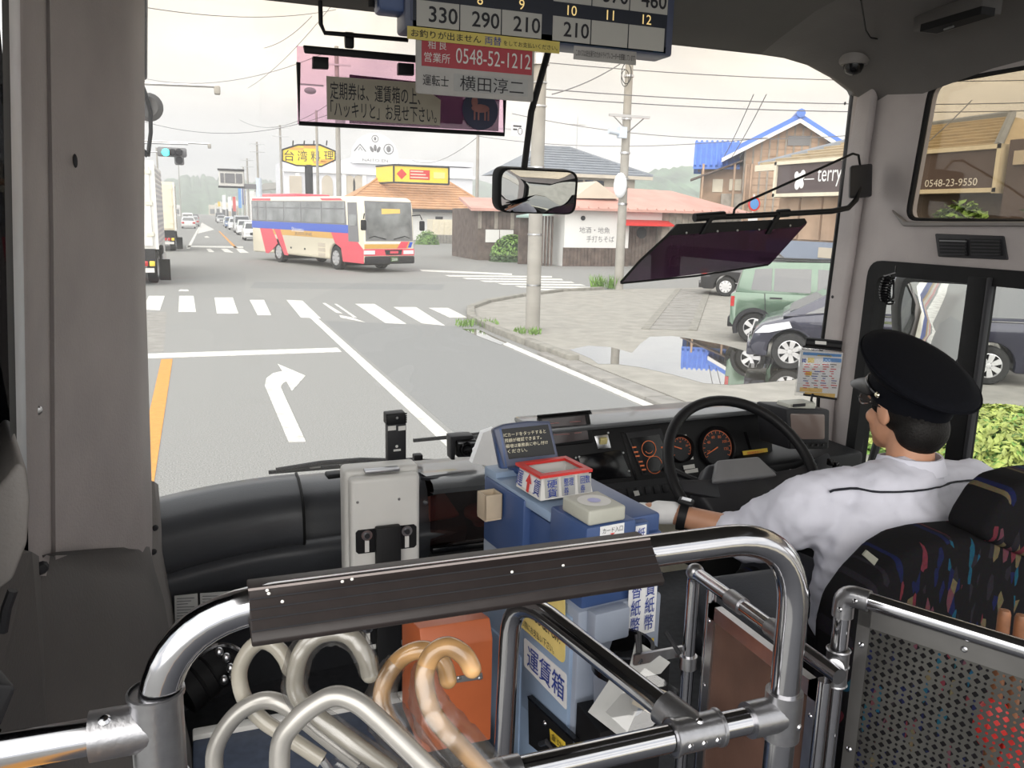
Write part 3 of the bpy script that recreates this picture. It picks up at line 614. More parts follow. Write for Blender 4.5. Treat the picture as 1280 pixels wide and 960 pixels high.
z = at(784, 146, Y=p2.y).z; mb = MB(); mb.bx((p2.x-.75, p2.y-.22, z-.04), (p2.x+.75, p2.y-.14, z+.04)); mb.cyl((p2.x-.6, p2.y-.15, z), (p2.x, p2.y-.15, z-.5), .02, n=5); mb.cyl((p2.x+.6, p2.y-.15, z), (p2.x, p2.y-.15, z-.5), .02, n=5); part('crossarm', mb, M['steel'], t)
for z_ in (z-.1, z-1.2, z-2.3, z+1.25, 2.9): mb = MB(); mb.cyl((p2.x, p2.y, z_), (p2.x, p2.y, z_+.07), .17, n=14); part('band', mb, M['steel'], t)
zz = at(768, 167, Y=p2.y).z; mb = MB(); mb.cyl((p2.x-.75, p2.y-.2, zz+.05), (p2.x-.35, p2.y-.2, zz), .09); mb.bx((p2.x-.4, p2.y-.3, zz-.15), (p2.x-.12, p2.y-.1, zz+.2)); part('closure_box', mb, mat('faded_blue', (.55, .62, .72), .6), t)
mb = MB(); zc = at(780, 85, Y=p2.y).z; mb.tube([V((p2.x-.2+.18*cos(a), p2.y-.2, zc+.32*sin(a)-.2)) for a in [2*pi*i/20 for i in range(20)]], .014, 5, closed=True); mb.tube([V((p2.x-.25+.14*cos(a), p2.y-.22, zc+.26*sin(a)-.35)) for a in [2*pi*i/20 for i in range(20)]], .012, 5, closed=True); part('cable_coil', mb, M['rubber'], t)
# folded banner / box on that pole
zq = at(768, 232, Y=p2.y).z; t = thing('pole_cover', 'white plastic sheet cover strapped on second concrete pole', 'cover', (p2.x-.25, p2.y-.3, zq-.3)); mb = MB(); mb.ell((p2.x-.28, p2.y-.3, zq), (.24, .16, .42), 12, 8); part('sheet', mb, M['sign_white'], t); mb = MB(); mb.cyl((p2.x, p2.y, zq+.2), (p2.x, p2.y, zq+.26), .18); part('strap', mb, M['steel'], t)
FAR = [(424, 52, .17, 12, 'concrete pole rising beside yellow octagonal sign'), (398, 58, .11, 9.0, 'slim pole in front of yellow octagonal sign'), (596, 50, .12, 9, 'dark grey steel post left of outside mirror'),
       (353, 85, .14, 10.5, 'far pole with crossarms left of yellow octagonal sign'), (324, 95, .14, 9.6, 'far pole rising above the coach rear'), (311, 115, .14, 9, 'far pole between overhead sign and coach rear'), (306, 130, .14, 8.6, 'thin far pole right of the overhead sign'),
       (226, 250, .16, 15, 'far left pole beyond traffic signal'), (200, 90, .1, 8.2, 'far left pole left of traffic signal arrows')]
for i, (px, yd, r_, h, lab) in enumerate(FAR):
    c = at(px, 262, Y=yd); t = pole('utility_pole', lab, c.x, yd, h, r_)
    if i in (0, 3, 4, 5, 6):
        for k in (h-.3, h-1.1): mb = MB(); mb.bx((c.x-.8, yd-.2, k), (c.x+.8, yd-.1, k+.09)); part('crossarm', mb, M['steel'], t)
    if i == 0: mb = MB(); mb.cyl((c.x+.1, yd-.35, 7.6), (c.x+.1, yd-.35, 8.5), .3); part('transformer', mb, M['grey_plastic'], t)
    if i == 1:
        mb = MB(); zz = at(398, 115, Y=yd).z; mb.ell((c.x-.4, yd-.3, zz), (.4, .25, .22), 10, 6); mb.bx((c.x-1, yd-.1, zz+.35), (c.x+.5, yd, zz+.45)); part('lamp_head', mb, M['ink_grey'], t)
c = at(612, 162, Y=50); 
# two-way street-lamp board above (fluorescent street light seen through visor)
# ---- octagonal yellow sign
Y = 66.0; P = lambda x, y, dy=0: at(x, y, Y=Y+dy)
rs = thing('octagonal_sign', 'yellow octagonal restaurant sign on a dark post above the coach', 'sign', (P(387, 240).x, Y, 0))
oc = [(353, 187), (372, 181), (400, 181), (419, 189), (419, 200), (402, 208), (371, 207), (353, 201)]
mb = MB(); mb.slab([P(*p) for p in oc], (0, .4, 0)); pn = part('panel', mb, M['sign_yellow'], rs, smooth=False)
mb = MB(); mb.tube([P(*p, -.03) for p in oc], .06, 6, closed=True); part('rim', mb, M['charcoal'], rs)
x = P(387, 240).x; mb = MB(); mb.cyl((x, Y+.2, 0), (x, Y+.2, P(387, 206).z), .3, n=12); part('post', mb, M['charcoal'], rs)
for i, ch in enumerate('台湾料理'): lettering(ch, P(361.5+i*16.5, 194.5+i*.4), EX, EZ, .78, M['ink'], pn, w=.72, bold=.02)
for (px, py) in [(371, 186), (400, 203), (388, 184), (409, 201)]: mb = MB(); mb.bx(P(px, py)-V((.5, .01, .1)), P(px, py)+V((.5, 0, .1))); part('red_print', mb, mat('orange_print', (.85, .38, .08), .5), pn, smooth=False)
for px in (366, 380, 392, 408): mb = MB(); b = P(px, 181.5); mb.cyl(b, b+V((0, -.3, .3)), .05, n=6); part('sign_lamp', mb, M['charcoal'], rs)
# ---- small pole sign right of it
rs = thing('direction_sign', 'small white direction board on the dark grey steel post', 'sign', (at(646, 162, Y=50).x, 50, 5))
a, b = at(638.5, 170, Y=50), at(653, 154, Y=50); mb = MB(); mb.bx((a.x, 49.9, a.z), (b.x, 49.97, b.z)); part('board', mb, M['sign_white'], rs, smooth=False)
mb = MB(); c = (a+b)/2; mb.bx((a.x+.1, 49.88, c.z+.15), (b.x-.1, 49.9, c.z+.25)); mb.bx((a.x+.1, 49.88, c.z-.05), (c.x, 49.9, c.z+.05)); mb.tube([c+V((.2+.14*cos(t), -.09, -.1+.2*sin(t))) for t in [2*pi*i/12 for i in range(12)]], .03, 5, closed=True); part('print', mb, M['ink'], rs)
mb = MB(); mb.bx((at(596, 160, Y=50).x, 49.98, c.z-.04), (b.x, 50.06, c.z+.04)); part('arm', mb, M['steel'], rs, smooth=False)
# ---- traffic signal
Y = 42.0; P = lambda x, y, dy=0: at(x, y, Y=Y+dy)
ts = thing('traffic_signal', 'horizontal traffic signal lit green-cyan over the left lane', 'traffic light', (P(186, 190).x-1.2, Y, 0))
c = P(215, 190); mb = MB(); mb.box(c+V((0, .14, 0)), (1.25, .22, .42), bev=.08); part('housing', mb, M['grey_plastic'], ts)
for i, px in enumerate((207, 215.5, 223.5)):
    q_ = P(px, 190.3, -.01); mb = MB(); mb.lathe([(.0, -.02), (.1, -.025), (.16, -.01), (.165, .02)], q_, (0, 1, 0), 16); part('lens', mb, M['lamp_cyan'] if i == 0 else M['charcoal'], ts)
    mb = MB(); mb.lathe([(.175, 0), (.18, -.2)], q_, (0, 1, 0), 14, ang=pi*1.3); part('hood', mb, M['grey_plastic'], ts)
q_ = P(224, 200.3); mb = MB(); mb.box(q_+V((0, .14, 0)), (.42, .22, .42), bev=.08); part('arrow_housing', mb, M['grey_plastic'], ts)
mb = MB(); mb.lathe([(.0, -.02), (.1, -.025), (.16, -.01), (.165, .02)], q_, (0, 1, 0), 16); part('lens', mb, M['charcoal'], ts)
bx_ = P(186, 190).x-1.2; mb = MB(); mb.cyl((bx_, Y+.3, 0), (bx_, Y+.3, 5.6), .12, .09, 12); part('mast', mb, M['steel'], ts)
mb = MB(); mb.cyl((bx_, Y+.3, c.z+.35), (c.x+.7, Y+.3, c.z+.4), .045, n=8); mb.cyl((bx_, Y+.3, c.z-.1), (c.x-.4, Y+.3, c.z), .03, n=8); part('arm', mb, M['steel'], ts)
for i, (x0, y0, x1, y1, yd, lab) in enumerate([(186, 108, 272, 108, 34, 'upper left grey street lamp arm reaching over the road'), (186, 176, 262, 180, 60, 'lower left thin street lamp arm above traffic signal')]):
    a, b = at(x0, y0, Y=yd), at(x1, y1, Y=yd); t = thing('street_lamp', lab, 'street lamp', (a.x-3.2, yd, 0), group='street lamps')
    mb = MB(); mb.tube([(a.x-3.2, yd, 0), (a.x-3.2, yd, a.z-.2), (a.x-2.9, yd, a.z), (b.x, yd, b.z)], .06, 8); part('mast', mb, M['steel'], t)
    mb = MB(); mb.box((b.x-.02, yd, b.z-.14), (.22, .3, .3), bev=.05); part('lamp_head', mb, M['pole_grey'], t)
# ---- overhead road sign seen from behind
Y = 92.0; P = lambda x, y, dy=0: at(x, y, Y=Y+dy)
t = thing('overhead_sign', 'overhead road sign with three dark panels in white frame', 'sign', (P(324, 260).x, Y, 0))
a, b = P(274, 232), P(304, 213); mb = MB(); mb.bx((a.x, Y+.1, a.z), (b.x, Y+.25, b.z)); part('frame', mb, M['white_paint'], t, smooth=False)
for (u0, u1) in ((.06, .2), (.25, .64), (.69, .95)): mb = MB(); mb.bx((a.x+(b.x-a.x)*u0, Y, a.z+.3), (a.x+(b.x-a.x)*u1, Y+.1, b.z-.35)); part('panel', mb, M['ink_grey'], t, smooth=False)
for z in (a.z-.1, b.z): mb = MB(); mb.bx((a.x-.1, Y-.05, z-.1), (b.x+.1, Y+.3, z+.1)); part('rail', mb, M['charcoal'], t, smooth=False)
mb = MB(); mb.bx((b.x, Y+.1, P(310, 233).z-.25), (P(325, 233).x, Y+.4, P(310, 233).z+.25)); part('beam', mb, M['ink_grey'], t, smooth=False)
x = P(324, 240).x; mb = MB(); mb.cyl((x, Y+.2, 0), (x, Y+.2, P(312, 222).z), .3, n=10); part('post', mb, M['faded_blue'], t)
for i, (px, yt, yb, m) in enumerate([(300, 235, 260, 'sky_ink'), (305, 234, 256, 'navy_ink'), (280, 244, 262, 'white'), (287, 246, 264, 'white'), (293, 246, 264, 'red'), (274, 252, 258, 'yellow')]):
    yd = 165+i*6; a = at(px-1.6, yb, Y=yd); b = at(px+1.6, yt, Y=yd)
    t = thing('banner_flag', ['tall blue banner flag below overhead sign', 'navy banner flag right of overhead sign', 'white banner flag with leftmost post below overhead sign', 'white banner flag below overhead sign centre', 'red banner flag below overhead sign', 'small yellow shop sign far down the road'][i], 'banner', (b.x, yd, 0), group='far banner flags')
    mb = MB(); mb.bx((a.x, yd, a.z), (b.x, yd+.05, b.z)); part('cloth', mb, M[m], t, smooth=False); mb = MB(); mb.cyl((b.x, yd+.03, 0), (b.x, yd+.03, b.z+.2), .05, n=6); part('post', mb, M['white'], t)
# blue arrow sign, no-parking sign near timber house
c = at(943, 255, Y=30); t = thing('road_sign', 'round no-parking sign with blue plate before timber house', 'sign', (c.x, 30, 0))
mb = MB(); mb.cyl(c, c+V((0, .04, 0)), .3, n=20); part('disc', mb, M['red'], t); mb = MB(); mb.cyl(c+V((0, -.01, 0)), c+V((0, .0, 0)), .22, n=20); part('disc_centre', mb, M['sky_ink'], t)
mb = MB(); mb.box(c+V((0, .02, -.55)), (.45, .04, .35)); part('plate', mb, M['white'], t, smooth=False); mb = MB(); mb.box(c+V((-.05, .02, -1.0)), (.5, .04, .3)); part('arrow_plate', mb, M['sky_ink'], t, smooth=False); mb = MB(); mb.cyl((c.x, 30.06, 0), (c.x, 30.06, c.z+.4), .04, n=8); part('post', mb, M['white_paint'], t)
# ---- wires
def wire(a, b, sag, label, r=.018):
    mb = MB(); mb.tube([a.lerp(b, i/14)-V((0, 0, sag*4*(i/14)*(1-i/14))) for i in range(15)], r, 5); solo('power_line', mb, M['ink_grey'], label, 'cable', group='overhead cables')
W = [((640, 74), 30, (1300, 100), 24, .3, 'upper right cable passing just below the header over the visor'), ((640, 108), 26, (1300, 128), 22, .25, 'twisted right cable crossing second pole below its coil'), ((640, 118), 27, (1300, 138), 22, .25, 'thin cable just under the twisted right cable'),
     ((640, 142), 40, (1080, 168), 30, .6, 'right cable sagging at second pole crossarm'), ((596, 170), 50, (960, 172), 34, .5, 'lowest right cable above the tiled grey roof'), ((690, 118), 24, (775, 80), 26, .1, 'short slanting cable up to second pole top'),
     ((300, 150), 90, (425, 120), 52, 1.2, 'left cable rising to the pole beside octagonal sign'), ((180, 152), 60, (425, 138), 52, 1, 'left cable under the street lamp arm'), ((180, 98), 70, (420, 60), 52, 1, 'left cable above the street lamp arm'),
     ((180, 9), 40, (420, 12), 52, .4, 'topmost left cable across the bright sky'), ((330, 60), 60, (390, 20), 52, .3, 'short cable converging on the pole above pink visor'), ((310, 110), 80, (420, 0), 52, .5, 'steep cable climbing to pole above pink visor'),
     ((905, 196), 41, (942, 118), 27, .1, 'steep cable dropping to timber house eave'), ((915, 196), 40, (958, 118), 27, .1, 'second steep cable dropping to timber house eave'), ((515, 200), 90, (596, 172), 50, .8, 'faint cable between white hall and grey post'), ((1152, 184), 20.2, (1215, 125), 20, .05, 'slanting cable above brown sign board seen through side window')]
for (a, ya, b, yb, sg, lab) in W: wire(at(*a, Y=ya), at(*b, Y=yb), sg, lab)

# ================================================================== VEGETATION
def bush(name, label, c, rad, n, m, leaf=.05, grp=None, cat='bush', m2=None):
    t = thing(name, label, cat, (c[0], c[1], c[2]), group=grp)
    for k, mm in enumerate([m] + ([m2] if m2 else [])):
        mb = MB()
        for i in range(n):
            th = random.uniform(0, 2*pi); ph = math.acos(random.uniform(-.2, 1)); rr = random.uniform(.78, 1.08) if k == 0 else random.uniform(1.0, 1.1)
            d = V((sin(ph)*cos(th), sin(ph)*sin(th), cos(ph)))
            if k == 1 and d.z < .25: continue
            p = V((d.x*rad[0]*rr, d.y*rad[1]*rr, max(.02, d.z*rad[2]*rr)))
            nn = (d+V((random.uniform(-.8, .8), random.uniform(-.8, .8), random.uniform(-.3, .8)))).normalized(); u = nn.orthogonal().normalized(); u = Matrix.Rotation(random.uniform(0, 6.28), 3, nn) @ u; w = nn.cross(u); L = leaf*random.uniform(.6, 1.2)
            mb.add([p-u*L, p-w*L*.5+nn*L*.15, p+u*L, p+w*L*.5+nn*L*.15], [(0, 1, 2, 3)])
        part('foliage', mb, M[mm], t, local=True, smooth=False, kind='stuff')
    mb = MB(); mb.ell((0, 0, rad[2]*.05), (rad[0]*.8, rad[1]*.8, rad[2]*.8), 14, 8); part('twigs', mb, M['leaf_dark'], t, local=True)
    return t
bush('hedge', 'yellow-green clipped hedge outside the driver window by parked minivan', (8.0, 6.0, .05), (1.1, 1.1, .45), 6500, 'leaf', .05, m2='leaf_yellow', cat='hedge')
bush('hedge', 'far end of the leafy hedge seen beneath the driver cap', (6.95, 6.75, .05), (.5, .5, .36), 2400, 'leaf', .045, m2='leaf_yellow', cat='hedge')
c = at(639, 326, Y=43.3); bush('shrub', 'round dark green shrub in front of the plank shed', (c.x, 43.3, 0), (1.15, .8, 1.35), 1600, 'leaf_dark', .11, m2='leaf')
c = at(587, 300, Y=66); bush('small_tree', 'bright green small tree between shed and tiled restaurant', (c.x, 66, 0), (1.3, 1.2, 2.5), 1400, 'leaf', .16, cat='tree')
c = at(536, 301, Y=68); bush('shrub', 'low shrub beside the small cream storage shed', (c.x, 68.5, 0), (1.0, .8, 1.1), 700, 'leaf', .12)
c = at(1200, 270, X=18.6); bush('shrub', 'green shrub under the brown sign board seen through upper side window', (18.6, c.y, 0), (.6, 1.4, 2.85), 1800, 'leaf_dark', .13, m2='leaf')
c = at(1300, 260, X=18.6); bush('shrub', 'darker shrub under the maroon fence seen through upper side window', (18.6, c.y, 0), (.6, 1.0, 2.8), 1300, 'leaf_dark', .12)
# ================================================================== VEHICLES (local: x forward, y left, z up)
def wheel_parts(t, x, y, r, w, n_sp, side, rimmat='rim', detail=True):
    """tyre, rim with spokes, hub; side = -1 right / +1 left, outer face at y"""
    mb = MB(); o = V((x, y, r)); ax = V((0, side, 0)); k = w
    mb.lathe([(r*.62, 0), (r*.66, .004), (r*.93, 0), (r, -.03), (r, -k+.03), (r*.93, -k), (r*.62, -k), (r*.62, 0)], o, ax, 28); ty = part('tyre', mb, M['tyre'], t, local=True)
    mb = MB(); mb.lathe([(r*.64, .0), (r*.60, .004), (r*.58, -.02), (r*.58, -.05)], o, ax, 28)
    if not detail:
        mb.lathe([(0, -.01), (r*.4, -.015), (r*.6, -.02)], o, ax, 20); part('rim', mb, M[rimmat], t, local=True); return
    rim = part('rim', mb, M[rimmat], t, local=True)
    mb = MB(); mb.lathe([(0, -.06), (r*.6, -.07)], o, ax, 20); part('brake_disc', mb, M['charcoal'], t, local=True)
    for i in range(n_sp):
        a = 2*pi*i/n_sp; d = V((cos(a), 0, sin(a))); s = V((-sin(a), 0, cos(a)))
        wd = r*.10; mb = MB(); p0 = o+d*r*.08; p1 = o+d*r*.6
        mb.slab([p0-s*wd*.9, p1-s*wd*1.5, p1+s*wd*1.5, p0+s*wd*.9], (0, -side*.03, 0)); part('spoke', mb, M[rimmat], rim, local=True, smooth=False)
    mb = MB(); mb.lathe([(0, .006), (r*.13, .002), (r*.16, -.02)], o, ax, 14); part('hub_cap', mb, M[rimmat], rim, local=True)
def car(name, label, loc, rz, s, paint, group=None, wheels_r='rim', detail=True):
    t = thing(name, label, 'car', loc, rz, group); L, W, H = s['L'], s['W'], s['H']; hw = W/2; wr = s['wr']
    # lower body with wheel arches
    pts = list(s['body'])        # upper outline rear->front (x,z)
    zb = s.get('zb', .22); bot = [(L/2-.12, zb)]
    for xc in (s['wf'], s['wrr']):
        R = wr+.06; za = wr
        a0 = math.acos(min(1, (zb-za)/R)) if abs(zb-za) < R else 0
        aa = [a0*(1-2*i/10) for i in range(11)]
        bot += [(xc+R*sin(a), za+R*cos(a)) for a in aa]
    bot += [(-L/2+.12, zb)]
    out = pts + bot
    mb = MB(); mb.rslab([V((x, -hw, z)) for (x, z) in out], (0, W, 0), .045 if detail else .03, 2); part('body', mb, paint, t, local=True)
    # cabin
    cab = s['cab']; zb_ = min(z for x, z in cab); zt = max(z for x, z in cab); tp = s.get('taper', .14)
    yy = lambda z: hw-.025-(z-zb_)/(zt-zb_)*tp
    mb = MB(); n = len(cab); bm = bmesh.new()
    a = [bm.verts.new((x, -yy(z), z)) for x, z in cab]; b = [bm.verts.new((x, yy(z), z)) for x, z in cab]
    bm.faces.new(a); bm.faces.new(b[::-1])
    for i in range(n): bm.faces.new((a[i], b[i], b[(i+1) % n], a[(i+1) % n]))
    bmesh.ops.recalc_face_normals(bm, faces=bm.faces[:]); bmesh.ops.bevel(bm, geom=bm.edges[:], offset=.035, segments=2, profile=.5, affect='EDGES', clamp_overlap=True); mb.bm(bm)
    part('cabin', mb, paint, t, local=True)
    for pane in s['panes']:
        for sd in (-1, 1):
            mb = MB(); mb.slab([V((x, sd*(yy(z)+.012), z)) for x, z in pane], (0, -sd*.012, 0)); part('side_window', mb, M['car_glass'], t, local=True, smooth=False)
    for nm, (i, j) in s['ends'].items():
        (xa, za), (xb, zc) = cab[i], cab[j]; pa, pb = V((xa, 0, za)), V((xb, 0, zc)); d = pb-pa; nrm = V((d.z, 0, -d.x)).normalized()*(1 if i < j else -1)
        if nm == 'windscreen' and nrm.x < 0: nrm = -nrm
        if nm == 'rear_window' and nrm.x > 0: nrm = -nrm
        p0, p1 = pa+d*.1, pa+d*.9; y0, y1 = yy(p0.z)-.08, yy(p1.z)-.08
        mb = MB(); mb.slab([p0+V((0, -y0, 0))+nrm*.014, p0+V((0, y0, 0))+nrm*.014, p1+V((0, y1, 0))+nrm*.014, p1+V((0, -y1, 0))+nrm*.014], -nrm*.012); part(nm, mb, M['car_glass'], t, local=True, smooth=False)
    for xc in (s['wf'], s['wrr']):
        for sd in (-1, 1):
            wheel_parts(t, xc, sd*(hw-.01), wr, .19, s.get('sp', 5), sd, wheels_r, detail)
            if s.get('clad'):
                mb = MB(); R = wr+.05
                mb.tube([V((xc+R*cos(a), sd*hw, wr+R*sin(a))) for a in [-.35+(pi+.7)*i/14 for i in range(15)]], .05, 6); part('arch_cladding', mb, M['charcoal'], t, local=True)
    for (nm, pl, m) in s.get('side', []):
        for sd in (-1, 1):
            mb = MB(); mb.slab([V((x, sd*(hw+.012), z)) for x, z in pl], (0, -sd*.03, 0)); part(nm, mb, M[m], t, local=True, smooth=False)
    for (nm, a_, b_, m) in s.get('boxes', []):
        mb = MB(); mb.bx(a_, b_, bev=.02); part(nm, mb, M[m], t, local=True)
    return t
mat('paint_green', (.105, .17, .12), .25, .3, var=.03, coat=.8); mat('paint_navy', (.022, .023, .045), .22, .3, var=.03, coat=.8); mat('paint_black', (.012, .012, .016), .18, .1, var=.03, coat=.9)
mat('paint_white', (.74, .75, .75), .3, var=.03, coat=.5); mat('paint_silver', (.45, .46, .47), .3, .4, var=.03, coat=.5); mat('paint_dark', (.06, .062, .07), .3, .2, var=.03, coat=.5); mat('paint_blue', (.10, .16, .30), .3, .2, var=.03, coat=.5)
mat('lamp_white', (.75, .76, .78), .12, var=.05, coat=.6); mat('lamp_red', (.45, .02, .02), .2, var=.05, coat=.6)
LOTZ = .05
# boxy green mini SUV, nose towards the viewer
hs = dict(L=3.4, W=1.48, H=1.66, wr=.305, wf=1.18, wrr=-1.22, zb=.3, sp=5, clad=True, taper=.13,
    body=[(-1.68, .4), (-1.70, .95), (-1.60, 1.0), (.95, 1.0), (1.1, 1.02), (1.6, .93), (1.68, .8), (1.70, .4)],
    cab=[(-1.62, .98), (-1.5, 1.5), (-1.4, 1.6), (.2, 1.64), (.45, 1.6), (1.02, .99)],
    panes=[[(-1.32, 1.06), (-1.27, 1.46), (-.95, 1.49), (-.93, 1.05)], [(-.89, 1.05), (-.90, 1.49), (-.22, 1.5), (-.2, 1.04)], [(-.08, 1.04), (-.1, 1.5), (.3, 1.49), (.72, 1.05)]],
    ends={'windscreen': (4, 5), 'rear_window': (0, 1)},
    side=[('door_handle', [(-.95, .90), (-.95, .93), (-.72, .93), (-.72, .90)], 'charcoal'), ('side_sill', [(-.85, .28), (-.85, .4), (.8, .4), (.8, .28)], 'charcoal'), ('tail_lamp', [(-1.69, .72), (-1.69, .92), (-1.62, .92), (-1.62, .72)], 'lamp_red'),
          ('door_seam', [(-.14, .4), (-.14, 1.0), (-.125, 1.0), (-.125, .4)], 'charcoal'), ('door_seam', [(-1.02, .62), (-1.06, 1.0), (-1.045, 1.0), (-1.005, .62)], 'charcoal'), ('headlamp', [(1.5, .72), (1.5, .88), (1.66, .86), (1.66, .72)], 'lamp_white')],
    boxes=[('wing_mirror', (.62, .74, 1.0), (.8, .92, 1.16), 'paint_black'), ('wing_mirror', (.62, -.92, 1.0), (.8, -.74, 1.16), 'paint_black'), ('rear_bumper', (-1.73, -.7, .3), (-1.6, .7, .5), 'charcoal'), ('roof_rail', (-1.3, .52, 1.62), (.3, .56, 1.66), 'charcoal'), ('roof_rail', (-1.3, -.56, 1.62), (.3, -.52, 1.66), 'charcoal'), ('antenna', (-1.2, -.02, 1.62), (-1.15, .02, 1.72), 'black')])
car('green_suv', 'boxy green mini SUV with chunky black wheel arches parked behind the navy minivan', (11.71, 13.46, LOTZ), radians(-39), hs, M['paint_green'])
vn = dict(L=4.75, W=1.75, H=1.85, wr=.33, wf=1.45, wrr=-1.35, zb=.24, sp=7, taper=.16,
    body=[(-2.33, .45), (-2.34, 1.0), (-2.25, 1.08), (1.2, 1.06), (1.9, .95), (2.3, .8), (2.37, .4)],
    cab=[(-2.28, 1.05), (-2.12, 1.72), (-1.9, 1.83), (.5, 1.85), (.85, 1.78), (1.75, 1.0)],
    panes=[[(-2.0, 1.12), (-1.9, 1.68), (-1.0, 1.71), (-1.0, 1.12)], [(-.92, 1.12), (-.92, 1.71), (.05, 1.72), (.05, 1.11)], [(.13, 1.11), (.13, 1.72), (.75, 1.68), (1.3, 1.12)]],
    ends={'windscreen': (4, 5), 'rear_window': (0, 1)},
    side=[('side_trim', [(-2.3, 1.055), (-2.3, 1.075), (1.4, 1.065), (1.4, 1.045)], 'chrome'), ('door_handle', [(-.95, .92), (-.95, .96), (-.72, .96), (-.72, .92)], 'chrome'), ('tail_lamp', [(-2.33, .75), (-2.33, 1.02), (-2.2, 1.02), (-2.2, .75)], 'lamp_red'), ('door_seam', [(-1.0, .35), (-1.0, 1.0), (-.985, 1.0), (-.985, .35)], 'black'), ('door_seam', [(.08, .35), (.08, 1.0), (.095, 1.0), (.095, .35)], 'black')],
    boxes=[('wing_mirror', (1.1, .86, 1.08), (1.3, 1.06, 1.25), 'paint_black'), ('wing_mirror', (1.1, -1.06, 1.08), (1.3, -.86, 1.25), 'paint_black'), ('rear_wiper', (-2.3, -.1, 1.2), (-2.26, .5, 1.23), 'black'), ('rear_bumper', (-2.4, -.8, .3), (-2.3, .8, .55), 'paint_black')])
mv_ = dict(L=4.32, W=1.72, H=1.68, wr=.30, wf=1.5, wrr=-1.39, zb=.2, sp=7, taper=.2,
    body=[(-2.33, .45), (-2.34, .95), (-2.25, 1.0), (1.0, .96), (1.5, .88), (1.95, .74), (2.1, .6), (2.16, .35)],
    cab=[(-2.28, .98), (-2.12, 1.46), (-1.9, 1.6), (-.1, 1.68), (.35, 1.62), (1.68, .86), (1.0, .92)],
    panes=[[(-2.0, 1.04), (-1.85, 1.46), (-1.2, 1.52), (-1.2, 1.03)], [(-1.12, 1.03), (-1.12, 1.52), (-.2, 1.55), (-.2, 1.01)], [(-.12, 1.01), (-.12, 1.55), (.3, 1.5), (.92, 1.12), (.92, .97)], [(.98, .97), (.98, 1.09), (1.32, .93)]],
    ends={'windscreen': (4, 5), 'rear_window': (0, 1)},
    side=[('headlamp', [(1.5, .70), (1.55, .80), (1.95, .71), (2.08, .58), (1.85, .60)], 'lamp_white'), ('side_trim', [(-2.3, .985), (-2.3, 1.0), (.9, .965), (.9, .95)], 'chrome'), ('door_handle', [(-1.1, .86), (-1.1, .90), (-.88, .90), (-.88, .86)], 'chrome'), ('door_handle', [(-.08, .85), (-.08, .89), (.14, .89), (.14, .85)], 'chrome'),
          ('door_seam', [(-.17, .3), (-.17, .96), (-.155, .96), (-.155, .3)], 'black'), ('door_seam', [(1.0, .35), (.96, .95), (.975, .95), (1.015, .35)], 'black'), ('door_seam', [(-1.16, .45), (-1.16, .96), (-1.145, .96), (-1.145, .45)], 'black'), ('tail_lamp', [(-2.33, .75), (-2.33, .98), (-2.15, .98), (-2.2, .75)], 'lamp_red')],
    boxes=[('front_grille', (2.06, -.55, .45), (2.13, .55, .62), 'black'), ('front_bumper', (1.95, -.78, .2), (2.19, .78, .42), 'paint_navy'), ('number_plate', (2.19, -.17, .3), (2.205, .17, .45), 'white'), ('wing_mirror', (.8, .84, .95), (.98, 1.04, 1.1), 'paint_navy'), ('wing_mirror', (.8, -1.04, .95), (.98, -.84, 1.1), 'paint_navy'), ('wiper', (1.2, -.5, 1.1), (1.24, .4, 1.12), 'black')])
car('navy_minivan', 'dark navy minivan nosing up to the puddle, its rear half showing in the driver window', (10.70, 10.64, LOTZ), radians(141), mv_, M['paint_navy'])
bk = dict(L=4.3, W=1.7, H=1.5, wr=.31, wf=1.3, wrr=-1.3, zb=.22, sp=9, taper=.2,
    body=[(-2.1, .4), (-2.12, .9), (-2.0, .95), (.9, .92), (1.7, .82), (2.05, .68), (2.13, .35)], cab=[(-2.0, .93), (-1.7, 1.4), (-1.4, 1.48), (-.1, 1.5), (.25, 1.42), (1.0, .9)],
    panes=[[(-1.6, .98), (-1.4, 1.36), (-.9, 1.38), (-.9, .98)], [(-.82, .98), (-.82, 1.38), (-.1, 1.39), (-.1, .97)], [(-.03, .97), (-.03, 1.39), (.25, 1.34), (.7, .97)]], ends={'windscreen': (4, 5), 'rear_window': (0, 1)},
    side=[('side_trim', [(-1.0, .42), (-1.0, .45), (1.0, .45), (1.0, .42)], 'chrome'), ('tail_lamp', [(-2.1, .7), (-2.1, .88), (-1.9, .88), (-1.9, .7)], 'lamp_red')], boxes=[('rear_bumper', (-2.16, -.8, .25), (-2.05, .8, .5), 'paint_black'), ('wing_mirror', (.6, -1.0, .95), (.75, -.83, 1.08), 'paint_black')])
car('black_wagon', 'black wagon with silver trim parked farthest in the yard', (17.5, 22.6, LOTZ), radians(-39), bk, M['paint_black'])
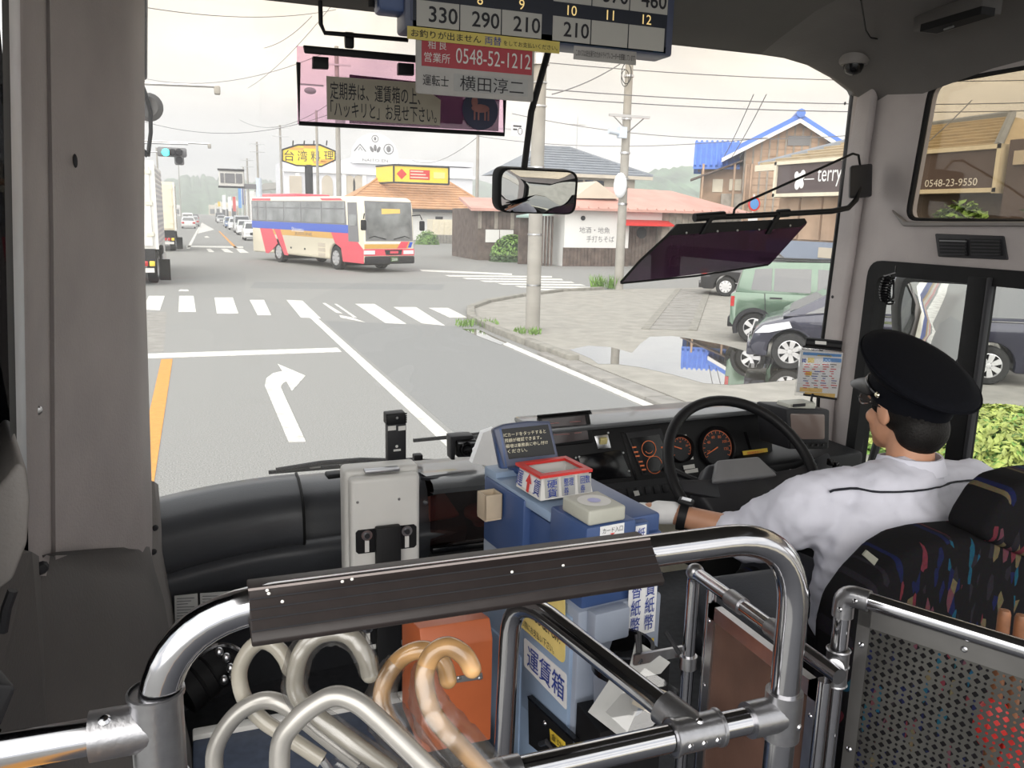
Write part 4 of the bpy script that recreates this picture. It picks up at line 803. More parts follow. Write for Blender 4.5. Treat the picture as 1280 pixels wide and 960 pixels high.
# far traffic
FC = dict(L=4.2, W=1.7, H=1.5, wr=.31, wf=1.3, wrr=-1.3, zb=.22, taper=.2, body=bk['body'], cab=bk['cab'], panes=bk['panes'], ends=bk['ends'],
    boxes=[('headlamp', (2.0, .45, .55), (2.14, .8, .72), 'lamp_white'), ('headlamp', (2.0, -.8, .55), (2.14, -.45, .72), 'lamp_white'), ('front_grille', (2.08, -.4, .45), (2.15, .4, .68), 'charcoal'), ('number_plate', (2.13, -.17, .32), (2.17, .17, .45), 'white'), ('tail_lamp', (-2.15, .5, .6), (-2.08, .82, .85), 'lamp_red'), ('tail_lamp', (-2.15, -.82, .6), (-2.08, -.5, .85), 'lamp_red')])
FV = dict(L=4.6, W=1.75, H=1.95, wr=.32, wf=1.45, wrr=-1.35, zb=.25, taper=.12, body=vn['body'], cab=[(x, z*1.04-.04) for x, z in vn['cab']], panes=vn['panes'], ends=vn['ends'],
    boxes=[('headlamp', (2.25, .5, .7), (2.38, .82, .88), 'lamp_white'), ('headlamp', (2.25, -.82, .7), (2.38, -.5, .88), 'lamp_white'), ('number_plate', (2.36, -.17, .4), (2.4, .17, .52), 'white')])
fcars = [(4.5, 74, -90, FC, 'paint_white', 'white sedan just behind the coach rear, nearest of the oncoming queue'), (4.7, 90, -90, FC, 'paint_white', 'white saloon second in the oncoming queue'), (4.8, 99, -90, FV, 'paint_silver', 'silver van third in the oncoming queue'), (4.7, 113, -90, FC, 'paint_white', 'white car fourth in the oncoming queue'),
         (4.6, 124, -90, FC, 'paint_blue', 'blue-grey car fifth in the oncoming queue'), (4.8, 137, -90, FC, 'paint_white', 'white car sixth in the oncoming queue'), (4.6, 170, -90, FC, 'paint_silver', 'silver car last of the oncoming queue'), (4.8, 190, -90, FV, 'paint_dark', 'dark van far back in the oncoming queue'),
         (-.9, 118, 90, FC, 'paint_white', 'white car driving away ahead of the trucks'), (-.4, 132, 90, FC, 'paint_silver', 'silver car driving away beyond the white one'), (-1.2, 146, 90, FV, 'paint_white', 'white van driving away far down the left lane'), (-.2, 185, 90, FC, 'paint_dark', 'dark car driving away farthest on the left')]
for (x, y, a, s, pm, lab) in fcars: car('car', lab, (x, y, 0), radians(a), s, M[pm], 'distant traffic', detail=False)
def truck(name, label, loc, rz, L, W, H, zf, m, group, teal=False):
    t = thing(name, label, 'truck', loc, rz, group)   # origin: rear centre on the ground, x forward
    mb = MB(); mb.bx((0, -W/2, zf), (L, W/2, H), bev=.03); part('cargo_box', mb, m, t, local=True)
    for sd in (-1, 1):
        for i in range(int((H-zf)/.17)): mb = MB(); mb.bx((.12, sd*W/2-.012, zf+.1+i*.17), (L-.1, sd*W/2+.012, zf+.18+i*.17)); part('side_rib', mb, M['alu'], t, local=True, smooth=False)
        mb = MB(); mb.bx((-.02, sd*W/2-.07, zf), (.05, sd*W/2+.02, H)); part('corner_post', mb, mat('teal', (.02, .28, .25), .5) if (teal and sd == 1) else M['white_paint'], t, local=True, smooth=False)
    for sd in (-1, 1):
        mb = MB(); mb.bx((-.035, sd*.02, zf+.1), (0, sd*(W/2-.1), H-.15)); d = part('rear_door', mb, m, t, local=True, smooth=False)
        for k in range(3): mb = MB(); z = zf+.4+k*(H-zf-.8)/2; mb.bx((-.06, sd*(W/2-.25), z), (-.03, sd*(W/2-.05), z+.12)); part('hinge', mb, M['cream'], d, local=True, smooth=False)
        mb = MB(); mb.cyl((-.06, sd*.2, zf+.2), (-.06, sd*.2, H-.3), .025, n=6); part('lock_bar', mb, M['steel'], d, local=True)
    mb = MB(); mb.bx((.0, -W/2+.05, .75), (.15, W/2-.05, zf)); part('rear_sill', mb, M['charcoal'], t, local=True, smooth=False)
    for sd in (-1, 1):
        for k in range(3): mb = MB(); mb.bx((-.05, sd*(W/2-.15-k*.2)-.08, .62), (0, sd*(W/2-.15-k*.2)+.08, .78), bev=.02); part('tail_lamp', mb, M['lamp_red' if k else 'yellow'], t, local=True)
        for xx in (1.4, 2.6, L-.3): wheel_parts(t, xx, sd*(W/2-.05), .5, .3, 0, sd, 'rim', False)
        mb = MB(); mb.bx((.75, sd*W/2-.35, .12), (.78, sd*W/2-.02, .8)); part('mud_flap', mb, M['rubber'], t, local=True, smooth=False)
        mb = MB(); mb.bx((3.4, sd*W/2-.06, .45), (L-1.2, sd*W/2-.02, .8)); part('side_guard', mb, M['steel'], t, local=True, smooth=False)
    mb = MB(); mb.bx((.02, -W/2+.1, .42), (.12, W/2-.1, .56)); part('rear_bumper', mb, M['white_paint'], t, local=True, smooth=False)
    mb = MB(); mb.bx((-.01, -.3, .5), (.02, .3, .7)); part('number_plate', mb, M['white'], t, local=True, smooth=False)
    mb = MB(); mb.bx((.2, -.45, .7), (L+1.5, .45, .95)); part('chassis', mb, M['charcoal'], t, local=True, smooth=False)
    mb = MB(); mb.bx((L+.15, -W/2+.05, .5), (L+1.95, W/2-.05, min(H-.4, 2.9)), bev=.12); part('cab', mb, M['paint_white'], t, local=True)
truck('cargo_truck', 'nearer silver ribbed cargo truck behind the left pillar', (-2.42, 28.6, 0), radians(90), 7.5, 2.45, 3.85, 1.15, M['white_paint'], 'cargo trucks in the left lane', True)
truck('cargo_truck', 'farther cream cargo truck ahead of the ribbed one', (-2.35, 52.0, 0), radians(90), 7.0, 2.45, 3.9, 1.2, M['cream'], 'cargo trucks in the left lane')

# ------------------------------------------------------------------ the coach
t = thing('coach', 'cream, pink and blue striped coach turning across the junction', 'bus', (5.67, 39.84, 0), radians(-70))
mat('c_cream', (.76, .70, .55), .35, var=.03, coat=.4); mat('c_pink', (.72, .085, .12), .35, var=.03, coat=.4); mat('c_blue', (.035, .10, .52), .35, var=.03, coat=.4); mat('c_gold', (.66, .38, .09), .35, var=.03, coat=.4); mat('c_grey', (.20, .20, .21), .4, var=.05)
hw = 1.225; L2 = 5.5; wr = .5
out = [(-5.46, 3.02), (-5.3, 3.1), (5.0, 3.1), (5.3, 3.0), (5.42, 2.6), (5.5, 1.3), (5.5, .38)]
for xc in (3.1, -2.5):
    out += [(xc+.6*sin(a), .5+.6*cos(a)) for a in [1.72-3.44*i/12 for i in range(13)]]
out += [(-5.46, .38)]
mb = MB(); mb.rslab([V((x, -hw, z)) for x, z in out], (0, 2*hw, 0), .09, 3); part('body', mb, M['c_cream'], t, local=True)
def strip(nm, pl, m, th=.008, y=-hw, parent=t):
    for sd in (-1, 1):
        mb = MB(); mb.slab([V((x, sd*(-y+th), z)) for x, z in pl], (0, -sd*(th+.01), 0)); part(nm, mb, M[m], parent, local=True, smooth=False)
strip('window_band', [(-5.4, 1.92), (-5.4, 2.9), (4.0, 2.9), (4.1, 1.92)], 'c_grey', .006)
for (a, b) in [(-5.3, -4.75), (-4.6, -3.75), (-3.65, -1.8), (-1.72, -.05), (.05, 1.9), (2.0, 3.95)]:
    strip('window', [(a, 1.98), (a, 2.55), (b, 2.55), (b, 1.98)], 'coach_glass', .014); strip('upper_window', [(a, 2.6), (a, 2.86), (b, 2.86), (b, 2.6)], 'coach_glass', .014)
strip('blue_stripe', [(-5.45, 1.58), (-5.45, 1.92), (4.25, 1.92), (4.35, 1.58)], 'c_blue')
strip('gold_stripe', [(-3.0, 1.32), (-3.0, 1.58), (2.9, 1.58), (3.0, 1.32)], 'c_gold')
strip('pink_band', [(-4.5, 1.58), (-3.1, 1.58), (-2.55, .9), (-3.1, .6), (-3.6, .38), (-3.9, .38)], 'c_pink', .009)
strip('pink_band', [(-2.9, 1.58), (-2.2, 1.58), (-1.45, .38), (-1.85, .38)], 'c_pink', .01)
strip('pink_band', [(2.75, 1.58), (4.45, 1.58), (5.45, .95), (5.45, .38), (3.75, .38), (3.6, .95), (3.1, 1.12)], 'c_pink', .009)
strip('roof_pink', [(-5.3, 2.92), (-5.3, 3.02), (-3.2, 3.02), (-3.2, 2.92)], 'c_pink'); strip('roof_pink', [(2.0, 2.93), (1.8, 3.02), (3.6, 3.02), (3.8, 2.93)], 'c_pink')
for i in range(3): strip('vent_grille', [(1.55, .5+i*.22), (1.55, .66+i*.22), (2.2, .66+i*.22), (2.2, .5+i*.22)], 'b_beige', .012)
for x in (-1.2, .2): strip('hatch_latch', [(x, .72), (x, .8), (x+.12, .8), (x+.12, .72)], 'charcoal', .012)
strip('driver_window', [(4.25, 1.25), (4.2, 2.85), (4.95, 2.85), (5.1, 1.25)], 'c_grey', .014)
strip('driver_window_pane', [(4.32, 1.9), (4.3, 2.35), (4.9, 2.35), (4.96, 1.9)], 'coach_glass', .02)
for sd in (-1, 1):
    for xc in (3.1, -2.5): wheel_parts(t, xc, sd*(hw-.02), wr, .3, 8, sd)
for xc in (3.1, -2.5): mb = MB(); mb.bx((xc-.62, -hw+.1, .2), (xc+.62, hw-.1, 1.1)); part('wheel_well', mb, M['black'], t, local=True, smooth=False)
def front(nm, pl, m, th=.01):
    xz = lambda z: 5.5 if z < 1.3 else 5.5-(z-1.3)*.0615
    mb = MB(); mb.slab([V((xz(z)+th, y, z)) for y, z in pl], (-th-.03, 0, 0)); return part(nm, mb, M[m], t, local=True, smooth=False)
front('windscreen_frame', [(-1.15, 1.3), (1.15, 1.3), (1.12, 2.92), (-1.12, 2.92)], 'c_grey', .008)
front('windscreen', [(-1.08, 1.36), (1.08, 1.36), (1.05, 2.86), (-1.05, 2.86)], 'coach_glass', .016)
front('screen_sign', [(-.35, 2.4), (.55, 2.45), (.55, 2.62), (-.35, 2.62)], 'gold_amber', .02)
front('white_line', [(-1.18, 1.2), (.7, 1.2), (.75, 1.27), (-1.18, 1.27)], 'white', .012)
front('gold_stripe', [(-1.2, 1.0), (.35, 1.0), (.5, 1.17), (-1.2, 1.17)], 'c_gold', .012)
front('pink_band', [(.35, 1.0), (.8, 1.0), (.95, 1.28), (.55, 1.28)], 'c_pink', .013); front('blue_band', [(.9, 1.03), (1.05, 1.03), (1.15, 1.26), (1.0, 1.26)], 'c_blue', .013); front('gold_band', [(.8, 1.0), (.88, 1.0), (1.0, 1.28), (.93, 1.28)], 'c_gold', .012)
front('pink_fascia', [(-1.22, .7), (1.22, .7), (1.22, .98), (-1.22, .98)], 'c_pink', .01)
for sd in (-1, 1): front('headlamp', [(sd*.95-.28, .76), (sd*.95+.22, .76), (sd*.95+.22, .92), (sd*.95-.28, .92)], 'lamp_white', .03)
front('grille', [(-.2, .74), (.55, .74), (.6, .94), (-.25, .94)], 'charcoal', .03); front('badge', [(0, .79), (.4, .79), (.4, .89), (0, .89)], 'c_pink', .04)
mb = MB(); mb.bx((5.2, -1.2, .36), (5.6, 1.2, .68), bev=.06); part('front_bumper', mb, M['charcoal'], t, local=True)
pl_ = front('number_plate', [(-.02, .46), (.34, .46), (.34, .66), (-.02, .66)], 'leaf_dark', .12)
lettering('2550', (5.625, .16, .55), (0, 1, 0), EZ, .1, M['white'], pl_, w=.26, local=True)
lettering('Shizutetsu', (-.4, -hw-.012, 1.62), (1, 0, 0), EZ, .2, M['white'], t, w=1.2, local=True); lettering('JUSTLINE', (.15, -hw-.012, 1.42), (1, 0, 0), EZ, .16, M['ink_grey'], t, w=1.7, local=True)
for sd in (-1, 1):
    mb = MB(); mb.tube([(5.3, sd*1.1, 2.35), (5.75, sd*1.35, 2.4), (5.8, sd*1.42, 2.2)], .025, 6); part('mirror_arm', mb, M['black'], t, local=True)
    mb = MB(); mb.box((5.8, sd*1.42, 1.95), (.12, .24, .42), bev=.05); part('wing_mirror', mb, M['black'], t, local=True)
for sd in (-1, 1): mb = MB(); mb.tube([(5.52, sd*.2, 1.38), (5.5, sd*.75, 1.5), (5.5, sd*1.0, 1.42)], .02, 5); part('wiper', mb, M['black'], t, local=True)
mb = MB(); mb.bx((-4.9, -.9, 3.08), (-1.2, .9, 3.25), bev=.06); part('roof_unit', mb, M['c_pink'], t, local=True)
# ================================================================== OUR BUS: shell
def atp(px, py, O, n):
    r = CF + CR*((px-640)/FPX) + CU*((480-py)/FPX); return CC + r*((V(O)-CC).dot(V(n))/r.dot(V(n)))
def roundpoly(pts, r, n=5):
    out = []; k = len(pts)
    for i in range(k):
        p = V(pts[i]); a = V(pts[i-1]); b = V(pts[(i+1) % k]); da = (a-p); db = (b-p); rr = min(r, da.length*.45, db.length*.45)
        s = p+da.normalized()*rr; e = p+db.normalized()*rr
        for j in range(n+1):
            t = j/n; out.append(s*(1-t)**2 + p*2*t*(1-t) + e*t*t)
    return out
def holed(outer, holes, tv):
    bm = bmesh.new(); es = []
    for lp in [outer]+holes:
        vs = [bm.verts.new(V(p)) for p in lp]; es += [bm.edges.new((vs[i], vs[(i+1) % len(vs)])) for i in range(len(vs))]
    bmesh.ops.triangle_fill(bm, use_beauty=True, use_dissolve=False, edges=es)
    ext = bmesh.ops.extrude_face_region(bm, geom=bm.faces[:])
    for g in ext['geom']:
        if isinstance(g, bmesh.types.BMVert): g.co += V(tv)
    return MB().bm(bm)
def bolt(parent, p, n, r, m='steel', name='screw'):
    mb = MB(); mb.lathe([(0, r*.55), (r*.6, r*.45), (r, 0)], p, n, 10); return part(name, mb, M[m], parent)
FZ = 1.0
mat('floor_mat', (.05, .052, .06), .7, var=.2, scale=40)
struct('floor', MB().bx((-.3, -2.5, FZ-.06), (2.3, 2.75, FZ)), M['floor_mat'], smooth=False)
# ---- ceiling, front header, right cove
CY = [-.3, 0, .4, .8, 1.5, 1.9, 2.15, 2.3, 2.4, 2.45]; CZ = [3.12, 3.12, 3.12, 3.11, 3.09, 3.06, 3.02, 2.975, 2.94, 2.955]
mb = MB(); xs = [-.3+i*.2 for i in range(11)]+[1.75]
rows = [[V((x, y, z)) for x in xs] for y, z in zip(CY, CZ)] + [[V((x, 2.7, 3.1)) for x in xs]]
mb.grid(rows); mb.grid([[p+V((0, 0, .05)) for p in r] for r in rows]); struct('ceiling', mb, M['ceil'], sharp=60)
mb = MB(); cove = [(1.75, 0), (1.86, -.005), (1.98, -.03), (2.08, -.075), (2.16, -.13), (2.2, -.2)]
rows = [[V((x, y, min(z, 3.11)+dz*(1 if y < 2.2 else .7))) for (x, dz) in cove] for y, z in zip(CY, CZ)]
mb.grid(rows); struct('trim_1', mb, M['trim_dark'], sharp=70)
wv = thing('ceiling_vent', 'long dark slotted vent in the ceiling cove, top right', 'vent', at(1195, 32, X=2.06))
c0, c1 = at(1142, 42, X=1.98), at(1250, 17, X=2.02); 
mb = MB(); mb.rslab([at(1140, 40, X=2.0), at(1170, 44, X=2.03), at(1252, 19, X=2.03), at(1226, 15, X=2.0)], (.0, 0, .05), .004); part('frame', mb, M['trim_dark'], wv)
mb = MB(); mb.slab([at(1150, 39.5, X=1.997), at(1171, 42, X=2.02), at(1243, 20, X=2.02), at(1226, 17.5, X=1.997)], (0, 0, .02)); part('slot', mb, M['black'], wv)
mb = MB(); mb.tube([at(1180, 37, X=2.0), at(1192, 33, X=2.0)], .003, 6); part('lever', mb, M['grey_plastic'], wv)
mb = MB(); mb.tube([at(1076, 0, Y=1.9), at(1082, 38, Y=2.1), at(1088, 47, Y=2.15), at(1110, 51, X=2.09), at(1152, 55, X=2.12)], .0025, 5); struct('trim_2', mb, M['black'])
# ---- right wall with two window openings
WX = 2.2
wp_ = lambda x, y: at(x, y, X=WX)
up = roundpoly([wp_(1161, 103), V((WX, .1, 2.86)), V((WX, .1, 2.42)), wp_(1130, 276)], .05)
lo_pts = [V((WX, 2.29, 2.285)), V((WX, .75, 2.285)), V((WX, .75, 1.42)), V((WX, 2.31, 1.42))]
lo = roundpoly(lo_pts, .06)
up2 = roundpoly([V((WX, .6, 2.24)), V((WX, .05, 2.24)), V((WX, .05, 1.62)), V((WX, .6, 1.62))], .05)
outer = [V((WX, 2.43, 2.97)), V((WX, 2.44, 2.4)), V((WX, 2.46, 1.9)), V((WX, 2.42, 1.2)), V((WX, 2.42, FZ)), V((WX, -.1, FZ)), V((WX, -.1, 2.97))]
wall = struct('wall_right', holed(outer, [up, lo, up2], (.045, 0, 0)), M['trim'], sharp=30)
for nm, lp, r_ in (('window_gasket', up, .011), ('window_gasket', up2, .011)):
    mb = MB(); mb.tube([p+V((.012, 0, 0)) for p in lp], r_, 8, closed=True); part(nm, mb, M['rubber'], wall)
# moulded ledge between the windows and swage along the pillar
mb = MB(); mb.rslab([at(1118, 262, X=2.2), at(1133, 283, X=2.2), at(1300, 283, X=2.2), at(1300, 277, X=2.2), at(1136, 277, X=2.2)], (-.02, 0, 0), .006); part('ledge', mb, M['trim_light'], wall)
mb = MB(); mb.rslab([V((WX, 2.43, 2.96)), V((WX, 2.44, 2.4)), V((WX, 2.46, 1.9)), V((WX, 2.42, 1.42)), V((WX, 2.38, 1.42)), V((WX, 2.39, 1.9)), V((WX, 2.36, 2.3)), V((WX, 2.33, 2.92))], (-.03, 0, 0), .012, 3); part('pillar_cover', mb, M['trim'], wall)
for p in (wp_(1049, 371), wp_(1065, 130)): bolt(wall, p-V((.031, 0, 0)), (-1, 0, 0), .006, 'charcoal')
mb = MB(); mb.tube([V((2.185, 2.435, 3.0)), V((2.185, 2.445, 2.4)), V((2.185, 2.465, 1.9)), V((2.185, 2.425, 1.4))], .016, 8); part('windscreen_gasket', mb, M['rubber'], wall)
window = struct('window_1', MB().bx((2.245, .05, 2.37), (2.25, 2.3, 2.9)), M['side_tint'], smooth=False)
# driver sliding window: black frame, two sashes
wf = thing('driver_window', 'black-framed sliding side window beside the driver', 'window', (WX, 1.5, 1.42))
inner = roundpoly([V((WX, 2.245, 2.235)), V((WX, .8, 2.235)), V((WX, .8, 1.47)), V((WX, 2.265, 1.47))], .04)
mb = holed([p+V((-.012, 0, 0)) for p in lo], [[p+V((-.012, 0, 0)) for p in inner]], (.06, 0, 0)); part('frame', mb, M['rubber'], wf)
ms = at(1219, 400, X=WX).y
mb = MB(); mb.bx((2.185, ms-.035, 1.45), (2.23, ms+.035, 2.26), bev=.006); part('sash_post', mb, M['rubber'], wf)
mb = MB(); mb.bx((2.18, ms-.05, 1.45), (2.2, ms-.036, 2.26), bev=.003); part('sash_seal', mb, M['charcoal'], wf)
part('pane', MB().bx((2.222, ms, 1.46), (2.226, 2.26, 2.25)), M['side_glass'], wf, smooth=False)
part('pane', MB().bx((2.205, .8, 1.46), (2.209, ms, 2.25)), M['side_glass'], wf, smooth=False)
# wall vent
vt = thing('wall_vent', 'black louvred air vent on the wall above the driver window', 'vent', at(1212, 309, X=2.17))
q = lambda x, y, d=0: at(x, y, X=WX-.006-d)
mb = MB(); mb.rslab([q(1168, 292), q(1254, 295), q(1259, 325), q(1172, 321)], (.012, 0, 0), .004); part('frame', mb, M['charcoal'], vt)
for (a, b) in ((1173, 1207), (1212, 1250)):
    mb = MB(); mb.slab([q(a, 298, .006), q(b, 299, .006), q(b+2, 320, .006), q(a+2, 318, .006)], (.004, 0, 0)); part('recess', mb, M['black'], vt, smooth=False)
    for i in range(5):
        y = 300+i*4.2; mb = MB(); mb.slab([q(a+1, y, .012), q(b-1, y+.8, .012), q(b-1, y+2.4, .012), q(a+1, y+1.6, .012)], (.008, 0, 0)); part('louvre', mb, M['grey_plastic'] if (i == 0 and a < 1200) else M['charcoal'], vt, smooth=False)
# dome security camera
dp = at(1068, 73, D=2.72)
dc = thing('dome_camera', 'grey dome security camera at the top of the right pillar', 'camera', dp)
mb = MB(); mb.lathe([(0, .03), (.05, .03), (.048, -.01), (.042, -.02), (0, -.02)], dp, (0, 0, 1), 24); part('housing', mb, M['trim_light'], dc)
mb = MB(); mb.lathe([(.032, 0), (.031, -.012), (.024, -.026), (.012, -.033), (0, -.035)], dp+V((0, 0, -.018)), (0, 0, 1), 20); part('lens_dome', mb, M['black_gloss'], dc)
mb = MB(); mb.tube([at(1090, 68, X=2.15), at(1098, 70, X=2.16), at(1101, 76, X=2.17), at(1104, 79, X=2.18)], .003, 6); part('cable', mb, M['black'], dc)
# ---- left wall: window, silver strip, padded pillar
def colpts(cols, ys): return [[at(fx(y), y, Y=Yc) for (fx, Yc) in cols] for y in ys]
lin = lambda a, b, c: (lambda y: a+(b-a)*min(max(y, 0), 300)/300+(c-b)*max(0, min(y, 700)-300)/300)
YS = [-70, 0, 100, 200, 300, 400, 500, 560, 600, 640, 670, 690, 720]
cols = [(lin(25, 29, 34), 1.40), (lin(30, 34, 39), 1.405), (lin(50, 54, 56), 1.52), (lin(55, 59, 61), 1.55), (lin(58, 62, 64), 1.575), (lin(62, 67, 69), 1.57), (lin(90, 95, 98), 1.66), (lin(130, 134, 138), 1.78), (lin(152, 155, 160), 1.85), (lin(165, 168, 176), 1.92), (lin(170, 173, 181), 1.98), (lin(176, 178, 187), 2.05), (lin(181, 180.5, 189.5), 2.12), (lin(179, 179, 187), 2.3)]
mb = MB(); mb.grid(colpts(cols, YS)); lw = struct('wall_left', mb, M['trim'], sharp=60)
cols = [(lin(11, 16, 22), 1.30), (lin(13, 18, 24), 1.33), (lin(23, 27, 32), 1.385), (lin(25, 29, 34), 1.39)]
mb = MB(); mb.grid(colpts(cols, YS[:-3])); part('edge_strip', mb, M['alu'], lw)
cols = [(lin(2, 7, 14), 1.22), (lin(4, 9, 16), 1.24), (lin(9, 14, 20), 1.29), (lin(11, 16, 22), 1.3)]
mb = MB(); mb.grid(colpts(cols, YS[:-4])); part('window_gasket', mb, M['rubber'], lw)
struct('window_2', MB().bx((-.285, .85, 1.7), (-.28, 1.62, 3.1)), M['dark_glass'], smooth=False)
bolt(lw, at(47, 513, Y=1.47), (.5, -.85, 0), .008); bolt(lw, at(94, 203, Y=1.645), (.5, -.85, 0), .004, 'charcoal')
mb = MB(); mb.ell(at(94, 201, Y=1.645), (.004, .003, .012), 8, 6); part('plug', mb, M['charcoal'], lw)
# lower kick trim with rounded edge
R1 = [(690, 40, 186), (720, 44, 193), (760, 46, 205), (800, 48, 212), (850, 50, 220), (900, 52, 229), (960, 54, 243), (1100, 58, 270)]
rows = []
for (y, a, b) in [(684, 60, 183)]+R1:
    k = (y-684)/276; rows.append([at(a-8, y+15, Y=1.50-.05*k), at(a, y+8, Y=1.49-.1*k), at(a+10, y+6, Y=1.53-.12*k), at((a+b)/2, y+2, Y=1.70-.2*k), at(b-12, y-1, Y=1.90-.28*k), at(b-4, y-6, Y=1.97-.3*k), at(b, y-10, Y=2.03-.3*k), at(b-2, y-10, Y=2.3)])
mb = MB(); mb.grid(rows); part('kick_trim', mb, M['trim_dark'], lw, sharp=70)
mb = MB(); mb.grid([[at(186, 600, Y=2.13), at(193, 602, Y=2.14), at(198, 606, Y=2.2)], [at(186, 640, Y=2.1), at(196, 642, Y=2.12), at(201, 645, Y=2.2)], [at(186, 680, Y=2.06), at(198, 686, Y=2.1), at(204, 690, Y=2.2)], [at(190, 730, Y=2.0), at(207, 740, Y=2.06), at(214, 745, Y=2.2)], [at(205, 790, Y=1.95), at(213, 800, Y=2.02), at(222, 810, Y=2.2)]]); part('corner_trim', mb, M['trim_light'], lw)
bolt(lw, at(52, 710, Y=1.45), (.5, -.85, 0), .012, 'charcoal'); bolt(lw, at(194, 660, Y=2.1), (.3, -.9, 0), .008, 'charcoal')
bolt(lw, at(192, 690, Y=2.06), (.3, -.9, 0), .008, 'charcoal')
mb = MB(); mb.rslab([at(-30, 640, Y=1.1), at(5, 600, Y=1.1), at(22, 578, Y=1.1), at(33, 584, Y=1.1), at(38, 625, Y=1.1), at(34, 680, Y=1.1), at(16, 725, Y=1.1), at(-30, 760, Y=1.1)], (-.06, .25, 0), .015, 3); part('sill_pad', mb, M['trim_light'], lw)
mb = MB(); mb.slab([at(-30, 700, Y=1.12), at(40, 690, Y=1.25), at(50, 696, Y=1.5), at(62, 960, Y=1.45), at(44, 960, Y=1.25), at(-30, 960, Y=1.1)], (-.1, .1, 0)); part('side_trim', mb, M['trim_dark'], lw, smooth=False)
mb = MB(); mb.rslab([at(-30, 853, Y=1.0), at(21, 857, Y=1.0), at(19, 868, Y=1.0), at(4, 905, Y=1.0), at(-30, 960, Y=1.0)], (-.05, .1, 0), .006); part('arm_pad', mb, M['charcoal'], lw)
mb = MB(); mb.tube([at(3, 790, Y=1.1), at(8, 760, Y=1.1), at(16, 738, Y=1.1)], .006, 6); part('cable', mb, M['charcoal'], lw)
# ---- windscreen
def wsY(x, z): return 2.76-.24*((x-1.0)/1.22)**2-.10*(z-1.5)
mb = MB(); mb.grid([[V((x, wsY(x, z), z)) for x in [-.24+i*.0988 for i in range(26)]] for z in [1.42+i*.17 for i in range(11)]])
struct('window_3', mb, M['windshield'], sharp=80)
mb = MB(); mb.tube([V((x, wsY(x, 1.43)-.01, 1.44)) for x in [-.24+i*.0988 for i in range(26)]], .018, 6); struct('trim_3', mb, M['rubber'])
# ---- outer skin of our own bus on the driver side (seen in the wing mirror) and front fascia
sk = thing('bus_flank', 'striped outer flank of the bus, seen in the wing mirror', 'bus', (2.36, -3, 0))
part('skin', MB().bx((2.31, -9, .35), (2.38, 2.5, 1.4)), M['c_cream'], sk, smooth=False)
for (z0, z1, m) in ((1.1, 1.38, 'c_blue'), (.9, 1.1, 'c_gold'), (.4, .62, 'c_pink')): part('stripe', MB().bx((2.38, -9, z0), (2.385, 2.5, z1)), M[m], sk, smooth=False)
part('front_fascia', MB().bx((-.25, 2.72, .35), (2.38, 2.86, 1.36), bev=.05), M['c_cream'], sk)
# ---- wing mirror (driver side)
mc = (at(1172, 402, X=2.62)); wmt = thing('wing_mirror', 'large outside wing mirror showing the striped bus flank', 'mirror', mc)
tocam = (CC-mc).normalized(); back = V((.0, -1, -.36)).normalized(); nrm = (tocam+back).normalized(); mu = V((0, 0, 1)).cross(nrm).normalized(); mv = nrm.cross(mu)
OM = mc
cor = [(1133, 352), (1215, 356), (1213, 408), (1200, 445), (1185, 462), (1150, 460), (1128, 440), (1126, 385)]
pts = [atp(x, y, OM, nrm) for x, y in cor]; pts = roundpoly(pts, .03)
cen = sum(pts, V())/len(pts); mb = MB(); mb.grid([[cen+(p-cen)*s_+nrm*(.008*(1-s_*s_)) for p in pts+[pts[0]]] for s_ in (0.001, .2, .4, .6, .8, 1)]); part('mirror_glass', mb, M['mirror'], wmt, sharp=80)
big = [cen+(p-cen)*1.10-nrm*.003 for p in pts]
mb = MB(); mb.rslab(big, -nrm*.07, .012); part('housing', mb, M['black'], wmt)
mb = MB(); mb.tube([cen-mv*.08-nrm*.05, V((2.55, cen.y+.12, 1.7)), V((2.36, cen.y+.02, 1.3))], .016, 8); part('arm', mb, M['black'], wmt)
cdl = thing('coiled_cord', 'black coiled cord hanging in the driver window corner', 'cord', at(1112, 342, X=2.12))
mb = MB(); pts = []
for i in range(150):
    t_ = i/149; ph = t_*2*pi*10; cx = 1112+(-6*sin(t_*2.6))+(10 if t_ > .9 else 0)*(t_-.9)*4; cy = 345+t_*34
    c = at(cx, cy, X=2.13); pts.append(c-CR*(.017*cos(ph))+CU*(.006*sin(ph))+CF*(.012*sin(ph)))
mb.tube([at(1120, 333, X=2.15), at(1119, 341, X=2.14)]+pts+[at(1117, 372, X=2.13), at(1117, 350, X=2.13)], .0035, 6); part('coil', mb, M['black_gloss'], cdl)
# ---- outside front mirror hanging before the windscreen
fm = thing('front_mirror', 'black-rimmed rectangular mirror hanging on an arm before the windscreen', 'mirror', at(674, 270, Y=2.36))
cf = at(674, 238, Y=2.36); tocam = (CC-cf).normalized(); look = V((.93, -.25, -.27)).normalized(); fn = (tocam+look*.62).normalized()
cor = roundpoly([atp(623, 209, cf, fn), atp(724, 214, cf, fn), atp(720, 269, cf, fn), atp(622, 266, cf, fn)], .035)
cen = sum(cor, V())/len(cor)
mb = MB(); mb.rslab([cen+(p-cen)*1.0 for p in cor], -fn*.04, .010); part('housing', mb, M['rubber'], fm)
mb = MB(); mb.grid([[cen+(p-cen)*.92*s_+fn*(.001+.006*(1-s_*s_)) for p in cor+[cor[0]]] for s_ in (.001, .2, .4, .6, .8, 1)]); part('mirror_glass', mb, M['mirror'], fm, sharp=80)
mb = MB(); mb.tube([at(655, 212, Y=2.37), at(664, 140, Y=2.36), at(686, 62, Y=2.34), at(694, 20, Y=2.3), V((1.17, 2.25, 3.0))], .010, 10); part('arm', mb, M['black'], fm)
lm = thing('kerb_mirror', 'black outside mirror with round grey mirror head beyond the left pillar', 'mirror', at(180, 100, Y=2.75))
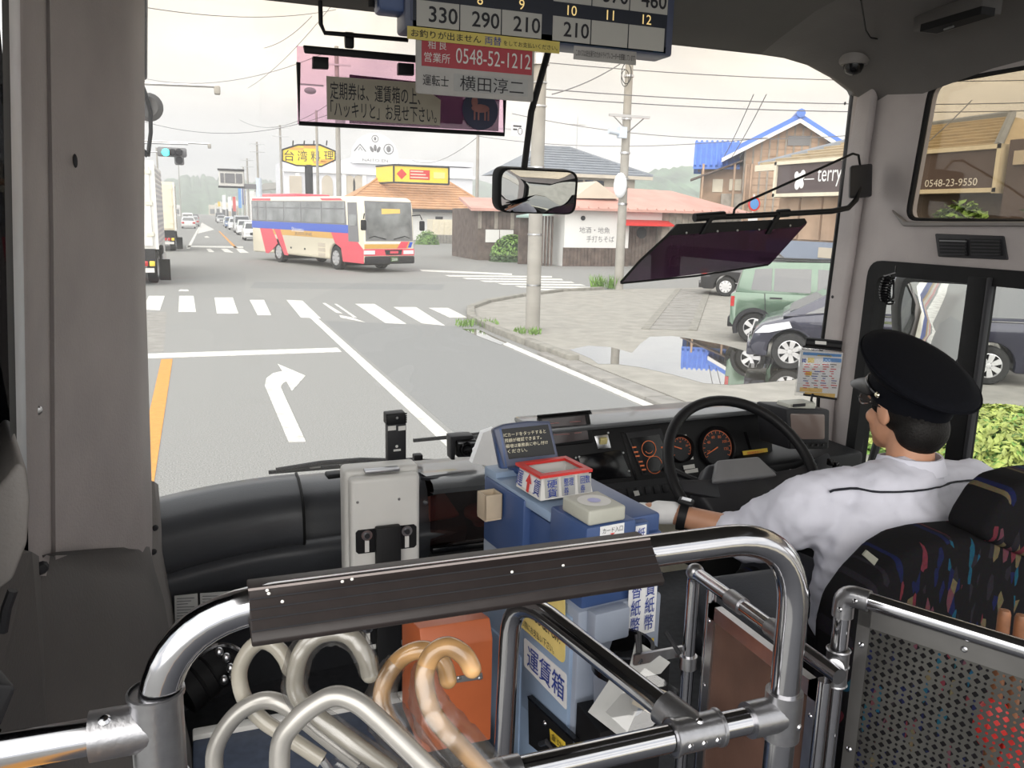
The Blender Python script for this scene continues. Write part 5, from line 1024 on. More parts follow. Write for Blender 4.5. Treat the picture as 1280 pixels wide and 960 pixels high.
mb = MB(); mb.rslab([at(168, -60, Y=2.75), at(184, -60, Y=2.75), at(183.5, 20, Y=2.75), at(183, 97, Y=2.75), at(168, 97, Y=2.75)], (0, .06, 0), .008); part('housing', mb, M['black'], lm)
mb = MB(); mb.tube([at(174, 97, Y=2.78), at(181, 115, Y=2.78), at(188, 140, Y=2.8), at(188.5, 165, Y=2.8), at(185, 195, Y=2.78)], .006, 8); mb.tube([at(174, 110, Y=2.78), at(176, 185, Y=2.78), at(185, 195, Y=2.78)], .008, 8); part('arm', mb, M['black'], lm)
mb = MB(); mb.lathe([(0, .02), (.03, .016), (.042, 0), (.035, -.02), (0, -.03)], at(186, 134, Y=2.82), (-.2, -1, 0), 20); part('round_mirror', mb, M['grey_plastic'], lm)
# ================================================================== dashboard (thing with padded sections)
dash = thing('dashboard', 'black padded dashboard running below the windscreen', 'dashboard', (1.0, 2.5, FZ))
def loft(sec, xs, yo=lambda x: 0, zo=lambda x: 0):
    mb = MB(); mb.grid([[V((x, y+yo(x), z+zo(x))) for (y, z) in sec] for x in xs]); return mb
xa, xb = at(193, 640, Y=2.2).x, at(371, 600, Y=2.42).x
yo = lambda x: -.11*max(0, (xb-x)/(xb-xa))**2
sec = [(2.56, 1.42), (2.53, 1.54), (2.50, 1.600), (2.46, 1.628), (2.40, 1.628), (2.34, 1.612), (2.30, 1.588), (2.285, 1.55), (2.28, 1.5), (2.285, 1.475), (2.30, 1.466)]
mb = loft(sec, [xa+(xb-xa)*i/12 for i in range(13)], yo); part('pad_left', mb, M['vinyl'], dash, sharp=60)
sec2 = [(2.32, 1.47), (2.285, 1.462), (2.275, 1.44), (2.30, 1.38), (2.34, 1.30), (2.38, 1.22), (2.4, FZ)]
mb = loft(sec2, [xa+(xb+.5-xa)*i/16 for i in range(17)], lambda x: yo(min(x, xb))+.1*max(0, x-xb)); part('lower_pad', mb, M['vinyl'], dash, sharp=60)
mb = MB(); mb.tube([V((xb+.003, y+.0, z+.001)) for y, z in sec[1:]], .0045, 6); part('seam', mb, M['rubber'], dash)
xc = at(530, 600, Y=2.4).x
sec3 = [(2.66, 1.42), (2.63, 1.55), (2.60, 1.588), (2.55, 1.598), (2.48, 1.598), (2.43, 1.585), (2.40, 1.56), (2.385, 1.52), (2.38, 1.48), (2.36, 1.46)]
mb = loft(sec3, [xb+.008+(xc-xb)*i/8 for i in range(9)], lambda x: -.03+.02*(x-xb)/(xc-xb)); part('pad_centre', mb, M['vinyl'], dash, sharp=60)
xd = at(690, 560, Y=2.45).x
sec4 = [(2.70, 1.42), (2.67, 1.55), (2.64, 1.583), (2.58, 1.588), (2.45, 1.60), (2.34, 1.618), (2.30, 1.612), (2.285, 1.598), (2.29, 1.582), (2.33, 1.575)]
mb = loft(sec4, [xc, (xc+xd)/2, xd+.05]); part('shelf_top', mb, M['vinyl_sheen'], dash, sharp=60)
mb = MB(); mb.slab([at(526, 601, Y=2.33)+V((0, 0, .012)), at(560, 594, Y=2.36)+V((0, 0, .006)), at(600, 588, Y=2.42), at(613, 592, Y=2.40), at(565, 600, Y=2.33)], (0, 0, -.01)); part('tray_slot', mb, M['charcoal'], dash, smooth=False)
mb = MB(); mb.bx((xc, 2.34, FZ), (xd+.1, 2.66, 1.40), bev=.01); part('shelf_floor', mb, M['black'], dash)
mb = MB(); mb.bx((xc, 2.6, 1.38), (xd+.1, 2.64, 1.57)); part('shelf_back', mb, M['black'], dash, smooth=False)
mb = MB(); mb.bx((xc, 2.318, 1.40), (xd, 2.322, 1.585)); part('smoked_flap', mb, M['smoke'], dash, smooth=False)
mb = MB(); mb.bx((xc, 2.3, 1.385), (xd, 2.33, 1.405), bev=.004); part('shelf_lip', mb, M['black_gloss'], dash)
bolt(dash, at(532, 628, Y=2.31), (0, -1, 0), .009, 'cast')
# items in the shelf
o = MB(); 
for i in range(5): o.ell(at(598+i*4, 640+(i % 2)*6, Y=2.45+.03*i), (.05, .05, .028), 10, 8, Euler((i, i*.7, i*.4)).to_matrix().to_4x4())
solo('folded_cloth', o, M['cloth_pink'], 'crumpled dusky pink cloth lying inside the smoked shelf', 'cloth')
mb = MB(); mb.box(at(545, 635, Y=2.45), (.12, .1, .012), Euler((.5, 0, .3)).to_matrix(), .003); solo('paper_slip', mb, mat('salmon', (.55, .30, .26), .8), 'salmon paper slip inside the smoked shelf', 'paper')
mb = MB(); mb.box(at(555, 655, Y=2.40), (.07, .02, .022), None, .003); solo('orange_tag', mb, M['orange_box'], 'small orange tag inside the smoked shelf', 'tag')
# instrument console: face plane tilted back
O = at(800, 570, Y=2.34); PN = V((0, -.955, .297)); PV = V((0, .297, .955))
pp = lambda x, y, d=0: atp(x, y, O+PN*d, PN)
tl, tr, br, bl = pp(676, 538), pp(962, 511), pp(975, 640), pp(672, 660)
mb = MB(); mb.rslab([tl, tr, br, bl], V((0, .14, 0)), .01); part('console', mb, M['black'], dash)
mb = MB(); mb.rslab([tl+V((-.01, -.03, .012)), tr+V((.02, -.03, .012)), tr+V((.02, .22, -.005)), tl+V((-.01, .22, -.005))], (0, 0, -.02), .008); part('console_hood', mb, M['vinyl_sheen'], dash)
def pslab(nm, pl, m, d, th=.004, parent=dash, bev=0):
    mb = MB(); P3 = [pp(x, y, d) for x, y in pl]
    if bev: mb.rslab(P3, -PN*th, bev)
    else: mb.slab(P3, -PN*th)
    return part(nm, mb, M[m], parent, smooth=bool(bev))
cl = pslab('cover_plate', [(722, 570), (776, 562), (790, 596), (734, 602)], 'black_gloss', .006, .006, bev=.002)
for (x, y) in ((720, 572), (724, 571), (779, 566), (786, 589), (727, 598), (730, 595), (705, 578), (708, 583)): bolt(dash, pp(x, y, .006), PN, .0045)
mt = pslab('meter_panel', [(782, 541), (826, 535), (846, 588), (803, 594)], 'charcoal', .004, .004, bev=.001)
ms_ = pslab('meter_screen', [(788, 548), (824, 543), (841, 586), (805, 591)], 'black_gloss', .007, .003)
def ring(c, r, w, m, parent, nm='gauge_ring', a0=0, a1=2*pi, lift=.001, n=28):
    u = EX; v = PV; mb = MB(); k = []
    for i in range(n+1):
        a = a0+(a1-a0)*i/n; d = u*cos(a)+v*sin(a); k.append([c+d*(r-w)+PN*lift, c+d*r+PN*lift])
    mb.grid(k); return part(nm, mb, M[m], parent, smooth=False)
c = pp(811, 561, .008); ring(c, .028, .0025, 'gauge_orange', ms_); ring(c, .016, .002, 'gauge_orange', ms_, a0=3.6, a1=5.8)
c = pp(818, 581, .008); ring(c, .03, .002, 'gauge_orange', ms_)
for (x, y) in [(793, 560), (795, 566), (797, 571), (829, 560), (831, 566), (834, 574), (837, 579), (801, 578), (803, 583), (805, 588)]:
    mb = MB(); p = pp(x, y, .0085); mb.slab([p+EX*-.008, p+EX*.008, p+EX*.008+PV*.005, p-EX*.008+PV*.005], -PN*.001); part('gauge_mark', mb, M['gauge_orange'], ms_, smooth=False)
def gauge(px, py, R, nm, lab, ang, texts):
    c = pp(px, py, .006); mb = MB(); mb.lathe([(0, 0), (R*.9, 0), (R*.93, .012), (R, .016), (R*1.06, .010), (R*1.08, 0)], c, PN, 36); g = part(nm, mb, M['black'], dash, label=lab)
    mb = MB(); mb.lathe([(0, .001), (R*.9, .001)], c, PN, 36); part('dial', mb, M['charcoal'], g)
    ring(c, R*.86, R*.03, 'gauge_orange', g, 'dial_arc', -.6, pi+.6, .002)
    for i in range(15):
        a = -.6+(pi+1.2)*i/14; d = EX*cos(a)+PV*sin(a); s = EX*-sin(a)+PV*cos(a); mb = MB(); p0 = c+d*R*.7+PN*.002; p1 = c+d*R*.84+PN*.002; mb.add([p0-s*.0008, p1-s*.0008, p1+s*.0008, p0+s*.0008], [(0, 1, 2, 3)]); part('dial_tick', mb, M['gauge_orange'], g, smooth=False)
    for (tx, a) in texts: lettering(tx, c+(EX*cos(a)+PV*sin(a))*R*.55, EX, PV, R*.14, M['gauge_orange'], g, name='dial_number', lift=.002)
    d = EX*cos(ang)+PV*sin(ang); s = EX*-sin(ang)+PV*cos(ang); mb = MB(); q0 = c+PN*.005; mb.slab([q0-s*.002, q0+d*R*.75-s*.0008, q0+d*R*.75+s*.0008, q0+s*.002], PN*.002); part('needle', mb, M['gauge_orange'], g, smooth=False)
    return g
gauge(896, 559, .068, 'speedometer', 'round speedometer with orange digits', radians(205), [('20', 3.5), ('40', 2.6), ('60', 1.9), ('80', 1.2), ('100', .5), ('120', -.2)])
gauge(851, 561, .045, 'tachometer', 'small tachometer half hidden by the wheel rim', radians(160), [('5', 2.8), ('10', 1.6), ('20', .4)])
for pl in [[(843, 545), (858, 543), (859, 548), (844, 550)], [(848, 571), (866, 569), (867, 574), (849, 576)], [(854, 582), (868, 580), (869, 585), (855, 587)], [(856, 588), (872, 585), (873, 590), (857, 592)], [(898, 577), (912, 575), (912.5, 578), (898.5, 580)]]: pslab('white_label', pl, 'paper', .02 if pl[0][0] == 898 else .006, .001)
ys_ = pslab('yellow_label', [(928, 564), (959, 560), (961, 571), (931, 575)], 'yellow', .006, .001)
lettering('整備用無線電源ダイヤル', pp(944.5, 565.5, .0065), EX, PV, .010, M['red'], ys_, w=.07); lettering('W-BBXU', pp(945, 571, .0065), EX, PV, .008, M['red'], ys_, w=.03)
bt = pslab('cream_switch_plate', [(743, 545), (760, 543), (764, 560), (748, 561)], 'steel', .006, .004, bev=.001)
mb = MB(); cb = pp(754, 551, .012); mb.box(cb, (.026, .014, .022), Matrix.Rotation(.3, 3, 'X'), .003); part('cream_switch', mb, M['button_cream'], bt)
for i in range(7):
    pslab('rocker_switch', [(762+i*11, 613-i*1.1), (769+i*11, 612-i*1.1), (771+i*11, 622-i*1.1), (764+i*11, 623-i*1.1)], 'charcoal', .008, .008, bev=.0015)
pslab('rocker_switch', [(792, 614), (798, 613), (800, 619), (794, 620)], 'paper', .012, .003)
pslab('switch_bank', [(742, 607), (860, 594), (866, 625), (748, 636)], 'charcoal', .003, .003)
for (x, y) in ((760, 541), (888, 536), (1000, 530)): bolt(dash, pp(x, y, .001), PN, .005, 'steel')
for (x0, x1) in ((776, 779), (930, 933)): pslab('console_seam', [(x0, 540), (x1, 540), (x1+18, 600), (x0+18, 600)], 'black_gloss', .002, .002)
# little grey display (dark) on top of the console
ds = thing('dash_display', 'small dark tinted display standing on the dashboard', 'display', at(707, 560, Y=2.36))
dn = V((-.1, -.95, .2)).normalized(); Od = at(707, 538, Y=2.36); dq = lambda x, y, d=0: atp(x, y, Od+dn*d, dn)
mb = MB(); mb.rslab([dq(673, 522), dq(737, 516), dq(743, 553), dq(681, 560)], -dn*.03, .006); part('case', mb, M['black'], ds)
mb = MB(); mb.slab([dq(677, 524, .002), dq(731, 519, .002), dq(736, 549, .002), dq(684, 556, .002)], -dn*.002); part('screen', mb, M['screen'], ds, smooth=False)
mb = MB(); mb.rslab([dq(671, 521, .03), dq(738, 514.5, .03), dq(740, 518, -.03), dq(672, 524, -.03)], (0, 0, .006), .002); part('hood', mb, M['black'], ds)
for (x, y, w) in [(687, 529, 12), (712, 527, 14), (690, 536, 9), (714, 534, 16), (692, 543, 20), (718, 541, 9)]:
    mb = MB(); mb.slab([dq(x, y, .003), dq(x+w, y-1, .003), dq(x+w, y, .003), dq(x, y+1, .003)], -dn*.0005); part('faint_text', mb, M['cloth_pink'], ds, smooth=False)
# ---- steering wheel
sw = thing('steering_wheel', 'large black bus steering wheel with grey hub', 'steering wheel', at(930, 640, D=2.4))
wc = at(930, 590, D=2.33); wn_ = V((0, -.74, .67)).normalized(); wv_ = V((0, .67, .74))
RW = .232
mb = MB(); mb.tube([wc+(EX*cos(a)+wv_*sin(a))*RW for a in [2*pi*i/64 for i in range(64)]], .0155, 12, closed=True); part('rim', mb, M['black'], sw)
hc = wc-wn_*.03
def wloc(a, b, d=0): return hc+EX*a+wv_*b+wn_*d
mb = MB(); mb.rslab([wloc(-.08, .05), wloc(.10, .05), wloc(.17, -.03), wloc(.15, -.12), wloc(-.12, -.12), wloc(-.15, -.03)], -wn_*.06, .015, 3); part('hub', mb, M['charcoal'], sw)
mb = MB(); mb.rslab([wloc(-.06, .05, .018), wloc(.08, .05, .018), wloc(.12, -.015, .018), wloc(-.10, -.015, .018)], -wn_*.03, .008, 3); part('hub_pad', mb, M['grey_plastic'], sw)
for s in (-1, 1):
    mb = MB(); mb.rslab([wloc(s*.07, -.0), wloc(s*.225, .0, .03), wloc(s*.222, -.035, .03), wloc(s*.08, -.06)], -wn_*.018, .006); part('spoke', mb, M['charcoal'], sw)
mb = MB(); mb.tube([hc-wn_*.03, hc-wn_*.16, V((hc.x, hc.y+.22, hc.z-.32))], .055, 14); part('column', mb, M['charcoal'], sw)
mb = MB(); mb.tube([hc-wn_*.06+EX*-.05, hc-wn_*.05+EX*-.14+wv_*.04, hc-wn_*.05+EX*-.2+wv_*.075], [.009, .009, .014], 8); part('stalk', mb, M['black'], sw)
# ---- right end pod with CRT monitor, device on top, switch pod
pod = thing('side_console', 'black switch pod at the right end of the dashboard', 'console', V((1.95, 2.1, FZ)))
mb = MB(); mb.rslab([at(990, 585, Y=2.12), at(1036, 562, Y=2.2), at(1052, 600, Y=2.05), at(1030, 640, Y=1.92), at(990, 640, Y=1.95)], (0.02, .03, -.25), .015); part('pod', mb, M['charcoal'], pod)
for i, (x, y) in enumerate([(1008, 578), (1012, 585), (1032, 580), (1039, 584)]):
    mb = MB(); mb.box(at(x, y, Y=2.1)+V((0, -.02, .012)), (.014, .02, .022), None, .003); part('switch', mb, M['black_gloss'], pod)
mb = MB(); mb.rslab([V((1.70, 2.2, FZ)), V((2.18, 2.2, FZ)), V((2.18, 2.2, 1.62)), V((1.70, 2.2, 1.60))], (0, .3, 0), .02); part('body', mb, M['black'], pod)
mb = MB(); mb.ell(at(987, 596, Y=2.1), (.008, .008, .008), 10, 8); part('yellow_knob', mb, M['yellow'], pod); mb = MB(); mb.box(at(989, 589, Y=2.1), (.014, .003, .012)); part('white_label', mb, M['paper'], pod, smooth=False)
cr = thing('crt_monitor', 'small black CRT monitor with brownish screen beside the pillar', 'monitor', at(1010, 562, Y=2.2))
mY = 2.17; q = lambda x, y, dy=0: at(x, y, Y=mY+dy)
mb = MB(); mb.rslab([q(983, 511), q(1038, 512), q(1037, 562), q(986, 562)], (-.025, .13, 0), .008); part('case', mb, M['charcoal'], cr)
mb = MB(); mb.rslab(roundpoly([q(988, 517, -.002), q(1031, 518, -.002), q(1031, 549, -.002), q(990, 549, -.002)], .008), (0, .004, 0), .0015); part('screen', mb, M['crt'], cr)
mb = MB(); mb.slab([q(988, 552, -.003), q(1034, 553, -.003), q(1034, 560, -.003), q(988, 560, -.003)], (0, .004, 0)); fp = part('control_strip', mb, M['black'], cr, smooth=False)
for i in range(5): mb = MB(); p = q(1000+i*7, 556, -.003); mb.cyl(p, p+V((0, -.006, 0)), .004, n=8); part('knob', mb, M['charcoal'], fp)
mb = MB(); mb.box(at(995, 507, Y=2.22), (.11, .07, .03), None, .006); o = solo('ticket_gauge', mb, M['device_cream'], 'beige device lying on top of the CRT monitor', 'device')
mb = MB(); mb.box(at(999, 506.5, Y=2.18), (.05, .003, .010)); part('slot', mb, M['charcoal'], o, smooth=False)
# hazard: round knob + key above console, small camera behind rim
kn = thing('mirror_knob', 'round black-rimmed gauge standing on the dashboard behind the wheel rim', 'gauge', at(930, 522, Y=2.5))
mb = MB(); kc = at(932, 511, Y=2.5); mb.lathe([(0, .01), (.02, .01), (.026, .014), (.03, 0), (.026, -.02)], kc, (0, -1, 0), 20); part('rim', mb, M['black_gloss'], kn); mb = MB(); mb.box(at(925, 522, Y=2.5), (.06, .04, .05), None, .008); part('foot', mb, M['black'], kn)
# ---- route sheets in clear pouch clipped on pillar
ps = thing('schedule_pouch', 'clear pouch with coloured timetable sheet hanging by the right pillar', 'pouch', at(1025, 495, X=2.05))
sn = V((-.62, -.78, .05)).normalized(); Os = at(1025, 462, X=2.08); sq = lambda x, y, d=0: atp(x, y, Os+sn*d, sn)
mb = MB(); mb.slab([sq(1000, 437), sq(1054, 441), sq(1046, 497), sq(995, 490)], -sn*.003); sh = part('sheet', mb, M['white'], ps, smooth=False)
for (x0, y0, x1, y1, m) in [(1004, 440, 1052, 443.5, 'sky_ink'), (1022, 443, 1040, 445, 'yellow'), (1029, 447, 1052, 452, 'sky_ink'), (1010, 447, 1018, 453, 'yellow'), (1003, 448, 1008, 453, 'navy_ink'), (1007, 464, 1015, 469, 'yellow'), (1000, 484, 1028, 489, 'gold_amber'), (1006, 490, 1044, 495, 'gold_amber')]:
    mb = MB(); mb.slab([sq(x0, y0, .001), sq(x1, y0+(x1-x0)*.06, .001), sq(x1-.5, y1+(x1-x0)*.06, .001), sq(x0-.5, y1, .001)], -sn*.0006); part('print_block', mb, M[m], sh, smooth=False)
random.seed(5)
for i in range(46):
    y = 455+(i//4)*2.9; x0 = 1003+(i % 4)*11+random.uniform(0, 4); w = random.uniform(3, 9)
    if y > 484: continue
    mb = MB(); mb.slab([sq(x0, y, .0012), sq(x0+w, y+w*.06, .0012), sq(x0+w, y+1.1+w*.06, .0012), sq(x0, y+1.1, .0012)], -sn*.0005); part('print_line', mb, M[random.choice(['red', 'red', 'navy_ink', 'ink_grey'])], sh, smooth=False)
mb = MB(); mb.slab([sq(998, 432, .004), sq(1056, 437, .004), sq(1048, 500, .004), sq(993, 494, .004)], -sn*.001); part('clear_cover', mb, M['clear'], ps, smooth=False)
mb = MB(); mb.tube([sq(1007, 427, .01), sq(1052, 432, .01)], .017, 10); part('clip', mb, M['black'], ps)
mb = MB(); mb.slab([sq(1019, 426, .028), sq(1033, 427, .028), sq(1033, 431, .028), sq(1019, 430, .028)], -sn*.002); part('clip_label', mb, M['paper'], ps, smooth=False)
mb = MB(); mb.tube([sq(1003, 433, .004), sq(1052, 438, .004)], .004, 6); mb.tube([sq(1004, 493, .004), sq(1046, 499, .004)], .004, 6); part('edge_bar', mb, M['black'], ps)
mb = MB(); mb.tube([at(1016, 492, Y=2.2), at(1014, 500, Y=2.2), at(1018, 508, Y=2.22)], .004, 6); part('cable', mb, M['black'], ps)
# ================================================================== overhead fare display and notices
def ztxt(txt, c, h, m, parent, w=None, u=EX, v=EZ, bold=0.0, name='lettering'): return lettering(txt, c, u, v, h, M[m], parent, w, name, bold)
DY = 2.1
fd = thing('fare_display', 'dark blue fare display board with stop numbers hanging from the ceiling', 'display', at(660, 60, Y=DY))
x0, x1 = at(475, 20, Y=DY).x, at(841, 60, Y=DY).x; zb = at(838, 71, Y=DY).z; zt = 3.08
mb = MB(); mb.bx((x0+.06, DY, zb), (x1, DY+.09, zt), bev=.008); part('case', mb, M['panel_blue'], fd)
mb = MB(); mb.bx((x0, DY+.01, zb+.04), (x0+.07, DY+.08, zt), bev=.01); part('end_bracket', mb, M['fare_blue'], fd)
mb = MB(); mb.cyl((x0-.012, DY+.04, zb+.05), (x0-.012, DY+.04, zt), .008, n=8); part('hanger_rod', mb, M['black'], fd)
face = part('face', MB().bx((x0+.075, DY-.003, zb+.022), (x1-.02, DY+.002, zt)), M['panel_blue'], fd, smooth=False)
def fq(x, y, d=.004): return at(x, y, Y=DY-d)
mat('fare_pale', (.46, .45, .42), .4, var=.05, scale=6)
zlo, zhi = at(575, 38.5, Y=DY).z, at(575, 6.5, Y=DY).z
mat('dark_navy', (.018, .022, .035), .4, var=.05); mat('teal_strip', (.02, .06, .11), .4, var=.05)
part('lower_strip', MB().bx((x0+.08, DY-.0045, zb+.022), (x1-.025, DY-.003, zlo-.004)), M['teal_strip'], face, smooth=False)
part('upper_strip', MB().bx((x0+.08, DY-.0045, zlo-.003), (x1-.025, DY-.003, zt-.001)), M['dark_navy'], face, smooth=False)
def cell(xa, xb, za, zb_, txt):
    a = at(xa, 30, Y=DY).x; b = at(xb, 30, Y=DY).x
    o = part('fare_window', MB().bx((a, DY-.006, za), (b, DY-.004, zb_)), M['fare_window'], face, smooth=False)
    if txt: ztxt(txt, ((a+b)/2+(b-a)*.12, DY-.0065, (za+zb_)/2), (zb_-za)*.62, 'ink', face, w=(b-a)*.68, bold=.012)
for (xa, xb, tx) in [(520, 573, '330'), (574.5, 625, '290'), (626.5, 676, '210'), (690, 737, '210'), (738.5, 784, None), (785.5, 830, None)]: cell(xa, xb, zlo, zhi, tx)
rz0, rz1 = zhi+.035, zhi+.098
for (xa, xb, tx) in [(520, 573, None), (574.5, 625, None), (626.5, 676, None), (690, 737, '520'), (738.5, 784, '370'), (785.5, 832, '460')]: cell(xa, xb, rz0, rz1, tx)
for (px, tx) in [(547, '7'), (599, '8'), (651, '9'), (714, '10'), (762, '11'), (808, '12')]: ztxt(tx, (at(px, 10, Y=DY).x, DY-.006, zhi+.017), .024, 'digit_amber', face)
ztxt('ﾚｼｯﾌﾟ', (at(822, 66, Y=DY).x, DY-.0045, zb+.011), .006, 'sky_ink', fd, w=.03)
st = thing('yellow_notice', 'yellow no-change notice strip stuck under the fare display', 'sign', at(600, 60, Y=DY-.01))
a, b = at(509, 46, Y=DY-.012), at(699, 60, Y=DY-.012); z0, z1 = at(600, 57.5, Y=DY-.012).z, at(600, 42, Y=DY-.012).z
bd = part('strip', MB().bx((a.x, DY-.014, z0), (b.x, DY-.012, z1)), mat('notice_yellow', (.66, .54, .13), .5, var=.04), st, smooth=False)
h = (z1-z0); zc_ = (z0+z1)/2
ztxt('お釣りが出ません', ((at(512, 46, Y=DY).x+at(599, 52, Y=DY).x)/2, DY-.0145, zc_), h*.62, 'ink', bd, w=(at(599, 52, Y=DY).x-at(512, 46, Y=DY).x), bold=.02)
ztxt('両替', (at(614, 52, Y=DY).x, DY-.0145, zc_), h*.7, 'navy_ink', bd, w=.044, bold=.03); ztxt('をしてお支払いください。', (at(661, 56, Y=DY).x, DY-.0145, zc_-.002), h*.42, 'ink', bd, w=.148)
st = thing('recorder_notice', 'small grey drive-recorder notice under the right half of the display', 'sign', at(757, 78, Y=DY-.01))
a, b = at(717, 64, Y=DY-.012), at(795, 72, Y=DY-.012); z0, z1 = at(757, 78, Y=DY-.012).z, at(757, 61, Y=DY-.012).z
mb = MB(); mb.bx((a.x, DY-.014, z0), (b.x, DY-.011, z1), bev=.001); bd = part('strip', mb, mat('notice_grey', (.42, .405, .385), .5), st)
ztxt('このバスは安全運行のためドライブレコーダーを搭載しています', ((a.x+b.x)/2, DY-.0145, (z0+z1)/2), (z1-z0)*.5, 'ink', bd, w=(b.x-a.x)*.94)
st = thing('name_plate', 'grey plate with red telephone panel and crew name under the display', 'sign', at(594, 125, Y=DY-.008))
NY = DY-.008; a, b = at(520, 60, Y=NY), at(668, 70, Y=NY); z0, z1 = at(594, 122, Y=NY).z, at(594, 53, Y=NY).z; W_ = b.x-a.x
mb = MB(); mb.rslab(roundpoly([V((a.x, NY, z0)), V((b.x, NY, z0)), V((b.x, NY, z1)), V((a.x, NY, z1))], .008), (0, .006, 0), .001); bd = part('plate', mb, M['notice_grey'], st)
zr0 = at(594, 88, Y=NY).z; rp_ = part('red_panel', MB().bx((a.x+W_*.045, NY-.001, zr0), (b.x-W_*.02, NY, z1-.004)), M['red_sign'], st, smooth=False)
zm_ = (zr0+z1)/2
ztxt('相 良', (a.x+W_*.17, NY-.0015, zm_+.018), .021, 'paper', rp_, w=.047); ztxt('営業所', (a.x+W_*.17, NY-.0015, zm_-.012), .023, 'paper', rp_, w=.066)
ztxt('0548-52-1212', (a.x+W_*.645, NY-.0015, zm_-.002), .036, 'paper', rp_, w=W_*.64)
zm2 = (z0+zr0)/2
ztxt('運転士', (a.x+W_*.16, NY-.0015, zm2), .026, 'ink', bd, w=.066); 
part('name_card', MB().bx((a.x+W_*.31, NY-.0012, zm2-.021), (b.x-W_*.05, NY, zm2+.021)), mat('card_grey', (.40, .40, .39), .6), st, smooth=False)
ztxt('横田淳二', (a.x+W_*.635, NY-.002, zm2), .036, 'ink', bd, w=W_*.55)
# ---- pink visor with frame (left)
VY = 2.4
pv = thing('pink_visor', 'pink tinted left sun visor in a black frame with a notice', 'visor', at(500, 160, Y=VY))
q = lambda x, y, d=0: at(x, y, Y=VY-d)
co = [q(371, 57), q(632, 84), q(630, 169), q(372, 155)]
mb = MB(); mb.slab(co, (0, .004, 0)); part('tinted_sheet', mb, M['visor_pink'], pv, smooth=False)
mb = MB(); mb.slab([q(437, 93, -.006), q(625, 113, -.006), q(623, 164, -.006), q(437, 154, -.006)], (0, .003, 0)); part('second_sheet', mb, M['visor_dark'], pv, smooth=False)
mb = MB(); mb.tube([q(373, 78), q(374, 154), q(630, 168), q(631, 118)], .006, 8); part('frame', mb, M['black'], pv)
mb = MB(); mb.rslab([q(379, 56, .01), q(522, 69, .01), q(522, 78, .01), q(381, 66, .01)], (0, .012, 0), .003); part('top_bar', mb, M['black'], pv)
for x in (391, 498): mb = MB(); yb_ = 70+(x-391)*.075; mb.rslab([q(x, yb_, .008), q(x+20, yb_+1.5, .008), q(x+20, yb_+16, .008), q(x, yb_+15, .008)], (0, .02, 0), .002); part('clip', mb, M['black'], pv)
mb = MB(); mb.tube([q(400, -10, .02), q(401, 30, .02), q(406, 41, .02), q(430, 43, .02), q(510, 50, .02)], .006, 8); mb.rslab([q(431, 39, .012), q(443, 40, .012), q(443, 60, .012), q(432, 59, .012)], (0, .02, 0), .004); part('bracket', mb, M['black'], pv)
mb = MB(); mb.slab([q(480, 54, -.02), q(412, 30, -.02), q(412, 40, -.02), q(480, 62, -.02)], (0, .01, 0)); 
nt_ = part('notice_card', MB().slab([q(408, 95, .004), q(520, 103, .004), q(551, 125, .004), q(550, 157, .004), q(409, 149, .004)], (0, .002, 0)), mat('notice_tan', (.36, .33, .26), .6), pv, smooth=False)
vdir = (q(500, 104)-q(420, 97)).normalized()
c1, c2 = q(470, 117, .004), q(481, 140, .004)
lettering('定期券は、運賃箱の上、', c1, EX, EZ, .046, M['ink'], nt_, w=.252, bold=.02); lettering('「ハッキリと」お見せ下さい。', c2, EX, EZ, .044, M['ink'], nt_, w=.300, bold=.02)
mb = MB(); c = q(600, 138, .0); mb.lathe([(.0, 0), (.055, 0)], c+V((0, -.003, 0)), (0, -1, 0), 28); em = part('round_emblem', mb, mat('emblem_navy', (.015, .02, .06), .5), pv)
mb = MB(); mb.ell(c+V((0, -.004, .005)), (.028, .001, .012), 12, 6); mb.ell(c+V((-.018, -.004, .022)), (.01, .001, .016), 10, 6)
for dx in (-.02, -.008, .012, .022): mb.bx(c+V((dx, -.0045, -.028)), c+V((dx+.005, -.0035, .0)))
part('emblem_figure', mb, M['cloth_pink'], em)
# ---- purple visor (right)
rv = thing('purple_visor', 'dark purple tinted right sun visor on a black arm', 'visor', at(900, 340, Y=2.2))
RY = 2.2; q = lambda x, y, d=0: at(x, y, Y=RY-d)
mb = MB(); mb.slab(roundpoly([q(775, 355), q(778, 350), q(846, 281), q(1006, 274), q(1009, 279), q(962, 331)], .006), (0, .004, 0)); part('tinted_sheet', mb, M['visor_dark'], rv, smooth=False)
mb = MB(); mb.slab([q(835, 293, .002), q(847, 280, .002), q(1006, 273, .002), q(1009, 278, .002), q(1000, 284, .002), q(840, 294, .002)], (0, .008, 0)); part('clamp_bar', mb, M['black'], rv, smooth=False)
mb = MB(); mb.tube([q(776, 353), q(800, 326), q(838, 291)], .004, 6); mb.tube([q(777, 354), q(870, 345), q(960, 331)], .003, 6); part('edge', mb, M['black'], rv)
mb = MB(); mb.tube([q(868, 272), q(930, 270), q(1040, 264), at(1060, 260, Y=2.2), at(1070, 250, Y=2.22), at(1074, 235, Y=2.24)], .009, 10); part('arm', mb, M['black'], rv)
for (a_, b_) in (((868, 272), (905, 269)), ((972, 267), (986, 266))): mb = MB(); mb.tube([q(*a_), q(*b_)], .013, 10); part('arm_sleeve', mb, M['black'], rv)
mb = MB(); mb.tube([q(917, 268), q(918, 262), q(924, 256), q(1000, 222), at(1066, 192, Y=2.22), at(1073, 194, Y=2.23), at(1075, 206, Y=2.24)], .004, 8); part('stay', mb, M['black'], rv)
for x in (890, 972): mb = MB(); mb.rslab([q(x, 268, .012), q(x+6, 268, .012), q(x-9, 293, .012), q(x-14, 293, .012)], (0, .012, 0), .002); part('clip', mb, M['black'], rv)
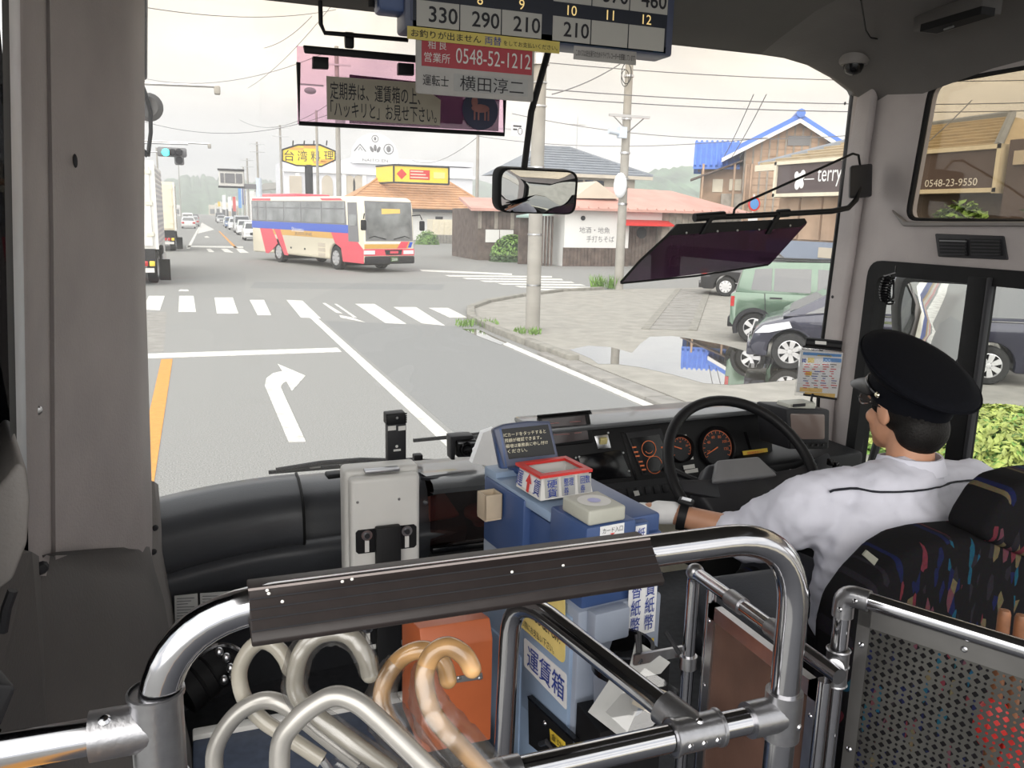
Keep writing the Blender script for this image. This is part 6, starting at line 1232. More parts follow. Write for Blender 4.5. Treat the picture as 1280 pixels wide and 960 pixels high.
mb = MB(); mb.rslab([at(1063, 207, Y=2.21), at(1091, 204, Y=2.26), at(1090, 246, Y=2.26), at(1062, 248, Y=2.21)], (.03, .04, 0), .008, 3); part('mount', mb, M['charcoal'], rv)
for (x, y) in ((897, 289), (922, 288), (949, 287), (858, 291), (988, 282)): bolt(rv, q(x, y, .005), (0, -1, 0), .004)
# ================================================================== white enclosure on a stand, stick antenna, camera, wipers
bxY = 1.85
wb_ = thing('white_enclosure', 'white metal box with black bracket plates on a dark stand', 'box', (at(480, 800, Y=bxY).x, bxY+.05, FZ))
a, b = at(437, 600, Y=bxY), at(525.5, 592, Y=bxY); zl = at(480, 812, Y=bxY).z
mb = MB(); mb.bx((a.x, bxY, zl), (b.x, bxY+.035, a.z+.001), bev=.012, seg=3); part('lid', mb, M['white_paint'], wb_)
mb = MB(); mb.bx((a.x-.008, bxY+.036, zl-.005), (b.x+.006, bxY+.10, a.z+.012), bev=.012, seg=3); part('body', mb, M['white_paint'], wb_)
mb = MB(); mb.bx((a.x+.04, bxY+.02, a.z+.004), (b.x-.045, bxY+.045, a.z+.012), bev=.002); part('hinge', mb, M['cast'], wb_)
for zz in (at(480, 672, Y=bxY).z, at(480, 787, Y=bxY).z):
    mb = MB(); ww = b.x-a.x; mb.slab([V((a.x+.012+dx, bxY-.003, zz+dz)) for dx, dz in [(.006, -.033), (0, -.027), (0, .020), (.006, .026), (ww-.028, .026), (ww-.022, .020), (ww-.022, -.027), (ww-.028, -.033)]], (0, .003, 0)); pl_ = part('bracket_plate', mb, M['black'], wb_, smooth=False)
    for xx in (a.x+.038, b.x-.034):
        mb = MB(); mb.bx((xx-.005, bxY-.0045, zz-.03), (xx+.005, bxY-.003, zz+.005)); part('slot', mb, M['white_paint'], pl_, smooth=False)
        mb = MB(); mb.lathe([(0, .006), (.007, .006), (.008, .002), (.013, .002), (.013, 0)], (xx, bxY-.0035, zz+.012), (0, -1, 0), 18); part('screw_washer', mb, M['cast'], pl_)
        mb = MB(); mb.lathe([(0, .008), (.006, .008), (.0075, .002)], (xx, bxY-.0035, zz+.012), (0, -1, 0), 14); part('screw_head', mb, M['charcoal'], pl_)
mb = MB(); mb.bx((a.x+.056, bxY-.026, FZ), (a.x+.116, bxY-.004, at(480, 655, Y=bxY).z), bev=.004); part('post', mb, M['black'], wb_)
for (x, y) in ((447, 628), (499, 624)): bolt(wb_, at(x, y, Y=bxY), (0, -1, 0), .0035, 'cast')
sk_ = thing('stick_sensor', 'upright black stick device standing behind the white enclosure', 'device', at(496, 588, Y=2.1))
SY = 2.1; q = lambda x, y, d=0: at(x, y, Y=SY-d)
mb = MB(); mb.rslab([q(484.5, 520), q(508, 519), q(508, 590), q(485, 590)], (0, .035, 0), .004); part('body', mb, M['charcoal'], sk_)
mb = MB(); mb.rslab([q(483, 518, .003), q(507, 515.5, .003), q(507.5, 530, .003), q(483, 532, .003)], (0, .04, 0), .003); cp = part('cap', mb, M['black'], sk_)
for i in range(5): mb = MB(); p = q(482.5, 519+i*2.6, .001); p2 = q(508.5, 517+i*2.6, .001); mb.tube([p, p2], .0022, 6); part('rib', mb, M['black_gloss'], cp)
for (x, x2) in ((485, 495), (498, 507)): mb = MB(); mb.slab([q(x, 533, .0015), q(x2, 532, .0015), q(x2, 537.5, .0015), q(x, 538.5, .0015)], (0, .002, 0)); part('white_band', mb, M['paper'], sk_, smooth=False)
bolt(sk_, q(496.5, 522.5, .004), (0, -1, 0), .004); 
mb = MB(); mb.ell(q(496, 558, .001), (.004, .0006, .004), 10, 6); mb.slab([q(492, 562, .001), q(501, 561, .001), q(501, 563.5, .001), q(492, 564.5, .001)], (0, .001, 0)); part('logo', mb, M['paper'], sk_)
dcam = thing('dash_camera', 'small black square camera standing on the dashboard lip', 'camera', at(578, 574, Y=2.5))
CY_ = 2.5; q = lambda x, y, d=0: at(x, y, Y=CY_-d)
mb = MB(); mb.rslab([q(571, 551), q(596, 550), q(597, 571), q(572, 572)], (0, .05, 0), .004); part('body', mb, M['black'], dcam)
mb = MB(); mb.rslab([q(563, 546, .005), q(592, 544, .005), q(593, 549, .005), q(570, 551, .005), q(569, 575, .005), q(564, 575, .005)], (0, .05, 0), .003); part('bracket', mb, M['charcoal'], dcam)
mb = MB(); mb.lathe([(0, .004), (.012, .006), (.018, .012), (.022, .012), (.024, 0)], q(583, 561), (0, -1, 0), 20); part('lens', mb, M['black_gloss'], dcam)
mb = MB(); mb.slab([q(573, 553, .002), q(595, 552, .002), q(595, 554, .002), q(573, 555, .002)], (0, .002, 0)); part('trim_line', mb, M['steel'], dcam, smooth=False)
mb = MB(); mb.box(at(423, 595, Y=2.3)+V((0, 0, .006)), (.07, .04, .014), Matrix.Rotation(.1, 3, 'Z'), .004); tr_ = solo('transponder', mb, M['black'], 'small flat black unit with cable on the dashboard left of the enclosure', 'device')
mb = MB(); mb.tube([at(432, 597, Y=2.3), at(438, 590, Y=2.32), at(447, 591, Y=2.33), at(460, 585, Y=2.35), at(484, 584, Y=2.3)], .003, 6); part('cable', mb, M['black'], tr_)
mb = MB(); mb.box(at(522, 571, Y=2.6), (.03, .03, .02), None, .004); solo('wiper_nozzle', mb, M['black'], 'tiny black block at the windscreen base right of the stick device', 'nozzle')
def wiper(label, p0, p1, arm, Yw):
    w = thing('wiper', label, 'wiper', at(*p0, Y=Yw), group='windscreen wipers'); a = at(*p0, Y=Yw); b = at(*p1, Y=Yw)
    mb = MB(); mb.slab([a, b, b+V((0, 0, .018)), a+V((0, 0, .012))], (0, .012, 0)); part('blade', mb, M['rubber'], w, smooth=False)
    mb = MB(); mb.tube([at(x, y, Y=Yw-.02) for x, y in arm]+[V((at(*arm[-1], Y=Yw).x+.05, 2.83, 1.34))], .010, 8); part('arm', mb, M['black'], w)
    for t_ in (.3, .5, .7): mb = MB(); c = a.lerp(b, t_)+V((0, -.005, .02)); mb.box(c, (.04, .02, .014), None, .003); part('yoke', mb, M['grey_plastic'], w)
wiper('left wiper lying along the windscreen base behind the white enclosure', (336, 593), (520, 578), [(345, 588), (400, 579), (450, 575), (560, 577)], 3.05)
wiper('middle wiper behind the dash camera and ticket display', (517, 553), (700, 536), [(560, 551), (640, 541), (720, 528)], 3.1)
wiper('right wiper along the windscreen base behind the wheel rim', (735, 528), (880, 517), [(740, 524), (800, 523), (860, 520)], 3.05)
mb = MB()
for (x, y, r_) in [(606, 568, .03), (612, 574, .03)]: mb.ell(at(x, y, Y=2.35), (r_, .05, r_*.8), 10, 8, Euler((x, y, .3)).to_matrix().to_4x4())
mb.slab([at(590, 579, Y=2.3), at(604, 541, Y=2.35), at(618, 536, Y=2.35), at(625, 585, Y=2.3)], (0, .03, 0)); solo('white_cloth', mb, M['white'], 'white cloth bundled behind the blue ticket display', 'cloth')
# ================================================================== fare box
ANG = radians(7.4); FE = at(722, 800, D=1.6); FE.z = 0
ub = V((-sin(ANG), cos(ANG), 0)); ua = V((cos(ANG), sin(ANG), 0))
def fl(x, y, d=0): return atp(x, y, FE-ua*d, ua)          # on the left face
def fr(x, y, d=0): return atp(x, y, FE-ub*d, ub)          # on the face towards the viewer
def fp3(a, b, z): return FE+ua*a+ub*b+V((0, 0, z))
fb_ = thing('fare_box', 'tall pale blue and navy fare box with stickers beside the driver', 'fare box', fp3(.1, .2, FZ))
def fbx(nm, a0, a1, b0, b1, z0, z1, m, bev=.006, parent=fb_):
    mb = MB(); mb.rslab([fp3(a0, b0, z0), fp3(a1, b0, z0), fp3(a1, b1, z0), fp3(a0, b1, z0)], (0, 0, z1-z0), bev); return part(nm, mb, M[m], parent)
body = fbx('lower_body', 0, .20, 0, .42, FZ, 1.66, 'fare_side')
fbx('side_panel', -.004, .01, .02, .38, 1.05, 1.64, 'fare_light', .003)
fbx('side_door', -.008, .004, .015, .20, 1.35, 1.62, 'fare_light', .003); fbx('side_door', -.008, .004, .21, .36, 1.1, 1.46, 'fare_light', .003)
fbx('upper_body', .012, .20, .01, .40, 1.655, 1.79, 'fare_blue')
lb = fbx('head_left', -.005, .075, .22, .41, 1.66, 1.815, 'fare_blue')
fbx('head_top', .0, .07, .36, .42, 1.80, 1.835, 'fare_light', .004)
fbx('head_right', .08, .20, .02, .40, 1.75, 1.825, 'fare_blue'); fbx('top_deck', .0, .20, .12, .41, 1.80, 1.822, 'fare_light', .004)
fbx('front_block', .0, .115, -.015, .12, 1.70, 1.836, 'fare_blue'); fbx('front_block', .118, .16, .0, .12, 1.70, 1.82, 'fare_blue')
# coin hopper with red rim
hp_z = 1.83; hp = [fl(637, 604, 0)]
hq = lambda a, b, z: fp3(a, b, z)
ho = thing('coin_hopper', 'clear coin hopper with red rim on top of the fare box', 'hopper', hq(.06, .24, 1.83))
H0, H1, B0_, B1_ = -.002, .125, .155, .26
mb = MB(); zt_ = 1.880
mb.grid([[hq(H0, B0_, 1.835), hq(H1, B0_, 1.835), hq(H1, B1_, 1.835), hq(H0, B1_, 1.835), hq(H0, B0_, 1.835)], [hq(H0+.008, B0_+.012, zt_), hq(H1-.005, B0_+.012, zt_), hq(H1-.005, B1_, zt_), hq(H0+.008, B1_, zt_), hq(H0+.008, B0_+.012, zt_)]]); part('wall', mb, M['paper'], ho, smooth=False)
o1 = [hq(H0, B0_+.004, zt_), hq(H1, B0_+.004, zt_), hq(H1, B1_+.006, zt_), hq(H0, B1_+.006, zt_)]; i1 = [hq(H0+.014, B0_+.02, zt_), hq(H1-.012, B0_+.02, zt_), hq(H1-.012, B1_-.008, zt_), hq(H0+.014, B1_-.008, zt_)]
part('rim', holed(o1, [i1], (0, 0, .006)), M['red'], ho, smooth=False)
mb = MB(); mb.slab([hq(H0+.014, B0_+.02, 1.86), hq(H1-.012, B0_+.02, 1.85), hq(H1-.012, B1_, 1.84), hq(H0+.014, B1_, 1.875)], (0, 0, -.004)); part('coin_plate', mb, M['chrome'], ho, smooth=False)
# hopper stickers (left face and viewer face)
c = (hq(H0+.004, (B0_+B1_)/2, 1.858)); lu = -ub; lv = V((.12, 0, 1)).normalized()
mb = MB(); mb.slab([hq(H0+.0005, B1_-.006, 1.842), hq(H0+.0005, B0_+.012, 1.842), hq(H0+.0065, B0_+.018, 1.874), hq(H0+.0065, B1_-.006, 1.874)], -ua*.001); part('left_sticker', mb, M['white'], ho, smooth=False)
lettering('運', c-ua*.003+ub*.038, lu, lv, .034, M['navy_ink'], ho, w=.028, bold=.03, lift=.001); lettering('賃', c-ua*.003-ub*.035, lu, lv, .034, M['navy_ink'], ho, w=.028, bold=.03, lift=.001)
mb = MB(); k = lambda dx, dz: c-ua*.0035+lu*dx+lv*dz
mb.slab([k(-.012, 0), k(.0, .02), k(.012, 0), k(.005, 0), k(.005, -.02), k(-.005, -.02), k(-.005, 0)], -ua*.0005); part('red_arrow', mb, M['red'], ho, smooth=False)
ru = ua; rv_ = V((0, .12, 1)).normalized()
for i, tx in enumerate(('硬\n貨', '整理\n券', '回数\n券')):
    cc = hq(H0+.028+i*.04, B0_+.004, 1.857); mb = MB(); mb.slab([cc-ru*.016-rv_*.020, cc+ru*.016-rv_*.020, cc+ru*.016+rv_*.020, cc-ru*.016+rv_*.020], -ub*.001); part('front_sticker', mb, M['card_grey'], ho, smooth=False)
    lettering(tx, cc-ub*.002, ru, rv_, .036, M['navy_ink'], ho, w=.024, bold=.03)
# card reader
rd = thing('card_reader', 'light grey card touch reader on the front of the fare box top', 'card reader', hq(.07, .04, 1.835))
mb = MB(); mb.rslab([hq(.006, -.012, 1.837), hq(.006, .085, 1.837), hq(.090, .085, 1.837), hq(.090, -.012, 1.837)], (0, 0, .030), .005, 3); part('case', mb, M['device_cream'], rd)
mb = MB(); mb.lathe([(0, 0), (.033, 0)], hq(.048, .036, 1.8675), (0, .0, 1), 30); part('touch_area', mb, M['white_paint'], rd); mb = MB(); mb.lathe([(0, 0), (.013, 0)], hq(.048, .036, 1.8682), (0, 0, 1), 20); part('touch_logo', mb, mat('pale_violet', (.45, .45, .75), .5), rd)
def fstick(nm, a0, a1, z0, z1, m, b=-.0155): mb = MB(); mb.slab([fp3(a0, b, z0), fp3(a1, b, z0), fp3(a1, b, z1), fp3(a0, b, z1)], ub*.001); return part(nm, mb, M[m], fb_, smooth=False)
s = fstick('card_slot_sticker', .03, .085, 1.812, 1.834, 'white'); lettering('カード入口', fp3(.0575, -.0165, 1.825), ua, EZ, .011, M['ink'], s, w=.046); mb = MB(); p = fp3(.0575, -.0165, 1.814); mb.slab([p, p+ua*.006+EZ*.004, p-ua*.006+EZ*.004], -ub*.0005); part('red_mark', mb, M['red'], s, smooth=False)
fstick('yellow_sticker', .028, .09, 1.788, 1.808, 'yellow')
s = fstick('bill_sticker', .124, .150, 1.760, 1.815, 'white', -.001); lettering('紙\n幣', fp3(.137, -.002, 1.788), ua, EZ, .046, M['navy_ink'], s, w=.018, bold=.03)
# lower viewer-side: coin tray, stickers
mb = MB(); mb.rslab([fp3(.018, -.001, 1.60), fp3(.10, -.001, 1.60), fp3(.10, -.001, 1.665), fp3(.018, -.001, 1.665)], -ub*.03, .005); part('change_hood', mb, M['fare_side'], fb_)
mb = MB(); c = fp3(.07, -.05, 1.55); mb.lathe([(.058, 0), (.06, .04), (.062, .055), (.054, .055), (.05, .01), (0, .01)], c, (0, 0, 1), 24); part('change_cup', mb, M['black_gloss'], fb_)
mb = MB(); c = fp3(.07, -.05, 1.36); mb.lathe([(0, 0), (.035, .0), (.05, .12), (.055, .19), (0, .19)], c, (0, 0, 1), 24); part('change_chute', mb, M['fare_side'], fb_)
s = fstick('exit_sticker', .02, .075, 1.70, 1.755, 'white', -.002); lettering('取出口', fp3(.0475, -.003, 1.735), ua, EZ, .02, M['navy_ink'], s, w=.046, bold=.02)
mb = MB(); p = fp3(.0475, -.0035, 1.708); mb.slab([p, p+ua*.012+EZ*.01, p-ua*.012+EZ*.01], -ub*.0005); part('down_mark', mb, M['navy_ink'], s, smooth=False)
s = fstick('change_sticker', .115, .185, 1.58, 1.74, 'white', -.002)
for i, tx in enumerate(('両\n替\n紙\n幣', '運\n賃\n紙\n幣')): lettering(tx, fp3(.133+i*.034, -.003, 1.66), ua, EZ, .145, M['navy_ink'], s, w=.024, bold=.025)
s = fstick('yellow_sticker', .135, .185, 1.52, 1.565, 'yellow', -.002); lettering('証 明 書\n領収書\n発行', fp3(.16, -.003, 1.543), ua, EZ, .036, M['ink'], s, w=.04)
s = fstick('note_sticker', .025, .16, 1.30, 1.44, 'paper', -.002)
for i, tx in enumerate(('お\n申\nし\n出\n下', '両\n替\nの\n方\nは')): lettering(tx, fp3(.055+i*.05, -.003, 1.37), ua, EZ, .125, M['ink'], s, w=.02)
mb = MB(); mb.tube([fp3(.025, -.003, 1.30), fp3(.025, -.003, 1.44), fp3(.16, -.003, 1.44)], .0015, 5); part('red_border', mb, M['red'], s)
# left-side stickers
def lstick(nm, px, m, d=.0095, rnd=0):
    P3 = [fl(x, y, d) for x, y in px]; P3 = roundpoly(P3, rnd) if rnd else P3
    mb = MB(); mb.slab(P3, ua*.001); return part(nm, mb, M[m], fb_, smooth=False)
ys2 = lstick('yellow_sign', [(634, 728), (706, 742), (706, 832), (638, 772)], 'yellow_sign', .0095, .02)
tu = (fl(700, 800)-fl(645, 748)).normalized(); tu.z = 0; tu.normalize()
lettering('PAY WHEN YOU GET OFF.', fl(668, 772, .0105), -ub, EZ, .016, M['ink'], ys2, w=.21, bold=.02); lettering('お降りの際にお支払い下さい。', fl(666, 789, .0105), -ub, EZ, .017, M['ink'], ys2, w=.175)
lettering('運賃支払', fl(672, 752, .0105), -ub, EZ, .03, M['ink'], ys2, w=.15, bold=.02)
ws2 = lstick('name_sticker', [(655, 797), (708, 843), (708, 888), (655, 832)], 'white', .0095, .006)
lettering('運賃箱', fl(681.5, 840, .0105), -ub, EZ, .052, M['navy_ink'], ws2, w=.15, bold=.03)
lk = lstick('lock_plate', [(660, 872), (716, 927), (716, 975), (661, 930)], 'black', .02)
mb = MB(); mb.slab([fl(659, 870, .022), fl(717, 924, .022), fl(718, 928, .022), fl(660, 874, .022)], ua*.012); part('lock_rim', mb, M['black_gloss'], fb_, smooth=False)
s = lstick('yellow_number', [(687, 911), (706, 928), (707, 942), (688, 926)], 'yellow', .0215); lettering('金 528', fl(697, 927, .0225), -ub, EZ, .014, M['ink'], s, w=.045)
mb = MB(); mb.tube([fl(676, 930, .03), fl(684, 927, .05), fl(692, 940, .05), fl(690, 955, .03)], .006, 8); part('lock_handle', mb, M['charcoal'], fb_); bolt(fb_, fl(681, 904, .021), -ua, .006)
for (x, y) in ((610, 790), (618, 700)): pass
# IC display on arm
icd = thing('ticket_display', 'blue-cased card message display facing the passengers', 'display', at(660, 588, Y=1.72))
IN = V((-.12, -.96, .25)).normalized(); OI = at(658, 556, D=1.86); iq = lambda x, y, d=0: atp(x, y, OI+IN*d, IN)
mb = MB(); mb.rslab([iq(616, 536), iq(630, 530), iq(660, 526), iq(688, 526), iq(699, 573), iq(630, 586)], -IN*.03, .005, 3); cs = part('case', mb, M['panel_blue'], icd)
mb = MB(); mb.rslab([iq(616, 537, -.005), iq(627, 534, .002), iq(635, 586, .002), iq(626, 586, -.005)], -IN*.025, .003); part('side_vent', mb, M['fare_blue'], icd)
mb = MB(); mb.slab([iq(627, 536.5, .0006), iq(685, 530.5, .0006), iq(694, 568, .0006), iq(636, 574, .0006)], -IN*.001); scn = part('screen', mb, M['black_gloss'], icd, smooth=False)
iu = (iq(690, 550)-iq(630, 556)).normalized(); iv = (iq(655, 530)-iq(661, 572)).normalized()
for i, tx in enumerate(('ICカードをタッチすると', '残額が確認できます。', '積増は乗務員に申し付け', 'ください。')):
    w = (.098, .085, .098, .045)[i]; lettering(tx, iq(656+i*1.3-(0, 3.5, 0, 13)[i], 541.5+i*6.9+(0, .3, 0, 1)[i], .0012), iu, iv, .0085, M['dot_amber'], scn, w=w)
mb = MB(); mb.tube([iq(662, 582, -.02), fp3(.05, .38, 1.83)], .014, 10); part('stem', mb, M['fare_blue'], icd)
# small wooden box hooked on the fare box
wbx = thing('wooden_box', 'small open pale wooden box hung on the left of fare box', 'box', fl(608, 652, .03))
A_ = [fl(599, 616, .03), fl(612, 608, .03), fl(618, 652, .03), fl(600, 645, .03)]
c = fl(612, 630, .03); 
for (dx, dy, sx, sy) in ((-.019, 0, .004, .042), (.019, 0, .004, .042), (0, -.019, .042, .004), (0, .019, .042, .004)):
    mb = MB(); mb.box(c+ua*dx+ub*dy, (sx, sy, .055), Matrix.Rotation(ANG, 3, 'Z'), .001); part('side', mb, M['wood_box'], wbx)
mb = MB(); mb.box(c-V((0, 0, .03)), (.04, .04, .004), Matrix.Rotation(ANG, 3, 'Z')); part('bottom', mb, M['wood_box'], wbx, smooth=False)
# ================================================================== lower left: papers, coupling, step edge, orange box
mb = MB(); pnl = thing('notice_papers', 'three printed paper sheets on the dark panel below the pad', 'paper', at(265, 790, Y=2.17))
for (x0, y0, x1, y1, m) in [(218, 743, 247, 790, 'paper'), (250, 740, 290, 785, 'paper'), (292, 737, 330, 775, 'paper')]:
    mb = MB(); mb.slab([at(x0, y0+2, Y=2.17), at(x1, y0-1, Y=2.17), at(x1+1, y1-3, Y=2.17), at(x0+1, y1, Y=2.17)], (0, .002, 0)); sh = part('sheet', mb, M['card_grey'], pnl, smooth=False)
    for i in range(11):
        y = y0+5+i*3.6
        mb = MB(); mb.slab([at(x0+3, y, Y=2.1685), at(x1-4-(i % 3)*4, y-1, Y=2.1685), at(x1-4-(i % 3)*4, y, Y=2.1685), at(x0+3, y+1, Y=2.1685)], (0, .0005, 0)); part('print_line', mb, M['red' if (x0 > 280 and i < 2) else 'ink_grey'], sh, smooth=False)
cpg = thing('pipe_coupling', 'black rubber hose with clamp and small brass fittings low left', 'coupling', at(262, 880, Y=1.95))
a, b = at(228, 868, Y=1.92), at(288, 822, Y=1.98)
d = (b-a); mb = MB(); mb.tube([a, a+d*.25, a+d*.27, a+d*.32, a+d*.5, a+d*.52, a+d*.56, a+d*.8, a+d*.82, a+d], [.052, .052, .046, .052, .052, .046, .05, .05, .04, .04], 18); part('hose', mb, M['rubber'], cpg)
mb = MB(); mb.tube([a+d*.78+V((.055*cos(t), 0, .055*sin(t))) for t in [2*pi*i/18 for i in range(18)]], .006, 6, closed=True); part('clamp', mb, M['chrome'], cpg)
for (x, y) in ((274, 815), (283, 822), (288, 835), (280, 850), (291, 845)): mb = MB(); mb.ell(at(x, y, Y=1.9), (.010, .01, .012), 10, 8); part('fitting', mb, M['steel'], cpg)
stp = thing('entrance_step', 'dark blue step floor with pale edge strip low left', 'step', at(270, 930, Y=1.75))
a, b = at(238, 912, Y=1.78), at(330, 895, Y=1.78)
zS = a.z; mb = MB(); mb.bx((-.06, 1.25, zS-.15), (.5, 1.77, zS-.012), bev=.005); part('tread', mb, mat('step_blue', (.05, .07, .12), .6, var=.2, scale=50), stp)
mb = MB(); mb.bx((-.06, 1.755, zS-.03), (.5, 1.785, zS), bev=.004); part('edge_strip', mb, M['white_paint'], stp)
ob = thing('orange_box', 'orange metal collection box with lock in front of the fare box', 'box', at(572, 900, Y=1.36))
OY = 1.36; a, b = at(527, 790, Y=OY), at(615, 868, Y=OY); zt = at(530, 813, Y=OY).z; zb0 = 1.40
ztop = at(530, 768, Y=OY+.12).z
pr = [(OY, zb0), (OY, zt-.0), (OY+.02, zt+.035), (OY+.11, ztop+.005), (OY+.16, ztop+.005), (OY+.16, zb0)]
mb = MB(); mb.rslab([V((a.x, y, z)) for y, z in pr], (b.x-a.x, 0, 0), .004); part('case', mb, M['orange_box'], ob)
sl_n = V((0, -.6, .8)); mb = MB(); mb.slab([*[V((a.x+dx, OY+.02+.09*k_, zt+.035+(ztop+.005-zt-.035)*k_))+V((0, -.002, .003)) for dx, k_ in ((.006, .72), (.09, .72), (.09, .9), (.006, .9))]], (0, .003, -.004)); part('slot_plate', mb, M['steel'], ob, smooth=False)
mb = MB(); lc = at(568, 797, Y=OY+.035)+V((0, -.004, .004)); mb.lathe([(0, .014), (.009, .014), (.010, .006), (.015, .005), (.016, 0)], lc, (0, -.8, .6), 18); part('lock', mb, M['cast'], ob)
mb = MB(); mb.rslab([at(570, 846, Y=OY-.002), at(603, 841, Y=OY-.002), at(604, 849, Y=OY-.002), at(571, 854, Y=OY-.002)], (0, .004, 0), .001); hs_ = part('hasp', mb, M['grey_plastic'], ob)
for x in (574, 600): bolt(ob, at(x, 848, Y=OY-.003), (0, -1, 0), .004)
mb = MB(); mb.slab([at(592, 806, Y=OY+.008), at(608, 805, Y=OY+.008), at(609, 809, Y=OY+.006), at(593, 811, Y=OY+.006)], (0, .002, 0)); part('label', mb, M['paper'], ob, smooth=False)
mb = MB(); mb.bx((a.x+.03, OY+.03, FZ), (b.x-.03, OY+.12, zb0), bev=.005); part('stand', mb, M['black'], ob)
# clutter between fare box and partition: document holder
dh = thing('document_holder', 'clear holder with tilted paper slips and pens beside the fare box', 'holder', at(790, 860, D=1.5))
for (pl, m) in [([(795, 800), (838, 828), (826, 842), (783, 850)], 'card_grey'), ([(765, 845), (800, 880), (780, 925), (735, 890)], 'card_grey'), ([(800, 850), (842, 868), (828, 900), (790, 880)], 'b_beige')]:
    n_ = V((-.3, -.8, .5)).normalized(); Oq = at(pl[0][0], pl[0][1], D=1.5 if m == 'card_grey' else 1.46); mb = MB(); mb.slab([atp(x, y, Oq, n_) for x, y in pl], -n_*.003); part('paper_slip', mb, M[m], dh, smooth=False)
n_ = V((-.3, -.8, .5)).normalized(); Oq = at(790, 860, D=1.44); mb = MB(); mb.slab([atp(x, y, Oq, n_) for x, y in [(757, 890), (806, 835), (850, 862), (800, 930)]], -n_*.002); part('clear_sleeve', mb, M['clear'], dh, smooth=False)
for (x0, y0, x1, y1) in ((796, 793, 799, 830), (799, 790, 801, 828), (832, 790, 850, 818)): mb = MB(); mb.cyl(at(x0, y0, D=1.5), at(x1, y1, D=1.48), .004, n=8); part('pen', mb, M['charcoal'], dh)
mb = MB(); mb.bx(at(760, 900, D=1.56), at(850, 900, D=1.56)+V((0, .1, .1))); part('tray', mb, M['black'], dh, smooth=False)
mb = MB(); mb.bx((dh.location.x-.05, dh.location.y+.02, FZ), (dh.location.x+.08, dh.location.y+.12, at(790, 900, D=1.56).z)); part('stand', mb, M['black'], dh, smooth=False)
# ================================================================== chrome rails
def fillet(pts, r, n=7):
    out = [V(pts[0])]
    for i in range(1, len(pts)-1):
        p = V(pts[i]); a = V(pts[i-1])-p; b = V(pts[i+1])-p; rr = min(r, a.length*.49, b.length*.49); s = p+a.normalized()*rr; e = p+b.normalized()*rr
        # circular-like blend
        for j in range(n+1):
            t_ = j/n; out.append(s*(1-t_)**2+p*2*t_*(1-t_)+e*t_*t_)
    return out+[V(pts[-1])]
HY = .80; R_T = .0195
hoop = thing('guard_rail', 'chrome hoop guard rail with dark brown rubber pad in front', 'rail', (.3, HY, FZ))
hz = 2.018; xl, xr = at(197, 900, Y=HY).x, at(985, 820, Y=HY).x
pts = fillet([V((xl, HY, FZ)), V((xl, HY, hz)), V((xr, HY, hz)), V((xr, HY, FZ))], .115, 12)
mb = MB(); mb.tube(pts, R_T, 24); part('hoop_tube', mb, M['chrome'], hoop)
lz = 1.905; mb = MB(); mb.cyl((-.75, HY, lz), (xl-.02, HY, lz), .0175, n=24); part('left_tube', mb, M['chrome'], hoop)
mb = MB(); mb.cyl((xl, HY, lz-.06), (xl, HY, lz+.035), .0245, n=24); mb.tube([V((xl, HY, lz)), V((xl-.06, HY, lz))], .0235, 24); ct = part('tee_casting', mb, M['cast'], hoop)
for z in (lz+.035, lz-.06): mb = MB(); mb.lathe([(.0245, -.003), (.0268, -.002), (.0268, .002), (.0245, .003)], (xl, HY, z), (0, 0, 1), 24); part('collar', mb, M['cast'], ct)
bolt(ct, (xl-.045, HY-.010, lz+.021), (0, -.4, .9), .006, 'chrome')
rz2 = 1.762; mb = MB(); mb.cyl((.05, HY, rz2), (xr, HY, rz2), .0175, n=24); part('lower_tube', mb, M['chrome'], hoop)
mb = MB(); mb.cyl((xr, HY, rz2-.035), (xr, HY, rz2+.032), .0245, n=24); mb.tube([V((xr, HY, rz2)), V((xr-.055, HY, rz2))], .0235, 24); ct = part('tee_casting', mb, M['cast'], hoop)
bolt(ct, (xr+.01, HY-.0225, rz2-.01), (.3, -.9, 0), .005, 'chrome')
xt = at(868, 928, Y=HY).x
mb = MB(); mb.cyl((xt-.035, HY, rz2), (xt+.035, HY, rz2), .0225, n=24); ct = part('tee_casting', mb, M['cast'], hoop)
for dx in (-.033, .033): mb = MB(); mb.lathe([(.0225, -.003), (.0245, -.002), (.0245, .002), (.0225, .003)], (xt+dx, HY, rz2), (1, 0, 0), 24); part('collar', mb, M['cast'], ct)
for dx in (-.02, 0, .02): bolt(ct, (xt+dx, HY-.022, rz2-.002), (0, -1, 0), .005, 'chrome')
bolt(ct, (xt, HY-.008, rz2+.021), (0, -.3, .95), .005, 'chrome')
e = at(640, 735, Z=rz2+.06); far = V((e.x, e.y, rz2+.06))
dirv = (far-V((xt, HY, rz2))).normalized()
mb = MB(); mb.tube([V((xt, HY, rz2)), V((xt, HY, rz2))+dirv*.055], .023, 24); part('branch_casting', mb, M['cast'], ct)
pts = fillet([V((xt, HY, rz2)), far, V((far.x-.012, far.y+.02, FZ))], .09, 8); mb = MB(); mb.tube(pts, .0165, 20); part('branch_tube', mb, M['chrome'], hoop)
cl_ = at(650, 955, Y=HY).x; mb = MB(); mb.cyl((cl_-.07, HY, rz2), (cl_, HY, rz2), .021, n=24); part('sleeve_casting', mb, M['cast'], hoop)
